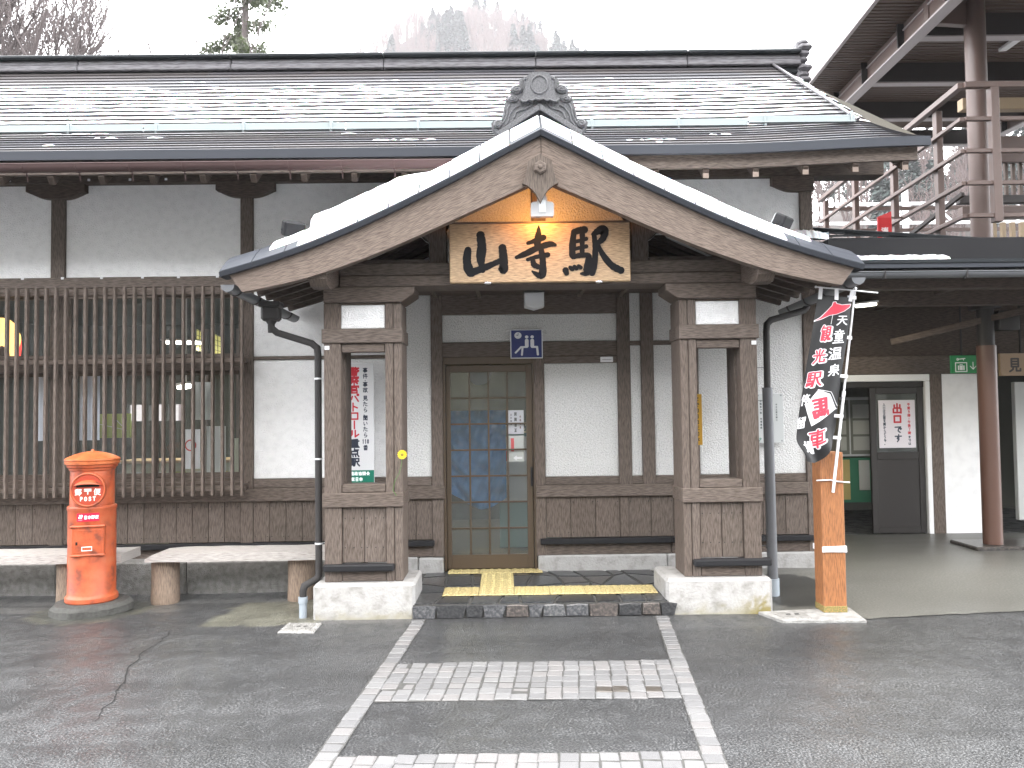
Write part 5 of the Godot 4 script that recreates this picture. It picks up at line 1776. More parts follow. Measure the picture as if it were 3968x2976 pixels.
func notices() -> void:
	# tall patrol notice seen through the left pier
	var im := sheet(200, 660, Color(.80, .80, .81))
	var red := Color(.72, .08, .16)
	var navy := Color(.10, .13, .20)
	var y := 42
	for ch in "警察官パトロール":
		glyph(im, ch, Vector2(88, y), Vector2(58, 46), 4.2, red); y += 49
	for ch in "重点駅":
		glyph(im, ch, Vector2(88, y + 4), Vector2(58, 46), 4.2, navy); y += 51
	var ys := [36, 68, 93, 114, 145, 190, 222, 254, 276, 299, 330, 360, 392, 462]
	var i := 0
	for ch in "事件・事故見たら、聞いたら番":
		glyph(im, ch, Vector2(152, ys[i]), Vector2(27, 27), 1.9, navy); i += 1
	row_text(im, "110", 138, 428, 14, Vector2(12, 25), 2.0, navy)
	fill_poly(im, PackedVector2Array([Vector2(0, 585), Vector2(200, 585), Vector2(200, 660), Vector2(0, 660)]), Color(.03, .42, .34))
	row_text(im, "駅連絡協議会", 50, 603, 23, Vector2(20, 20), 1.7, Color.WHITE)
	row_text(im, "東日本", 78, 634, 23, Vector2(20, 20), 2.0, Color.WHITE)
	var t := thing("patrol_notice", "tall white notice board with red and navy characters and a green foot", "notice", V(-1.45, .99, -7.6))
	plate(t, Vector2(-1.605, .985), Vector2(-1.268, 2.145), -7.60, .012, M.white_plastic, printed("patrol_print", im), "print", "board")
	for yy in [1.2, 1.95]: piece("spacer", V(-1.46, yy, -7.73), V(-1.42, yy + .03, -7.612), M.pale_steel, t, .003)
	# yellow strip seen through the right pier
	im = sheet(64, 400, Color(.62, .47, .10))
	column_text(im, "まで口日口正口本", 32, 36, 46, Vector2(30, 34), 2.6, Color(.18, .14, .06))
	t = thing("yellow_notice", "narrow yellow notice strip with dark writing behind the right pier", "notice", V(1.86, 1.31, -7.6))
	plate(t, Vector2(1.80, 1.316), Vector2(1.90, 1.808), -7.60, .012, M.tile_yellow, printed("yellow_print", im), "print", "board")
	piece("spacer", V(1.84, 1.5, -7.70), V(1.87, 1.53, -7.612), M.pale_steel, t, .003)
	# clear rimmed white plate by the right downpipe
	im = sheet(220, 400, Color(.70, .71, .71))
	for k in 4: dot(im, Vector2([16, 204, 16, 204][k], [16, 16, 384, 384][k]), 7, Color(.5, .51, .52))
	column_text(im, "本日正面玄関口", 165, 90, 21, Vector2(14, 15), 1.2, Color(.35, .37, .37))
	column_text(im, "自動車で後方会場連絡", 36, 60, 24, Vector2(16, 17), 1.3, Color(.3, .32, .32))
	row_text(im, "P", 28, 370, 20, Vector2(18, 22), 2.4, Color(.15, .42, .35))
	t = thing("white_notice", "white notice plate with corner studs fixed beside the right downpipe", "notice", V(2.58, 1.32, -7.65))
	plate(t, Vector2(2.445, 1.323), Vector2(2.71, 1.808), -7.66, .02, M.white_plastic, printed("white_print", im), "print", "board")
	piece("spacer", V(2.56, 1.5, -7.73), V(2.60, 1.6, -7.68), M.pale_steel, t, .003)
	# small plate over the right panel
	t = thing("small_plate", "tiny white plate under the lintel right of the pictogram", "plate", V(1.0, 2.135, -7.69))
	piece("plate", V(.937, 2.135, WALL - .004), V(1.06, 2.188, WALL + .01), M.white_plastic, t, .003)
	piece("text_line", V(.955, 2.158, WALL + .0095), V(1.045, 2.162, WALL + .0115), M.pipe_grey, t, .0)
	# artificial flower tied to the left pier
	t = thing("flower", "yellow artificial flower on a bent green stem tied to the left pier", "flower", V(-.85, 1.03, -6.46))
	var st := S()
	tube(st, [V(-.90, .985, -6.468), V(-.928, 1.03, -6.47), V(-.915, 1.10, -6.47), V(-.875, 1.17, -6.462), V(-.855, 1.24, -6.455), V(-.848, 1.30, -6.45)], .0035, 6)
	obj("stem", st, M.stem_green, t)
	for k in 14:
		st = S()
		var a := TAU * k / 14.0
		var c := V(-.847, 1.322, -6.443 - .002 * (k % 2))
		var d := V(cos(a), sin(a), .12)
		var sd := V(-sin(a), cos(a), 0) * .008
		quad(st, c + d * .010 - sd * .5, c + d * .010 + sd * .5, c + d * .033 + sd, c + d * .033 - sd)
		tri(st, c + d * .033 - sd, c + d * .033 + sd, c + d * .040)
		obj("petal", st, M.petal, t)
	st = S()
	ball(st, V(-.847, 1.322, -6.438), V(.012, .012, .007), 10, 6)
	obj("centre", st, M.petal_centre, t)

func floodlight(at: Vector3, yaw: float, pitch: float, label: String, foot: Vector3) -> void:
	var t := thing("floodlight", label, "floodlight", at, "floodlights on the porch roof")
	var fr := Transform3D(Basis.from_euler(V(pitch, yaw, 0)), at)
	var st := S()
	box(st, V(-.085, -.06, -.05), V(.085, .06, .05), .012, fr)
	obj("housing", st, M.black_metal, t)
	st = S()
	box(st, V(-.075, -.05, .048), V(.075, .05, .056), .003, fr)
	obj("glass", st, M.black_metal if pitch > 0 else M.pale_steel, t)
	st = S()
	tube(st, [fr * V(0, -.02, -.04), foot + V(0, .06, 0), foot], .012, 6)
	bar(st, fr * V(-.095, -.01, 0), fr * V(.095, -.01, 0), .03, .008, 0)
	obj("bracket", st, M.black_metal, t)

# ---------------------------------------------------------------- things standing in the forecourt
func post_box() -> void:
	var t := thing("post_box", "old round orange red pillar post box on a lumpy stone base", "post box", V(-3.583, 0, -6.87))
	var st := S()
	lathe(st, [Vector2(.30, -.03), Vector2(.362, .0), Vector2(.355, .055), Vector2(.325, .088), Vector2(.24, .094), Vector2(0, .094)], 40, org, .05)
	obj("stone_base", st, M.plinth_stone, t)
	t.rotation.y = deg_to_rad(17)
	t.scale = V(.885, .955, .885)
	var c := V(-3.583, .092, -6.87)
	st = S()
	lathe(st, [Vector2(.225, 0), Vector2(.234, .012), Vector2(.233, .045), Vector2(.222, .06), Vector2(.213, .075), Vector2(.212, .81), Vector2(.218, .82), Vector2(.219, .842), Vector2(.212, .852), Vector2(.196, .856), Vector2(.194, 1.165), Vector2(.205, 1.176), Vector2(.207, 1.188), Vector2(.222, 1.20), Vector2(.228, 1.225)], 48, c)
	obj("body", st, M.post_red, t)
	st = S()
	lathe(st, [Vector2(.228, 1.222), Vector2(.241, 1.228), Vector2(.243, 1.248), Vector2(.237, 1.252), Vector2(.245, 1.262), Vector2(.244, 1.274), Vector2(.21, 1.292), Vector2(.16, 1.312), Vector2(.10, 1.328), Vector2(.045, 1.337), Vector2(.016, 1.339), Vector2(.014, 1.348), Vector2(.008, 1.355), Vector2(0, 1.356)], 48, c)
	obj("cap", st, M.post_cap, t)
	# round slot plate, faces +z in the box's own frame
	var at := c + V(0, 1.005, .178)
	var disc := func(r: float, z0: float, z1: float) -> ArrayMesh:
		var s2 := S()
		var old := org
		org = Vector3.ZERO
		lathe(s2, [Vector2(r, z0), Vector2(r, z1 - .004), Vector2(r - .004, z1), Vector2(0, z1)], 40, Vector3.ZERO)
		var me := done(s2)
		org = old
		return me
	var turn := Basis(Vector3.RIGHT, PI / 2)
	put_mesh("slot_plate", disc.call(.152, -.10, .036), M.post_red, t, Transform3D(turn, at))
	st = S()
	var ring := []
	for i in 37: ring.append(at + V(cos(TAU * i / 36.0) * .143, sin(TAU * i / 36.0) * .143, .036))
	tube(st, ring, .010, 8)
	obj("rim", st, M.post_red, t)
	# printed lower half with the letters
	var im := sheet(256, 256, Color(.62, .23, .14))
	var w := Color(.88, .87, .85)
	glyph(im, "郵", Vector2(52, 146), Vector2(54, 56), 4.2, w)
	glyph(im, "便", Vector2(204, 146), Vector2(54, 56), 4.2, w)
	glyph(im, "〒", Vector2(128, 140), Vector2(72, 52), 5.2, w)
	row_text(im, "POST", 76, 202, 35, Vector2(22, 34), 4.2, w)
	st = S()
	var cc := at + V(0, 0, .0385)
	for i in 32:
		var a := -TAU * i / 32.0
		var b := -TAU * (i + 1) / 32.0
		var r := .133
		for q in [[0.0, 0.0], [a, r], [b, r]]:
			var p := V(cos(q[0]) * q[1], sin(q[0]) * q[1], 0)
			st.set_uv(Vector2(.5 + p.x / .27, .5 - p.y / .27))
			st.add_vertex(cc + p - org)
	obj("letter_plate", st, printed("post_letters", im), t)
	# hooded slot
	st = S(1)
	for i in 16:
		for j in 6:
			var q := func(ii: int, jj: int) -> Vector3:
				var u := lerpf(-1, 1, ii / 16.0)
				var v := jj / 6.0
				var x := u * (.128 - .01 * (1 - v))
				var arc := .085 * sqrt(maxf(0.0, 1 - u * u * .80)) - .045
				return at + V(x, arc * (1.0 - v) + (.012 * (1 - u * u) - .008) * v + .048, .037 + .045 * sin(v * PI * .55) * (1 - u * u * u * u))
			quad(st, q.call(i, j + 1), q.call(i + 1, j + 1), q.call(i + 1, j), q.call(i, j))
	obj("slot_hood", st, M.post_red, t)
	piece("slot", at + V(-.098, .026, .037), at + V(.098, .052, .0425), M.dark_gap, t, .001)
	# collection door with a raised frame, keyhole and label frame
	piece("door", c + V(-.143, .425, .12), c + V(.143, .685, .214), M.post_red, t, .010)
	piece("door_lip", c + V(-.153, .672, .15), c + V(.153, .694, .226), M.post_red, t, .008)
	piece("door_sill", c + V(-.150, .420, .15), c + V(.150, .440, .221), M.post_red, t, .006)
	piece("door_panel", c + V(-.122, .452, .20), c + V(.122, .655, .2165), M.post_red, t, .004)
	piece("keyhole", c + V(-.102, .525, .215), c + V(-.084, .552, .219), M.dark_gap, t, .002)
	st = S()
	for r in [[-.05, .470, .04, .476], [-.05, .502, .04, .508], [-.05, .476, -.044, .502], [.034, .476, .04, .502]]:
		box(st, c + V(r[0], r[1], .216), c + V(r[2], r[3], .2195), .001)
	obj("label_frame", st, M.letters_white, t)
	# pink maker's sticker
	im = sheet(220, 76, Color(.78, .05, .22))
	row_text(im, "JP", 28, 32, 24, Vector2(20, 32), 4.5, Color.WHITE)
	for k in 4: dot(im, Vector2(18 + k * 12, 62), 2.4, Color.WHITE)
	row_text(im, "日本郵便", 90, 38, 35, Vector2(30, 32), 2.7, Color.WHITE)
	st = S()
	for i in 8:
		var a := lerpf(-.47, .47, i / 8.0)
		var b := lerpf(-.47, .47, (i + 1) / 8.0)
		var r := .2142
		uvquad(st, c + V(sin(a) * r, .728, cos(a) * r), c + V(sin(b) * r, .728, cos(b) * r), c + V(sin(b) * r, .80, cos(b) * r), c + V(sin(a) * r, .80, cos(a) * r), Vector2(i / 8.0, 1), Vector2((i + 1) / 8.0, 1), Vector2((i + 1) / 8.0, 0), Vector2(i / 8.0, 0))
	obj("sticker", st, printed("post_sticker", im), t)

func bench(x0: float, x1: float, legs: Array, label: String, round_end: bool) -> void:
	var t := thing("bench", label, "bench", V((x0 + x1) / 2, 0, -7.2), "plank benches along the wall")
	var st := S()
	var poly := PackedVector2Array()
	var n := 12
	for k in n + 1: poly.append(Vector2(lerpf(x0, x1, k / float(n)), .372 + .002 * sin(k * 1.3)))
	poly.append(Vector2(x1, .452))
	for k in n: poly.append(Vector2(lerpf(x1, x0 + .06, (k + 1) / float(n)), .448 - (.012 if round_end else .0) * sstep(.85, 1.0, (k + 1) / float(n)) + .002 * sin(k * 2.1)))
	if round_end: poly.append(Vector2(x0, .40))
	prism(st, poly, -7.40, -7.02, Transform3D(), .018)
	obj("seat", st, M.bench_top, t)
	for x in legs:
		st = S()
		lathe(st, [Vector2(.118, -.03), Vector2(.124, 0.0), Vector2(.119, .18), Vector2(.121, .362), Vector2(.112, .372), Vector2(0, .372)], 20, V(x, 0, -7.22), .03)
		obj("leg", st, M.log, t)

func pipes() -> void:
	# left downpipe: hopper, bent run down the wall, offset at the foot
	var t := thing("downpipe", "dark bent rainwater pipe running down beside the left pier", "downpipe", V(-1.72, 0, -6.6))
	var st := S()
	box(st, V(-2.02, 2.44, -6.62), V(-1.87, 2.565, -6.50), .02)
	box(st, V(-2.035, 2.555, -6.635), V(-1.855, 2.60, -6.485), .01)
	lathe(st, [Vector2(.028, -.10), Vector2(.030, -.03), Vector2(.05, .0)], 12, V(-1.945, 2.445, -6.56))
	obj("hopper", st, M.pipe_dark, t)
	st = S()
	tube(st, [V(-1.945, 2.46, -6.56), V(-1.945, 2.385, -6.56), V(-1.90, 2.345, -6.57), V(-1.62, 2.255, -6.6), V(-1.572, 2.215, -6.6), V(-1.566, 2.15, -6.6), V(-1.566, .335, -6.6), V(-1.575, .30, -6.595), V(-1.625, .275, -6.56), V(-1.665, .255, -6.52), V(-1.675, .215, -6.51), V(-1.675, .14, -6.51)], .029, 12)
	obj("pipe", st, M.pipe_dark, t)
	st = S()
	tube(st, [V(-1.675, -.02, -6.51), V(-1.675, .125, -6.51)], .033, 12)
	tube(st, [V(-1.675, .12, -6.51), V(-1.675, .17, -6.51)], .039, 12)
	obj("plastic_sleeve", st, M.pvc, t)
	for y in [1.95, 1.28, .58]:
		st = S()
		tube(st, [V(-1.566, y, -6.6), V(-1.566, y + .014, -6.6)], .033, 10)
		bar(st, V(-1.566, y + .007, -6.63), V(-1.50, y + .007, -6.63), .006, .006, 0)
		obj("clamp", st, M.pale_steel, t)
	# gutter along the left porch eave feeding the hopper
	t = thing("porch_gutter", "grey half round gutter with joints under the left porch eave", "gutter", V(-2.08, 2.6, -6.8))
	gutter_run(t, V(-2.12, 2.66, -6.02), V(-2.02, 2.60, -7.55), .055)
	# right eave gutter and pipe
	t = thing("porch_gutter", "short grey gutter end with a translucent cap under the right porch eave", "gutter", V(2.72, 2.6, -6.8))
	gutter_run(t, V(2.74, 2.66, -6.02), V(2.68, 2.60, -7.5), .055)
	t = thing("downpipe", "dark grey rainwater pipe with thick lower sleeve right of the right pier", "downpipe", V(2.3, 0, -6.9))
	st = S()
	tube(st, [V(2.72, 2.575, -7.0), V(2.69, 2.535, -7.0), V(2.37, 2.445, -6.95), V(2.325, 2.405, -6.93), V(2.315, 2.34, -6.92), V(2.312, 1.80, -6.92)], .029, 12)
	obj("pipe", st, M.pipe_dark, t)
	st = S()
	tube(st, [V(2.312, 1.84, -6.92), V(2.312, .12, -6.90)], .044, 14)
	for y in [1.83, 1.05, .44]: tube(st, [V(2.312, y, -6.92), V(2.312, y + .012, -6.92)], .048, 14)
	obj("lower_pipe", st, M.pipe_grey, t)
	st = S()
	tube(st, [V(2.312, -.02, -6.90), V(2.312, .18, -6.90)], .055, 14)
	obj("plastic_sleeve", st, M.pvc, t)
	for y in [2.02, 1.73, .46]:
		st = S()
		bar(st, V(2.10, y, -6.93), V(2.312, y, -6.93), .006, .006, 0)
		obj("clamp", st, M.pipe_grey, t)

func gutter_run(t: Node3D, a: Vector3, b: Vector3, r: float) -> void:
	var st := S(1)
	var ax := (b - a).normalized()
	var side := ax.cross(Vector3.UP).normalized()
	for k in 8:
		var p := PI + PI * k / 8.0
		var q := PI + PI * (k + 1) / 8.0
		var u := side * cos(p) * r + Vector3.UP * sin(p) * r
		var w := side * cos(q) * r + Vector3.UP * sin(q) * r
		quad(st, a + w, a + u, b + u, b + w)
		quad(st, a + u * .92, a + w * .92, b + w * .92, b + u * .92)
		st.set_smooth_group(-1)
		tri(st, a, a + u, a + w)
		st.set_smooth_group(1)
	obj("trough", st, M.pipe_grey, t)
	for k in 4:
		st = S()
		var c := a.lerp(b, .1 + k * .25)
		for j in 8:
			var p := PI + PI * j / 8.0
			var q := PI + PI * (j + 1) / 8.0
			bar(st, c + (side * cos(p) + Vector3.UP * sin(p)) * r * 1.06, c + (side * cos(q) + Vector3.UP * sin(q)) * r * 1.06, .02, .006, 0)
		obj("joint", st, M.pipe_dark, t)

func drains() -> void:
	var t := thing("drain_cover", "pale square concrete drain lid by the left downpipe", "drain cover", V(-1.62, 0, -6.17))
	var st := S()
	var poly := PackedVector2Array([Vector2(-1.755, -6.055), Vector2(-1.475, -6.035), Vector2(-1.475, -6.30), Vector2(-1.745, -6.32)])
	slab_stone(st, poly, -.03, .012)
	obj("frame", st, M.concrete, t)
	st = S()
	poly = PackedVector2Array([Vector2(-1.715, -6.085), Vector2(-1.51, -6.07), Vector2(-1.51, -6.27), Vector2(-1.71, -6.285)])
	slab_stone(st, poly, 0, .018)
	obj("lid", st, M.concrete_old, t)
	for x in [-1.64, -1.585]: piece("grip", V(x, .016, -6.185), V(x + .03, .0195, -6.17), M.dark_gap, t, 0)
	t = thing("drain_cover", "pale concrete drain slab at the foot of the orange post", "drain cover", V(2.4, 0, -6.3))
	st = S()
	poly = PackedVector2Array([Vector2(2.12, -6.14), Vector2(2.76, -6.10), Vector2(2.80, -6.50), Vector2(2.02, -6.40)])
	slab_stone(st, poly, -.03, .022)
	obj("slab", st, M.concrete, t)
	st = S()
	poly = PackedVector2Array([Vector2(2.15, -6.17), Vector2(2.37, -6.16), Vector2(2.36, -6.36), Vector2(2.10, -6.35)])
	slab_stone(st, poly, 0, .028)
	obj("lid", st, M.concrete_old, t)
	for x in [2.2, 2.27]: piece("grip", V(x, .0265, -6.29), V(x + .035, .030, -6.265), M.dark_gap, t, 0)

func banner() -> void:
	var t := thing("wooden_post", "square orange stained post with a green mossy foot holding the banner", "post", V(2.62, .02, -6.42))
	var st := S()
	box(st, V(2.527, .02, -6.51), V(2.712, 1.30, -6.33), .008, Transform3D())
	obj("shaft", st, M.orange_post, t)
	st = S()
	box(st, V(2.524, .018, -6.513), V(2.715, .075, -6.327), .006)
	obj("mossy_foot", st, M.mossy, t)
	t = thing("string", "white string wound round the orange post", "string", V(2.62, .5, -6.42))
	st = S()
	for k in 5:
		var y := .505 + k * .009
		tube(st, [V(2.523, y, -6.514), V(2.62, y + .004 * (k % 2), -6.326), V(2.716, y - .003, -6.326), V(2.716, y, -6.514), V(2.523, y, -6.514)], .005, 5)
		tube(st, [V(2.522, y, -6.325), V(2.717, y + .006 * sin(k * 2.0), -6.324)], .005, 5)
	obj("winding", st, M.string_white, t)
	st = S()
	tube(st, [V(2.49, 1.075, -6.322), V(2.60, 1.078, -6.321), V(2.66, 1.065, -6.321), V(2.76, 1.055, -6.33)], .006, 5)
	obj("upper_tie", st, M.string_white, t)

	t = thing("banner", "leaning black advertising banner with red and white characters on a white pole", "banner", V(2.62, 1.0, -6.26))
	var top := V(2.79, 2.60, -6.2)
	var foot := V(2.615, .98, -6.31)
	st = S()
	tube(st, [foot, foot.lerp(top, .5)], .0115, 10)
	tube(st, [foot.lerp(top, .49), top], .0085, 10)
	tube(st, [foot.lerp(top, .47), foot.lerp(top, .50)], .014, 10)
	ball(st, top, V(.016, .016, .016), 10, 6)
	obj("pole", st, M.white_plastic, t)
	st = S()
	tube(st, [V(2.462, 2.612, -6.16), V(2.962, 2.562, -6.18)], .006, 8)
	ball(st, V(2.462, 2.612, -6.16), V(.010, .010, .010), 8, 6)
	obj("crossbar", st, M.white_plastic, t)
	# cloth, printed
	var im := sheet(280, 1424, Color(.085, .085, .092))
	var w := Color(.83, .83, .84)
	var red := Color(.78, .20, .28)
	var hat := PackedVector2Array([Vector2(2, 222), Vector2(40, 195), Vector2(82, 140), Vector2(118, 86), Vector2(122, 56), Vector2(140, 52), Vector2(150, 68), Vector2(200, 76), Vector2(276, 62), Vector2(270, 88), Vector2(225, 130), Vector2(170, 158), Vector2(110, 172), Vector2(50, 205)])
	var grown := Geometry2D.offset_polygon(hat, 5)
	fill_poly(im, grown[0], w)
	fill_poly(im, hat, red)
	ink_line(im, PackedVector2Array([Vector2(138, 165), Vector2(140, 250)]), 2.5, w)
	for c in [["天", 222, 214, 80, 100], ["童", 212, 368, 84, 130], ["温", 200, 525, 92, 118], ["泉", 206, 682, 92, 108]]:
		glyph(im, c[0], Vector2(c[1], c[2]), Vector2(c[3], c[4]), 5.5, w, .0)
	for c in [["観", 108, 335, 84, 140], ["光", 88, 536, 98, 132], ["駅", 72, 736, 106, 140], ["車", 128, 1242, 122, 120]]:
		glyph(im, c[0], Vector2(c[1] + 6, c[2] + 4), Vector2(c[3], c[4]), 14.5, w)
		glyph(im, c[0], Vector2(c[1], c[2]), Vector2(c[3], c[4]), 13.0, w)
		glyph(im, c[0], Vector2(c[1], c[2]), Vector2(c[3], c[4]), 7.2, red)
	# playing piece with the mirrored horse
	var koma := PackedVector2Array([Vector2(112, 842), Vector2(192, 900), Vector2(268, 1066), Vector2(88, 1148), Vector2(40, 960)])
	var side := PackedVector2Array([Vector2(112, 838), Vector2(200, 885), Vector2(288, 1060), Vector2(268, 1068), Vector2(190, 905)])
	fill_poly(im, side, Color(.05, .05, .055))
	for k in side.size(): ink_line(im, PackedVector2Array([side[k], side[(k + 1) % side.size()]]), 2.5, w)
	fill_poly(im, koma, w)
	glyph(im, "馬", Vector2(140, 1010), Vector2(118, 180), 12, red, -.12, true)
	for c in [["停", 24, 908], ["留", 14, 1102], ["場", 56, 1296]]: glyph(im, c[0], Vector2(c[1] + 10, c[2]), Vector2(58, 96), 5.4, w)
	var cloth := printed("banner_print", im, .6)
	cloth.backlight_enabled = true; cloth.backlight = Color(.25, .25, .25)
	var pt := func(u: float, v: float) -> Vector3:
		var l := V(2.482, 2.545, -6.17).lerp(V(2.275, 1.24, -6.20), v)
		# the left edge bellies out, the foot is caught by the pole
		l.x -= .022 * sin(v * PI)
		l.x += .085 * sstep(.86, 1.0, v)
		var r := V(2.758, 2.525, -6.19).lerp(V(2.632, 1.36, -6.28), v)
		r.x -= .012 * sin(v * PI)
		var p := l.lerp(r, u)
		p.z += .035 * sin(u * PI) * (1 - v * .4) + .022 * sin(u * 7.0 + v * 5.0) * sstep(.0, .2, v) + .05 * sstep(.82, 1, v) * sin(u * 9.0 + 1.0)
		p.y += -.085 * sin(u * PI) * sstep(.75, 1.0, v) + (.06 * u * sstep(.9, 1.0, v))
		return p
	st = S(1)
	for i in 24:
		for j in 60:
			var a: Vector3 = pt.call(i / 24.0, (j + 1) / 60.0); var b: Vector3 = pt.call((i + 1) / 24.0, (j + 1) / 60.0)
			var c: Vector3 = pt.call((i + 1) / 24.0, j / 60.0); var d: Vector3 = pt.call(i / 24.0, j / 60.0)
			uvquad(st, a, b, c, d, Vector2(i / 24.0, (j + 1) / 60.0), Vector2((i + 1) / 24.0, (j + 1) / 60.0), Vector2((i + 1) / 24.0, j / 60.0), Vector2(i / 24.0, j / 60.0))
	obj("cloth", st, cloth, t)
	# white loops to bar and pole
	for u in [.04, .48, .93]:
		st = S()
		var p: Vector3 = pt.call(u, .0)
		var q := V(lerpf(2.49, 2.77, u), 2.61 - .028 * u, -6.155)
		bar(st, p + V(0, -.03, .004), q, .003, .03, 0, V(1, 0, 0))
		obj("loop", st, M.string_white, t)
	for v in [.0, .27, .53, .80, .99]:
		st = S()
		var p: Vector3 = pt.call(.97, v)
		var f := foot.lerp(top, clampf((p.y - foot.y) / (top.y - foot.y), 0, 1))
		f.z += .014
		bar(st, p + V(-.03, .006, .005), f + V(.012, 0, 0), .003, .026, 0, V(0, 1, 0))
		obj("loop", st, M.string_white, t)

# ---------------------------------------------------------------- side entrance under the low canopy
func side_entrance() -> void:
	var t := thing("side_entrance", "low side entrance wing with dark canopy, brown beams and white framed exit door", "entrance", V(4.5, 0, -8.5))
	var x0 := 2.9
	var x1 := 9.0
	# lower eave: fascia, corrugated courses
	for k in 4:
		var st := S()
		box(st, V(2.78, 2.968 + k * .021, -7.11 - k * .085 - .10), V(x1, 2.990 + k * .021, -7.11 - k * .085), .003)
		obj("roof_course", st, M.roof_dark, t)
	piece("fascia", V(2.78, 2.925, -7.19), V(x1, 2.972, -7.12), M.roof_metal, t, .004)
	piece("eave_board", V(2.82, 2.84, -7.2), V(x1, 2.922, -7.16), M.pipe_dark, t, .004)
	# black box beam behind the lower eave, pitched roof above it
	piece("box_beam", V(3.12, 3.05, -7.75), V(x1, 3.285, -7.50), M.black_metal, t, .008)
	for k in 6:
		var st := S()
		var s0 := k / 6.0
		var s1 := (k + 1.25) / 6.0
		var a := V(2.72, 3.215 + .42 * s0, -7.55 - 1.0 * s0)
		var b := V(2.72, 3.215 + .42 * s1 - .02, -7.55 - 1.0 * s1)
		var ea := lerpf(5.15, 2.95, s0)
		var eb := lerpf(5.15, 2.95, minf(s1, 1))
		quad(st, a + V(0, .02, 0), V(ea, a.y + .02, a.z), V(eb, b.y, b.z), b)
		quad(st, a, V(ea, a.y, a.z), V(ea, a.y + .02, a.z), a + V(0, .02, 0))
		obj("roof_course", st, M.roof_dark, t)
	var st := S()
	bar(st, V(2.9, 3.655, -8.56), V(5.2, 3.225, -7.56), .07, .05, .01)
	obj("hip_cap", st, M.roof_dark, t)
	piece("upper_roof", V(3.0, 3.10, -11.0), V(x1, 3.18, -7.76), M.roof_dark, t, 0)
	# soffit boards, beams, brace
	for k in 14: piece("soffit_board", V(x0 + .1, 2.93, -7.36 - k * .165), V(x1, 2.945, -7.205 - k * .165), wood("dark_shade_h"), t, .002)
	piece("beam", V(x0 + .1, 2.775, -7.52), V(x1, 2.92, -7.38), wood("dark_shade_h"), t, .006)
	piece("beam", V(x0 + .1, 2.72, -8.3), V(x1, 2.90, -8.16), wood("dark_shade_h"), t, .006)
	st = S()
	bar(st, V(4.42, 2.40, -8.95), V(6.1, 2.80, -8.2), .06, .07, .006)
	obj("brace", st, wood("dark_shade_h"), t)
	for x in [3.7, 4.5, 6.6]: piece("rafter", V(x, 2.83, -9.5), V(x + .07, 2.928, -7.55), wood("dark_shade_z"), t, .003)
	# gutter with hooks
	st = S()
	tube(st, [V(2.86, 2.885, -7.065), V(x1, 2.872, -7.065)], .007, 6)
	for k in 8:
		var a := PI + PI * k / 8.0
		var b := PI + PI * (k + 1) / 8.0
		var p := V(2.86, 2.885 + sin(a) * .05, -7.115 + cos(a) * .05); var q := V(2.86, 2.885 + sin(b) * .05, -7.115 + cos(b) * .05)
		quad(st, p, q, q + V(6.1, -.013, 0), p + V(6.1, -.013, 0))
	obj("gutter", st, M.pipe_grey, t)
	for x in [3.45, 4.2, 4.95]: piece("gutter_hook", V(x, 2.82, -7.12), V(x + .014, 2.90, -7.058), M.pipe_dark, t, .002)
	# back wall z = -9.6
	var z := -9.6
	piece("header", V(3.05, 2.062, z - .15), V(x1, 2.285, z), wood("wood_h"), t, .006)
	piece("upper_wall", V(3.05, 2.287, z - .12), V(x1, 2.95, z - .02), wood("dark_shade_h"), t, 0)
	piece("post", V(5.20, .10, z - .14), V(5.35, 2.06, z + .01), wood("wood_v"), t, .006)
	piece("post", V(3.05, .10, z - .14), V(3.25, 2.06, z + .01), wood("wood_v"), t, .006)
	piece("wall_panel", V(3.25, .10, z - .12), V(4.10, 2.06, z - .03), M.interior_dark, t, .004)
	piece("white_panel", V(5.352, .105, z - .1), V(5.83, 2.058, z - .02), M.board_white, t, .004)
	piece("panel_foot", V(5.352, .06, z - .1), V(5.83, .104, z - .01), M.dark_gap, t, .0)
	# white door casing
	piece("door_casing", V(4.16, 1.975, z - .1), V(5.195, 2.058, z + .02), M.white_paint, t, .006)
	piece("door_casing", V(5.135, .10, z - .1), V(5.195, 1.973, z + .02), M.white_paint, t, .006)
	piece("header_rail", V(4.16, 1.90, z - .09), V(5.133, 1.973, z - .01), M.pipe_dark, t, .004)
	# sliding leaf, glazed above
	var d := thing_part("door", t)
	for r in [[4.47, 4.545, .12, 1.90], [5.055, 5.13, .12, 1.90]]: piece("stile", V(r[0], r[2], z - .06), V(r[1], r[3], z - .02), M.door_dark, d, .004)
	for r in [[.12, .20], [1.02, 1.11], [1.82, 1.90]]: piece("door_rail", V(4.545, r[0], z - .06), V(5.055, r[1], z - .022), M.door_dark, d, .004)
	piece("door_panel", V(4.545, .20, z - .05), V(5.055, 1.02, z - .03), M.door_dark, d, .002)
	st = S()
	quad(st, V(4.54, 1.1, z - .04), V(5.06, 1.1, z - .04), V(5.06, 1.83, z - .04), V(4.54, 1.83, z - .04))
	obj("pane", st, M.pane, d)
	# hall behind the door
	piece("hall_floor", V(3.1, .02, -12), V(x1, .098, z - .01), M.concrete, t, 0)
	piece("hall_back", V(3.1, .1, -12.1), V(x1, 2.9, -12.0), M.hall_wall, t, 0)
	piece("hall_side", V(3.06, .1, -12), V(3.14, 2.9, z - .15), M.interior_dark, t, 0)
	piece("hall_ceiling", V(3.1, 2.5, -12), V(x1, 2.55, z - .13), M.interior_dark, t, 0)
	piece("hall_side", V(x1 - .1, .0, -12), V(x1, 2.95, -9.65), M.interior_dark, t, 0)
	piece("grey_panel", V(6.30, .25, -9.75), V(6.9, 1.95, -9.68), M.board_grey, t, .006)
	org = Vector3.ZERO

	# exit notice hung on the glazed leaf
	var im := sheet(200, 260, Color(.82, .80, .83))
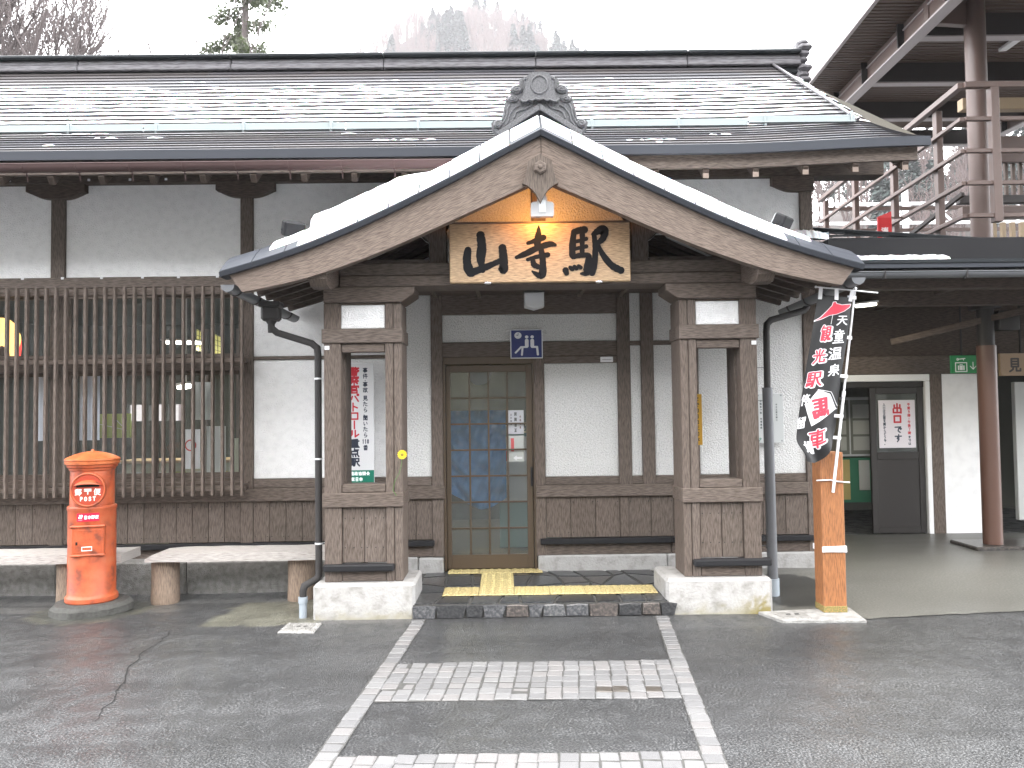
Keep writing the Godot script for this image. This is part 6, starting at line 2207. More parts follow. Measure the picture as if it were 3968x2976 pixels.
	var red := Color(.70, .12, .17)
	var navy := Color(.17, .21, .27)
	glyph(im, "出", Vector2(102, 45), Vector2(52, 54), 4.6, red)
	glyph(im, "口", Vector2(102, 102), Vector2(50, 46), 4.8, red)
	glyph(im, "で", Vector2(104, 160), Vector2(40, 40), 3.4, navy)
	glyph(im, "す", Vector2(104, 208), Vector2(40, 42), 3.4, navy)
	column_text(im, "午前9時", 166, 24, 20, Vector2(15, 17), 1.3, red)
	glyph(im, "|", Vector2(166, 102), Vector2(16, 14), 1.3, red)
	column_text(im, "午後7時", 166, 120, 20, Vector2(15, 17), 1.3, red)
	column_text(im, "までは", 166, 203, 18, Vector2(14, 15), 1.3, navy)
	column_text(im, "入口は正面玄関からどうぞ。", 30, 24, 17.8, Vector2(14, 16), 1.3, navy)
	var n := thing("exit_notice", "white exit notice with red and dark characters on the dark door", "notice", V(4.8, 1.15, -9.6))
	plate(n, Vector2(4.575, 1.16), Vector2(5.025, 1.745), -9.622, .006, M.white_plastic, printed("exit_print", im), "print", "sheet")

	# green left-luggage sign
	im = sheet(256, 176, Color(.03, .47, .25))
	var w := Color(.85, .87, .86)
	for r in [[40, 72, 150, 72], [150, 72, 150, 160], [150, 160, 40, 160], [40, 160, 40, 72]]: ink_line(im, PackedVector2Array([Vector2(r[0], r[1]), Vector2(r[2], r[3])]), 5, w)
	fill_poly(im, PackedVector2Array([Vector2(62, 100), Vector2(128, 100), Vector2(128, 146), Vector2(62, 146)]), w)
	for x in [78, 112]: ink_line(im, PackedVector2Array([Vector2(x, 100), Vector2(x, 146)]), 2, Color(.03, .47, .25))
	ink_line(im, PackedVector2Array([Vector2(84, 99), Vector2(84, 90), Vector2(106, 90), Vector2(106, 99)]), 3, w)
	dot(im, Vector2(62, 38), 13, w); dot(im, Vector2(58, 36), 4, Color(.03, .47, .25))
	ink_line(im, PackedVector2Array([Vector2(74, 36), Vector2(134, 30)]), 5, w)
	ink_line(im, PackedVector2Array([Vector2(118, 34), Vector2(120, 46)]), 4, w)
	ink_line(im, PackedVector2Array([Vector2(212, 68), Vector2(212, 138)]), 4, w)
	ink_line(im, PackedVector2Array([Vector2(184, 108), Vector2(212, 138), Vector2(240, 108)]), 4, w)
	n = thing("locker_sign", "green sign with a luggage pictogram, a key and a white down arrow", "sign", V(5.27, 2.04, -9.0))
	plate(n, Vector2(5.13, 2.037), Vector2(5.435, 2.243), -8.99, .03, M.green_sign, printed("locker_print", im), "pictogram")
	piece("hanger", V(5.25, 2.243, -9.012), V(5.27, 2.93, -9.0), M.pipe_dark, n, .002)
	# beige sign with one big dark character
	im = sheet(420, 176, Color(.56, .47, .38))
	glyph(im, "見", Vector2(108, 92), Vector2(92, 112), 7, Color(.14, .12, .12))
	glyph(im, "本", Vector2(260, 92), Vector2(92, 112), 7, Color(.14, .12, .12))
	n = thing("beige_sign", "beige hanging sign with a large dark character right of the column", "sign", V(5.9, 2.0, -9.0))
	plate(n, Vector2(5.66, 2.0), Vector2(6.30, 2.255), -8.93, .04, M.plank_pale, printed("beige_print", im), "print")
	piece("hanger", V(5.9, 2.255, -8.96), V(5.92, 2.93, -8.94), M.pipe_dark, n, .002)

	# column with its base
	n = thing("round_column", "round red brown steel column standing on a dark slab", "column", V(5.30, .12, -8.6))
	st = S()
	lathe(st, [Vector2(.098, .155), Vector2(.098, 2.32), Vector2(0, 2.32)], 28, V(5.30, 0, -8.6))
	obj("shaft", st, M.column_brown, n)
	st = S()
	lathe(st, [Vector2(.085, 2.32), Vector2(.085, 2.72)], 20, V(5.30, 0, -8.6))
	box(st, V(5.18, 2.72, -8.72), V(5.42, 2.90, -8.48), .01)
	box(st, V(5.40, 2.48, -8.62), V(5.62, 2.70, -8.5), .01)
	obj("head", st, M.pipe_dark, n)
	piece("base_slab", V(5.02, .05, -8.95), V(6.9, .15, -8.42), M.slate1, n, .012)

	# notice boards visible past the open door
	n = thing("notice_board", "framed notice board with white sheets above and a green board below", "notice board", V(4.4, .1, -10.3))
	piece("frame", V(3.9, 1.02, -10.36), V(4.86, 1.80, -10.32), M.pale_steel, n, .006)
	for k in 2: piece("glass_case", V(4.2 + k * .33, 1.05, -10.32), V(4.51 + k * .33, 1.76, -10.312), M.case_grey, n, .004)
	for k in 6: piece("paper", V(4.23 + (k % 2) * .33, 1.10 + (k / 2) * .21, -10.312), V(4.47 + (k % 2) * .33, 1.28 + (k / 2) * .21, -10.308), M.paper_grey, n, 0)
	piece("green_board", V(4.0, .42, -10.36), V(4.90, 1.0, -10.31), M.green_board, n, .004)
	piece("poster", V(4.28, .46, -10.31), V(4.50, .98, -10.302), M.poster_tan, n, 0)
	piece("paper", V(4.62, .58, -10.31), V(4.76, .97, -10.302), M.paper_grey, n, 0)
	piece("leg", V(4.35, .10, -10.36), V(4.38, .42, -10.33), M.pale_steel, n, 0)
	piece("leg", V(4.80, .10, -10.36), V(4.83, .42, -10.33), M.pale_steel, n, 0)

	# lit fitting under the canopy
	n = thing("canopy_lamp", "bright white fluorescent ceiling lamp under the dark canopy", "lamp", V(3.75, 2.7, -8.45))
	st = S()
	bar(st, V(3.66, 2.70, -8.0), V(4.03, 2.775, -8.4), .13, .03, .008)
	obj("lamp_tube", st, M.white_glow, n)
	st = S()
	bar(st, V(3.66, 2.728, -8.0), V(4.03, 2.803, -8.4), .16, .022, .004)
	bar(st, V(3.84, 2.75, -8.2), V(3.84, 2.93, -8.2), .02, .02, 0)
	obj("housing", st, M.white_paint, n)
	var l := AreaLight3D.new()
	l.name = "area_light"
	l.area_size = Vector2(.13, .4)
	l.light_color = Color(1, .97, .88); l.light_energy = .9
	l.area_range = 8; l.area_attenuation = 2
	l.shadow_enabled = true
	l.position = V(3.84, 2.69, -8.2) - org
	l.rotation = Vector3(-PI / 2, .7, 0)
	n.add_child(l)
	# snow left on the low roofs
	st = S(1)
	org = Vector3.ZERO
	var rows := [[V(3.10, 3.05, -7.36), V(4.27, 3.05, -7.36), .055, .13], [V(2.72, 3.33, -7.62), V(3.22, 3.31, -7.60), .06, .2]]
	for r in rows:
		var prev := []
		for i in 41:
			var u := i / 40.0
			var c: Vector3 = (r[0] as Vector3).lerp(r[1], u)
			var e := sqrt(minf(1.0, minf(u * 30.0, (1 - u) * (14.0 if r[3] < .15 else 3.0)))) * (1.0 + .06 * sin(u * 40.0) + .05 * sin(u * 91.0))
			var row := []
			for k in 7:
				var a := PI * k / 6.0
				row.append(c + V(0, sin(a) * r[2] * e + (.0 if r[3] < .15 else .09 * (k / 6.0)), cos(a) * r[3] * .5 * e - r[3] * .5))
			if i > 0:
				for k in 6: quad(st, prev[k], row[k], row[k + 1], prev[k + 1])
			prev = row
	var o := obj("snow", st, M.snow)
	o.set_meta("kind", "stuff")
	o.set_meta("label", "two leftover strips of snow on the low side roof")

# ---------------------------------------------------------------- raised walkway and its big roof
func overpass() -> void:
	var t := thing("walkway_roof", "large brown steel roof over the raised walkway with slatted ceiling", "roof", V(6, 3, -10))
	var dir := V(.1438, .1068, -1.0)
	var at := func(d: float, x: float, y: float) -> Vector3: return V(x, y, -10) + dir * (d - 10.0)
	# edge beam
	var st := S()
	bar(st, at.call(5.5, 4.90, 7.11), at.call(17, 4.90, 7.11), .06, .33, .006)
	obj("edge_beam", st, M.steel_pale, t)
	# main girder: web, two flanges, stiffeners
	for gx in [5.55, 9.4]:
		st = S()
		bar(st, at.call(5.5, gx, 6.77), at.call(17, gx, 6.77), .03, .35, 0)
		obj("girder_web", st, M.steel_brown, t)
		st = S()
		bar(st, at.call(5.5, gx, 6.592), at.call(17, gx, 6.592), .17, .024, 0)
		obj("girder_flange", st, M.steel_pale, t)
		st = S()
		bar(st, at.call(5.5, gx, 6.85), at.call(17, gx, 6.85), .07, .02, 0)
		obj("girder_rib", st, M.steel_pale, t)
		for d in [7.6, 9.2, 10.8, 12.4, 14.0, 15.6]:
			st = S()
			bar(st, at.call(d, gx - .06, 6.6), at.call(d, gx - .06, 6.94), .10, .02, 0, V(0, 0, 1))
			obj("stiffener", st, M.pipe_dark, t)
	# cross joists
	for d in [8.35, 10.45, 12.45, 14.65, 16.8]:
		st = S()
		bar(st, at.call(d, 5.57, 6.78), at.call(d, 9.4, 6.78), .03, .33, 0)
		obj("joist_web", st, M.joist_dark, t)
		st = S()
		bar(st, at.call(d, 5.62, 6.605), at.call(d, 9.4, 6.605), .14, .02, 0)
		obj("joist_flange", st, M.steel_pale, t)
	# slatted ceiling
	for k in 88:
		var d := 6.6 + k * .115
		st = S()
		bar(st, at.call(d, 4.93, 6.965), at.call(d, 9.4, 6.965), .055, .03, 0)
		obj("slat", st, M.lath_brown, t)
	st = S()
	var a: Vector3 = at.call(5.5, 4.88, 7.29); var b: Vector3 = at.call(5.5, 9.6, 7.29)
	var c: Vector3 = at.call(17, 9.6, 7.29); var e: Vector3 = at.call(17, 4.88, 7.29)
	quad(st, a, b, c, e); quad(st, b - V(0, .04, 0), a - V(0, .04, 0), e - V(0, .04, 0), c - V(0, .04, 0))
	obj("sheeting", st, M.joist_dark, t)
	# column carrying the girder
	st = S()
	lathe(st, [Vector2(.126, 2.9), Vector2(.126, 6.9)], 28, V(6.16, 0, -10))
	obj("column", st, M.steel_brown, t)
	st = S()
	bar(st, V(5.5, 6.75, -9.95), V(6.3, 6.75, -10.05), .1, .3, .006)
	obj("column_head", st, M.steel_brown, t)
	# white boxes below the slats, put in for daylight through the clerestory
	var spots := [[10.9, 6.1, "pale box standing in for daylight under the walkway roof just left of the steel column"], [11.4, 7.4, "pale box standing in for daylight under the walkway roof right of the steel column"], [12.9, 5.95, "small far box standing in for daylight low between the roof joists"], [9.6, 7.2, "nearest box standing in for daylight at the top right under the walkway roof"]]
	for q in spots:
		var n := thing("daylight_box", q[2], "light", at.call(q[0], q[1], 6.93), "boxes standing in for daylight under the walkway roof")
		st = S()
		bar(st, at.call(q[0] - .35, q[1], 6.90), at.call(q[0] + .35, q[1], 6.90), .12, .05, .008)
		obj("fitting", st, M.white_paint, n)

	t = thing("walkway", "raised walkway deck with brown steel railings behind the side entrance", "walkway", V(6, 3, -10))
	var run := V(.072, 0.007, -1)
	var corner := V(5.15, 0, -8.6)
	for y in [5.23, 4.85, 4.49, 4.13, 3.765]:
		var th: float = .066 if y > 5 else .045
		st = S()
		bar(st, V(corner.x, y, corner.z), V(9.5, y, corner.z), .07 if y > 5 else .05, th, .004)
		obj("rail", st, M.steel_brown, t)
		st = S()
		var p := V(corner.x, y, corner.z)
		bar(st, p - V(0.03, 0, 0), p + run * 4.9, .07 if y > 5 else .05, th, .004)
		obj("rail", st, M.steel_brown, t)
		# railing on the far side of the deck
		if y > 3.9:
			st = S()
			bar(st, V(5.56, y - .12, -13.5), V(9.5, y - .12, -13.5), .05, .06, 0)
			obj("rail", st, M.steel_brown, t)
	for d in [.65, 1.9, 3.3, 4.65]:
		st = S()
		var p: Vector3 = corner + run * d
		box(st, V(p.x + .0, 3.55, p.z - .09), V(p.x + .075, 5.195, p.z + .0), .004)
		obj("post", st, M.steel_brown, t)
	for x in [5.43, 6.7, 7.95]:
		piece("post", V(x, 3.69, -8.65), V(x + .092, 5.197, -8.56), M.steel_brown, t, .004)
	st = S()
	var q0 := V(5.2, 3.50, -8.66); var q1 := V(9.5, 3.50, -8.66); var q2 := V(9.5, 3.50, -13.6); var q3 := q0 + run * 4.9
	for y in [.0, -.16]:
		if y == 0: quad(st, q0, q1, q2, q3)
		else: quad(st, q1 + V(0, y, 0), q0 + V(0, y, 0), q3 + V(0, y, 0), q2 + V(0, y, 0))
	quad(st, q0 + V(0, -.16, 0), q1 + V(0, -.16, 0), q1, q0)
	quad(st, q3 + V(0, -.16, 0), q0 + V(0, -.16, 0), q0, q3)
	obj("deck", st, M.joist_dark, t)
	# stair flank falling away behind the railing
	st = S()
	bar(st, V(6.05, 3.55, -10.2), V(5.55, 2.3, -12.6), .05, .35, 0)
	bar(st, V(6.05, 4.45, -10.2), V(5.5, 3.55, -13.0), .05, .05, 0)
	obj("stair_string", st, M.joist_dark, t)
	# slatted screens at the back of the deck
	t = thing("slatted_screen", "slatted timber screen between brown rails at the back of the walkway", "screen", V(7.6, 3, -10.6))
	var x := 6.36
	while x < 9.2:
		piece("slat", V(x, 2.9, -10.55), V(x + .055, 4.14, -10.5), M.lath, t, 0)
		x += .128
	x = 6.75
	while x < 9.2:
		piece("slat", V(x, 4.55, -10.75), V(x + .04, 5.30, -10.71), M.lath_brown, t, 0)
		x += .10
	piece("beam", V(6.22, 5.66, -10.55), V(9.3, 5.82, -10.42), M.lath, t, .006)
	piece("panel", V(6.75, 5.0, -10.7), V(9.3, 5.36, -10.62), M.steel_brown, t, .004)
	piece("beam", V(6.22, 4.20, -10.62), V(9.3, 4.36, -10.5), M.steel_brown, t, .006)
	piece("beam", V(6.22, 4.42, -10.66), V(9.3, 4.53, -10.56), M.joist_dark, t, .006)

	# red fire hydrant plate
	var im := sheet(96, 200, Color(.72, .05, .08))
	glyph(im, "消", Vector2(48, 105), Vector2(50, 52), 5.0, Color(.85, .8, .8))
	glyph(im, "火", Vector2(48, 164), Vector2(50, 50), 5.0, Color(.85, .8, .8))
	t = thing("fire_sign", "red fire sign with white characters hanging on the walkway railing", "sign", V(5.0, 4.0, -10.0))
	st = S()
	var poly := PackedVector2Array([Vector2(4.885, 3.80), Vector2(5.068, 3.80), Vector2(5.068, 4.215), Vector2(4.885, 4.14)])
	prism(st, poly, -10.16, -10.14)
	obj("plate", st, M.red_paint, t)
	st = S()
	uvquad(st, V(4.89, 3.805, -10.138), V(5.063, 3.805, -10.138), V(5.063, 4.13, -10.138), V(4.89, 4.13, -10.138), Vector2(0, 1), Vector2(1, 1), Vector2(1, 0), Vector2(0, 0))
	obj("print", st, printed("fire_print", im), t)
	st = S()
	bar(st, V(5.06, 4.13, -10.15), V(5.28, 4.13, -10.15), .02, .02, 0)
	obj("arm", st, M.steel_brown, t)

	# white lattice gantry over the tracks, far behind
	t = thing("track_gantry", "white steel lattice gantry far behind the walkway railings", "gantry", V(14, 0, -28))
	for y in [9.0, 8.3, 7.0, 6.3]:
		st = S()
		bar(st, V(9.5, y, -28), V(20, y, -28), .10, .10, 0)
		obj("chord", st, M.white_paint, t)
	for k in 14:
		for y in [8.3, 6.3]:
			st = S()
			bar(st, V(9.5 + k * .75, y, -28), V(9.5 + (k + 1) * .75, y + .7, -28) if k % 2 == 0 else V(9.5 + (k - 1) * .75, y + .7, -28), .06, .06, 0)
			obj("brace", st, M.white_paint, t)
	for x2 in [10.3, 14.5, 19.0]:
		st = S()
		bar(st, V(x2, 0, -28), V(x2, 9.6, -28), .16, .16, 0)
		obj("mast", st, M.white_paint, t)
	for y in [7.9, 5.6]:
		st = S()
		lathe(st, [Vector2(.0, 0), Vector2(.16, .02), Vector2(.16, .14), Vector2(0, .16)], 12, V(12.2, y, -27.9))
		obj("insulator", st, M.white_paint, t)

# ---------------------------------------------------------------- what shows through the windows
func room() -> void:
	# glowing paper lantern at the far left
	var im := sheet(128, 128, Color(1, .80, .45))
	dot(im, Vector2(34, 78), 27, Color(.95, .25, .22))
	column_text(im, "館火", 96, 44, 46, Vector2(34, 40), 4.5, Color(.1, .06, .04))
	var t := thing("paper_lantern", "glowing cream paper lantern with a red disc inside the left window", "lantern", V(-5.44, 2.3, -8.45))
	var st := S()
	var c := V(-5.44, 2.44, -8.45)
	var n := 24
	var prof := [[.10, -.30], [.17, -.24], [.22, -.12], [.23, 0.0], [.22, .12], [.17, .24], [.10, .30]]
	for i in prof.size() - 1:
		for j in n:
			var a := -TAU * j / n
			var b := -TAU * (j + 1) / n
			var ps := []
			for q in [[i, a, j], [i, b, j + 1], [i + 1, b, j + 1], [i + 1, a, j]]:
				ps.append([c + V(cos(q[1]) * prof[q[0]][0], prof[q[0]][1], sin(q[1]) * prof[q[0]][0]), Vector2(fposmod(1.25 - q[2] / float(n), 1.0001) * 2.0, 1 - q[0] / 6.0)])
			if absf(ps[0][1].x - ps[1][1].x) > .5: continue
			uvquad(st, ps[0][0], ps[1][0], ps[2][0], ps[3][0], ps[0][1], ps[1][1], ps[2][1], ps[3][1])
	var lm := printed("lantern_print", im, .8)
	lm.texture_repeat = true
	lm.emission_enabled = true; lm.emission_texture = lm.albedo_texture; lm.emission = Color.BLACK; lm.emission_energy_multiplier = .75
	obj("lantern_shade", st, lm, t)
	st = S()
	lathe(st, [Vector2(0, .29), Vector2(.11, .29), Vector2(.11, .33), Vector2(0, .33)], 20, c)
	lathe(st, [Vector2(0, -.33), Vector2(.11, -.33), Vector2(.11, -.29), Vector2(0, -.29)], 20, c)
	tube(st, [c + V(0, .33, 0), c + V(0, .56, 0)], .01, 6)
	obj("ring", st, M.pipe_dark, t)
	var l := OmniLight3D.new()
	l.name = "lantern_light"
	l.light_color = Color(1, .72, .35); l.light_energy = .05; l.light_size = .15
	l.omni_range = 6; l.omni_attenuation = 2; l.shadow_enabled = true
	l.position = c + V(0, -.05, .26) - org
	t.add_child(l)
	# fluorescent fittings
	for q in [[V(-4.30, 2.60, -10.0), V(-3.72, 2.55, -9.6), 1.0, "bright white fluorescent fitting hanging in the waiting room, the larger one"], [V(-3.66, 1.98, -8.9), V(-3.50, 2.0, -8.8), .0, "small bright lamp low behind the window glass"], [V(-1.2, 2.85, -10.3), V(-.1, 2.85, -10.3), .8, "fluorescent ceiling fitting behind the entrance door"]]:
		t = thing("fluorescent_lamp", q[3], "lamp", q[0])
		st = S()
		bar(st, q[0], q[1], .10, .035, .006)
		obj("lamp_tube", st, M.white_glow, t)
		st = S()
		bar(st, q[0] + V(0, .032, 0), q[1] + V(0, .032, 0), .15, .024, .004)
		var m: Vector3 = (q[0] + q[1]) / 2
		bar(st, m + V(0, .04, 0), V(m.x, 2.995, m.z), .015, .015, 0)
		obj("housing", st, M.white_paint, t)
		if q[2] > 0:
			var al := AreaLight3D.new()
			al.name = "area_light"
			al.area_size = Vector2(.1, .6)
			al.light_color = Color(1, .97, .82); al.light_energy = q[2] * 1.1
			al.area_range = 9; al.area_attenuation = 2; al.shadow_enabled = true
			al.position = m - V(0, .022, 0) - org
			al.rotation = V(-PI / 2, 0, 0)
			t.add_child(al)
	# a lit paper screen by the ceiling
	t = thing("paper_screen", "yellowish lit paper lattice screen hung below the waiting room ceiling", "screen", V(-3.6, 2.6, -9.7))
	for k in 2:
		st = S()
		var a := V(-3.93 + k * .20, 2.50 - k * .05, -10.05 + k * .02)
		quad(st, a, a + V(.16, -.045, .01), a + V(.16, .20, .01), a + V(0, .27, 0))
		obj("screen_pane", st, M.screen_glow, t)
		for j in 5:
			st = S()
			bar(st, a + V(j * .04, -.011 * j, .012), a + V(j * .04, .27 - .017 * j, .012), .006, .006, 0)
			obj("bar", st, M.pipe_dark, t)
		for j in 5:
			st = S()
			bar(st, a + V(0, j * .065, .014), a + V(.16, j * .055 - .045 + .006 * j, .024), .006, .006, 0)
			obj("bar", st, M.pipe_dark, t)
	# hanging white cloths
	for q in [[-4.74, -4.62, "narrow bluish white cloth hanging left of the window post"], [-4.30, -4.10, "bluish white cloth hanging right of the window post"]]:
		t = thing("hanging_cloth", q[2], "curtain", V(q[0], 1.4, -7.98))
		st = S(1)
		for k in 10:
			var u := lerpf(q[0], q[1], k / 10.0)
			var v := lerpf(q[0], q[1], (k + 1) / 10.0)
			var zu := -7.98 + .015 * sin(u * 60.0)
			var zv := -7.98 + .015 * sin(v * 60.0)
			quad(st, V(u, 1.43, zu), V(v, 1.43, zv), V(v, 2.10, zv), V(u, 2.10, zu))
		obj("cloth", st, M.cloth_blue_white, t)
	# olive green panel sign, counters, papers
	t = thing("olive_sign", "olive green panel with pale lines beyond the left window", "sign", V(-4.55, 1.3, -9.2))
	piece("panel", V(-4.85, 1.42, -9.22), V(-4.36, 1.70, -9.19), M.olive_panel, t, .004)
	st = S()
	bar(st, V(-4.80, 1.60, -9.188), V(-4.45, 1.52, -9.188), .008, .004, 0)
	bar(st, V(-4.55, 1.66, -9.188), V(-4.40, 1.50, -9.188), .008, .004, 0)
	obj("line", st, M.paper_grey, t)
	piece("stand", V(-4.63, .12, -9.24), V(-4.58, 1.42, -9.2), M.pipe_dark, t, 0)
	t = thing("counter", "pale greenish counter with papers inside the waiting room", "counter", V(-3.9, .12, -9.6))
	piece("body", V(-4.6, .12, -9.9), V(-3.2, 1.10, -9.5), M.cream, t, .006)
	piece("top", V(-4.65, 1.102, -9.95), V(-3.15, 1.14, -9.45), M.lath, t, .006)
	for k in 5: piece("leaflet", V(-4.5 + k * .25, .75, -9.5), V(-4.34 + k * .25, 1.0, -9.492), [M.paper_grey, M.white_paint, M.olive_panel, M.paper_grey, M.poster_tan][k], t, 0)
	for k in 5:
		var x: float = [-3.45, -3.18, -2.92, -3.3, -2.75][k]
		var lab: String = ["white poster with a red ring mark seen through the window", "pale sheet pinned right of the red ring poster", "pale sheet near the right window frame", "grey sheet pinned high behind the glass", "yellowish sheet at the top right corner of the window"][k]
		t = thing("wall_poster", lab, "poster", V(x, 1.2, -8.4))
		var y0: float = [1.10, 1.05, .98, 1.62, 1.93][k]
		var y1: float = [1.52, 1.55, 1.42, 2.02, 2.10][k]
		piece("sheet", V(x, y0, -8.42), V(x + .2, y1, -8.41), [M.paper_white, M.paper_grey, M.cream, M.paper_grey, M.cream][k], t, 0)
		if k == 0:
			st = S()
			var ring := []
			for i in 17: ring.append(V(x + .1 + cos(TAU * i / 16.0) * .055, 1.35 + sin(TAU * i / 16.0) * .055, -8.408))
			tube(st, ring, .007, 5)
			obj("ring_mark", st, M.red_paint, t)
	t = thing("partition", "pale olive glazed partition wall inside the waiting room", "partition", V(-3, .12, -8.9))
	for x in [-3.62, -3.25, -2.9, -2.6]: piece("upright", V(x, .12, -8.56), V(x + .05, 2.6, -8.5), M.lath_brown, t, .003)
	piece("panel", V(-3.6, .12, -8.54), V(-2.55, .98, -8.52), M.hall_wall, t, .003)
	piece("shelf", V(-3.62, 2.12, -8.58), V(-2.55, 2.2, -8.48), M.lath_brown, t, .003)
	# behind the door: blue sheet, vending machine with its heading, papers on the glass
	t = thing("blue_sheet", "crumpled bright blue sheet hanging behind the entrance door", "sheet", V(-.4, .5, -8.7))
	st = S(1)
	for i in 30:
		for j in 26:
			var q := func(a: int, b: int) -> Vector3:
				var x := lerpf(-.72, .0, a / 30.0)
				var y := lerpf(.72, 1.68, b / 26.0)
				return V(x, y + .12 * sin(x * 6.0) * (1 - b / 26.0), -8.7 + .05 * sin(x * 17 + y * 9) + .035 * sin(y * 31 + x * 13) + .02 * sin(x * 47 - y * 23))
			quad(st, q.call(i, j), q.call(i + 1, j), q.call(i + 1, j + 1), q.call(i, j + 1))
	obj("cloth", st, M.blue_cloth, t)
	im = sheet(160, 60, Color(.75, .72, .55))
	row_text(im, "自動販", 34, 30, 46, Vector2(38, 40), 3.2, Color(.12, .12, .1))
	t = thing("vending_machine", "vending machine with a dark lettered heading behind the door", "vending machine", V(.15, .12, -9.2))
	piece("cabinet", V(-.08, .12, -9.6), V(.62, 1.50, -9.0), M.cabinet_green, t, .01)
	piece("front_panel", V(-.04, .65, -9.0), V(.40, 1.38, -8.985), M.paper_grey, t, .005)
	plate(t, Vector2(.02, 1.42), Vector2(.36, 1.54), -8.96, .03, M.lath, printed("vending_print", im), "heading", "heading_board")
	for k in 6: piece("can", V(.0 + k * .062, 1.10, -8.985), V(.04 + k * .062, 1.22, -8.975), [M.red_paint, M.blue_cloth, M.olive_panel, M.white_paint, M.poster_tan, M.red_paint][k], t, .003)
	im = sheet(110, 130, Color(.74, .74, .77))
	column_text(im, "開関自正", 55, 20, 30, Vector2(17, 19), 1.8, Color(.2, .2, .22))
	column_text(im, "日本前口", 24, 24, 17, Vector2(9, 10), 1.1, Color(.3, .3, .34))
	column_text(im, "会場停留", 88, 34, 20, Vector2(10, 12), 1.1, Color(.4, .3, .32))
	t = thing("door_notice", "white notice with vertical writing behind the upper right door panes", "notice", V(.12, 1.43, -7.79))
	plate(t, Vector2(.018, 1.44), Vector2(.178, 1.675), -7.79, .002, M.paper_white, printed("door_print", im), "print", "sheet")
	t = thing("door_poster", "pale poster with red marks under the white door notice", "poster", V(.12, 1.16, -7.79))
	piece("sheet", V(.018, 1.17, -7.795), V(.178, 1.425, -7.79), M.paper_grey, t, 0)
	piece("red_mark", V(.05, 1.27, -7.79), V(.08, 1.40, -7.7885), M.red_paint, t, 0)
	st = S()
	prism(st, PackedVector2Array([Vector2(.07, 1.205), Vector2(.105, 1.23), Vector2(.105, 1.215), Vector2(.16, 1.215), Vector2(.16, 1.195), Vector2(.105, 1.195), Vector2(.105, 1.18)]), -7.79, -7.787)
	obj("arrow", st, M.white_paint, t)
	t = thing("wall_clock", "round pale clock high behind the door", "clock", V(-.3, 2.0, -9.3))
	st = S()
	prism(st, Transform2D(0, V2(-.30, 2.12)) * circle(.14), -9.32, -9.28)
	obj("face", st, M.paper_grey, t)
	piece("mount", V(-.33, 2.05, -9.40), V(-.27, 2.995, -9.325), M.pipe_dark, t, 0)

func V2(x: float, y: float) -> Vector2: return Vector2(x, y)

func circle(r: float) -> PackedVector2Array:
	var p := PackedVector2Array()
	for k in 24: p.append(Vector2.from_angle(TAU * k / 24) * r)
	return p

# ---------------------------------------------------------------- trees and hills behind
func limb(st: SurfaceTool, p: Vector3, d: Vector3, ln: float, r: float, depth: int, sp: float, g: float) -> void:
	var pts := [p]
	var q := p
	var dd := d
	for k in 4:
		dd = (dd + V(rng.randf_range(-.22, .22), rng.randf_range(-.08, .2) + g, rng.randf_range(-.22, .22))).normalized()
		q += dd * ln / 4
		pts.append(q)
	tube(st, pts, maxf(r, .013), 4 if r < .03 else 7, maxf(r * .5, .010))
	if depth == 0: return
	for k in rng.randi_range(4, 6):
		var f := rng.randf_range(.2, 1.0)
		var at: Vector3 = pts[mini(3, int(f * 4))]
		var side := V(rng.randf_range(-1, 1), rng.randf_range(-.1, .8), rng.randf_range(-1, 1)).normalized()
		limb(st, at, (dd + side * sp).normalized(), ln * rng.randf_range(.45, .68), r * .45, depth - 1, sp, g)

func bare_tree(at: Vector3, h: float, r: float, label: String, depth: int = 4) -> void:
	var t := thing("bare_tree", label, "tree", at)
	var st := S()
	tube(st, [at - V(0, .3, 0), at + V(.1, h * .25, 0), at + V(-.1, h * .5, .1)], r, 10, r * .7)
	obj("trunk", st, M.glare_bark, t)
	st = S()
	for k in 9:
		var a := TAU * k * .382 + rng.randf_range(-.4, .4)
		limb(st, at + V(-.05, h * (.34 + .018 * k), .05), V(cos(a) * .8, .75, sin(a) * .8).normalized(), h * .30, r * .26, depth, .85, .03)
	obj("crown", st, M.glare_bark, t)

func conifer(at: Vector3, h: float, label: String) -> void:
	var t := thing("conifer", label, "tree", at)
	var st := S()
	tube(st, [at - V(0, .3, 0), at + V(0, h * .5, 0), at + V(.1, h, 0)], .26, 10, .05)
	obj("trunk", st, M.glare_bark, t)
	st = S()
	var lf := S()
	var y := h * .2
	y = h * .42
	while y < h * .99:
		var k := 1.0 - y / h
		var reach := (.6 + 3.2 * pow(k, .8)) * (rng.randf_range(.4, 1.15))
		var a := rng.randf() * TAU
		var tip := at + V(cos(a) * reach, y - reach * rng.randf_range(-.05, .35), sin(a) * reach)
		var b := at + V(0, y, 0)
		tube(st, [b, b.lerp(tip, .5) + V(0, .08, 0), tip], .03, 5, .008)
		# drooping sprays along the limb
		var m := int(150 * clampf(reach, .5, 2.6))
		for i in m:
			var f := .25 + .8 * (float(i % 5) + rng.randfn(0, .35)) / 5.0
			var c := b.lerp(tip, f) + V(rng.randfn(0, .15), rng.randfn(-.12, .14), rng.randfn(0, .15))
			var u := V(rng.randf_range(-1, 1), rng.randf_range(-.9, .3), rng.randf_range(-1, 1)).normalized() * rng.randf_range(.09, .19)
			var w := u.cross(V(rng.randf_range(-1, 1), rng.randf_range(-1, 1), rng.randf_range(-1, 1))).normalized() * rng.randf_range(.03, .065)
			tri(lf, c - w, c + w, c + u)
			tri(lf, c - w, c - u * .4, c + w)
		y += rng.randf_range(.10, .34)
	obj("branches", st, M.glare_bark, t)
	obj("crown", lf, M.glare_needles, t)

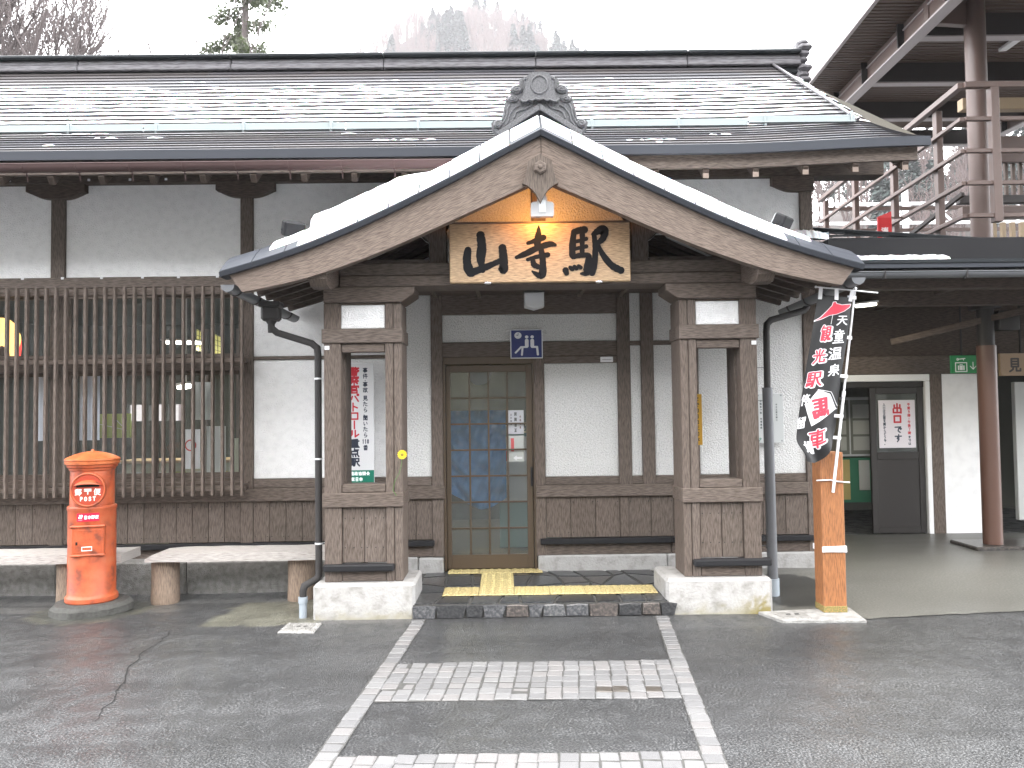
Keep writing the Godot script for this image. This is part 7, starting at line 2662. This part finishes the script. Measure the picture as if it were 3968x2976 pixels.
func hill_h(x: float, z: float) -> float:
	# main dome behind the station, a lower wooded shoulder on the right
	var d := Vector2((x + 21) / 150.0, (z + 430) / 135.0).length()
	var h := 209.0 * exp(-d * d * .95)
	var e := Vector2((x - 62) / 48.0, (z + 120) / 40.0).length()
	h += 33.0 * exp(-e * e)
	h += bumpy.get_noise_2d(x * 3.0, z * 3.0) * .05 * h
	return h

func hills() -> void:
	org = Vector3.ZERO
	var st := S(1)
	for i in 90:
		for j in 60:
			var q := func(a: int, b: int) -> Vector3:
				var x := lerpf(-320, 320, a / 90.0)
				var z := lerpf(-60, -560, b / 60.0)
				return V(x, hill_h(x, z) - 1.0, z)
			quad(st, q.call(i, j), q.call(i + 1, j), q.call(i + 1, j + 1), q.call(i, j + 1))
	var o := obj("hill", st, M.hill_floor)
	struct(o, "steep rounded hill fading into pale winter haze", "hill")
	# unseen valley side behind the camera, its height shaped to block low sky light
	st = S(1)
	for i in 60:
		for j in 24:
			var q := func(a: int, b: int) -> Vector3:
				var x := lerpf(-260, 260, a / 60.0)
				var z := lerpf(24, 230, b / 24.0)
				return V(x, -1.0 + 64.0 * sstep(24, 135, z + 6.0 * sin(x * .05)) + bumpy.get_noise_2d(x * 4.0, z * 4.0) * 4.0, z)
			quad(st, q.call(i, j + 1), q.call(i + 1, j + 1), q.call(i + 1, j), q.call(i, j))
	o = obj("hill", st, M.unseen_hill)
	struct(o, "unseen dark wooded valley side across the forecourt, shaped to block low sky light", "hill")
	# one bare tree and one pine as models for the woods
	var trunk_mesh: Array = []
	for v in 4:
		st = S()
		tube(st, [V(0, -1, 0), V(.1, 3, 0), V(0, 5.5, .1)], .18, 5, .12)
		for k in 9:
			var a := rng.randf() * TAU
			var s := rng.randf_range(.25, .65)
			var b := V(0, rng.randf_range(2.5, 5.4), 0)
			var tip := b + V(cos(a) * s * 3.6, rng.randf_range(3.0, 5.6), sin(a) * s * 3.6)
			tube(st, [b, b.lerp(tip, .5) + V(cos(a) * .3, .1, sin(a) * .3), tip], .085, 4, .02)
			for m in 7:
				var c := b.lerp(tip, rng.randf_range(.3, 1.0))
				var e := c + V(rng.randf_range(-1.3, 1.3), rng.randf_range(.6, 2.0), rng.randf_range(-1.3, 1.3))
				tube(st, [c, e], .035, 3, .01)
		trunk_mesh.append(done(st))
	var pine: Array = []
	for v in 2:
		st = S()
		tube(st, [V(0, -1, 0), V(0, 9, 0)], .2, 5, .05)
		for k in 420:
			var y := rng.randf_range(2.5, 11)
			var r := (11.4 - y) * .27 * sqrt(rng.randf())
			var a := rng.randf() * TAU
			var c := V(cos(a) * r, y - r * .25, sin(a) * r)
			var u := V(cos(a) * .5, rng.randf_range(-.5, .2), sin(a) * .5)
			var w := u.cross(V(rng.randf_range(-1, 1), 1, rng.randf_range(-1, 1))).normalized() * .3
			tri(st, c - w, c + w, c + u * 1.4)
			tri(st, c - w, c - u * .4, c + w)
		pine.append(done(st))
	var bare: Array = [[], [], [], []]
	var dark: Array = [[], []]
	var n := fast(.02, 95, 3)
	for k in 9000:
		var x := rng.randf_range(-190, 170)
		var z := rng.randf_range(-500, -75)
		var h := hill_h(x, z)
		if h < 8: continue
		if z < -436 and x < 60: continue
		if z < -230 and h < 150: continue
		var right := z > -190 and x > 8
		if z > -190 and x < 24: continue
		var pines := n.get_noise_2d(x, z) + (.55 if right else .0) + (.28 if x > 6 and not right else -.12)
		var s := rng.randf_range(.75, 1.25) * (1.45 if z < -230 else 1.0)
		var tr := Transform3D(Basis(Vector3.UP, rng.randf() * TAU).scaled(V(s, s * rng.randf_range(.9, 1.2), s)), V(x, h - 1.0, z))
		if pines > .22: dark[k % 2].append(tr)
		else: bare[k % 4].append(tr)
	var sets := []
	for v in 4: sets.append([trunk_mesh[v], bare[v], M.twig_mass, "bare grey brown winter trees covering the misty hill", "bare_woods"])
	for v in 2: sets.append([pine[v], dark[v], M.pine_mass, "dark pines scattered through the misty hillside woods", "pine_woods"])
	for s in sets:
		if s[1].is_empty(): continue
		var mm := MultiMesh.new()
		mm.transform_format = MultiMesh.TRANSFORM_3D
		mm.mesh = s[0]
		mm.instance_count = s[1].size()
		for i in s[1].size(): mm.set_instance_transform(i, s[1][i])
		var mi := MultiMeshInstance3D.new()
		mi.multimesh = mm
		mi.material_override = s[2]
		mi.name = numbered(s[4])
		add_child(mi)
		mi.set_meta("kind", "stuff")
		mi.set_meta("label", s[3])

func trees() -> void:
	bare_tree(V(-18.6, 0, -27), 24.0, .38, "bare branching tree rising over the ridge at the far left", 4)
	bare_tree(V(-14.6, 0, -27), 17.5, .14, "small bare treetop just above the ridge right of the big bare tree", 3)
	bare_tree(V(-11.3, 0, -27.5), 19.0, .12, "thin bare twigs above the ridge left of the dark conifer", 2)
	conifer(V(-9.9, 0, -30), 27.0, "tall dark straggly conifer standing behind the roof ridge")

# ---------------------------------------------------------------- everything
func _ready() -> void:
	rng.seed = 20240117
	var cam := Camera3D.new()
	cam.name = "camera"
	cam.fov = 52.02
	cam.near = .05
	cam.far = 900.0
	cam.position = V(0, 1.65, 0)
	cam.rotation_order = EULER_ORDER_YXZ
	cam.rotation = V(deg_to_rad(2.1), deg_to_rad(-.5), deg_to_rad(-.75))
	add_child(cam)
	cam.current = true
	var e := Environment.new()
	e.background_mode = Environment.BG_SKY
	var sky := Sky.new()
	var sm := ProceduralSkyMaterial.new()
	sm.sky_top_color = Color(.985, .99, 1.0)
	sm.sky_horizon_color = Color(.80, .805, .815)
	sm.sky_curve = .35
	sm.ground_horizon_color = Color(.55, .55, .56)
	sm.ground_bottom_color = Color(.35, .35, .36)
	sm.sky_energy_multiplier = 1.75
	sm.sun_angle_max = 1.0
	sky.sky_material = sm
	e.sky = sky
	e.tonemap_mode = Environment.TONE_MAPPER_LINEAR
	e.tonemap_exposure = 3.65
	e.sdfgi_enabled = true; e.ssao_enabled = true; e.ssil_enabled = true
	e.fog_enabled = true
	e.fog_density = .00046
	e.fog_light_color = Color(.97, .965, .975)
	var we := WorldEnvironment.new()
	we.environment = e
	add_child(we)
	var sun := DirectionalLight3D.new()
	sun.name = "sun"
	sun.light_energy = .35
	sun.light_color = Color(1, .985, .96)
	sun.light_angular_distance = 34
	sun.shadow_enabled = true
	sun.rotation = V(deg_to_rad(-66), deg_to_rad(-14), 0)
	add_child(sun)

	materials()
	for k in M:
		if k.begins_with("dark_") or k.begins_with("wood_"): M[k].metallic_specular = .28
	for k in ["black_metal", "pipe_dark", "roof_dark", "roof_metal", "gutter_brown", "interior_dark", "dark_gap"]: M[k].metallic_specular = .22
	glow("warm_glow", Color(1, .80, .42), 2.2)
	glow("white_glow", Color(1, .99, .93), 3.0)
	glow("screen_glow", Color(.62, .60, .34), .35)
	grained("mossy", Color.WHITE, ramp_tex(fast(.03, 98, 4), [lin(.09, .10, .03), lin(.2, .18, .06), lin(.42, .19, .07)], [.2, .5, .85]), V(5, 5, 5), .8)
	grained("unseen_hill", Color.WHITE, ramp_tex(fast(.05, 99, 5), [lin(.025, .03, .022), lin(.06, .055, .045), lin(.25, .25, .25)], [.25, .6, .95]), V(.03, .03, .03), .9)  # for the unseen slope that holds back low sky light
	mat("door_dark", lin(.026, .023, .022), .35)
	mat("hall_wall", lin(.08, .082, .068), .8)
	mat("board_grey", lin(.45, .46, .45), .6)
	mat("green_sign", lin(.02, .25, .09), .5)
	mat("case_grey", lin(.20, .21, .19), .25)
	mat("paper_grey", lin(.45, .46, .44), .8)
	mat("paper_white", lin(.72, .72, .74), .8)
	mat("poster_tan", lin(.45, .36, .14), .7)
	mat("cabinet_green", lin(.10, .20, .18), .5)
	mat("cloth_blue_white", lin(.58, .62, .72), .8)
	mat("joist_dark", lin(.026, .020, .019), .6)
	mat("lath_brown", lin(.11, .075, .058), .6)

	ground()
	path()
	porch_floor()
	station()
	porch()
	nameboard()
	gable_lamp()
	porch_lamp()
	pictogram()
	notices()
	floodlight(V(-1.675, 3.14, -6.25), .55, .35, "black floodlight at the left end of the porch roof beside the snow bank", V(-1.58, 3.02, -6.33))
	floodlight(V(2.26, 3.16, -6.3), -2.3, -.5, "dark floodlight turned away at the right end of the porch roof", V(2.16, 3.02, -6.35))
	post_box()
	bench(-5.6, -3.41, [-5.2, -3.95], "pale thick plank bench behind the post box", false)
	bench(-3.20, -1.56, [-3.10, -1.87], "pale plank bench on two log legs left of the left pier", true)
	pipes()
	drains()
	banner()
	side_entrance()
	overpass()
	room()
	trees()
	hills()
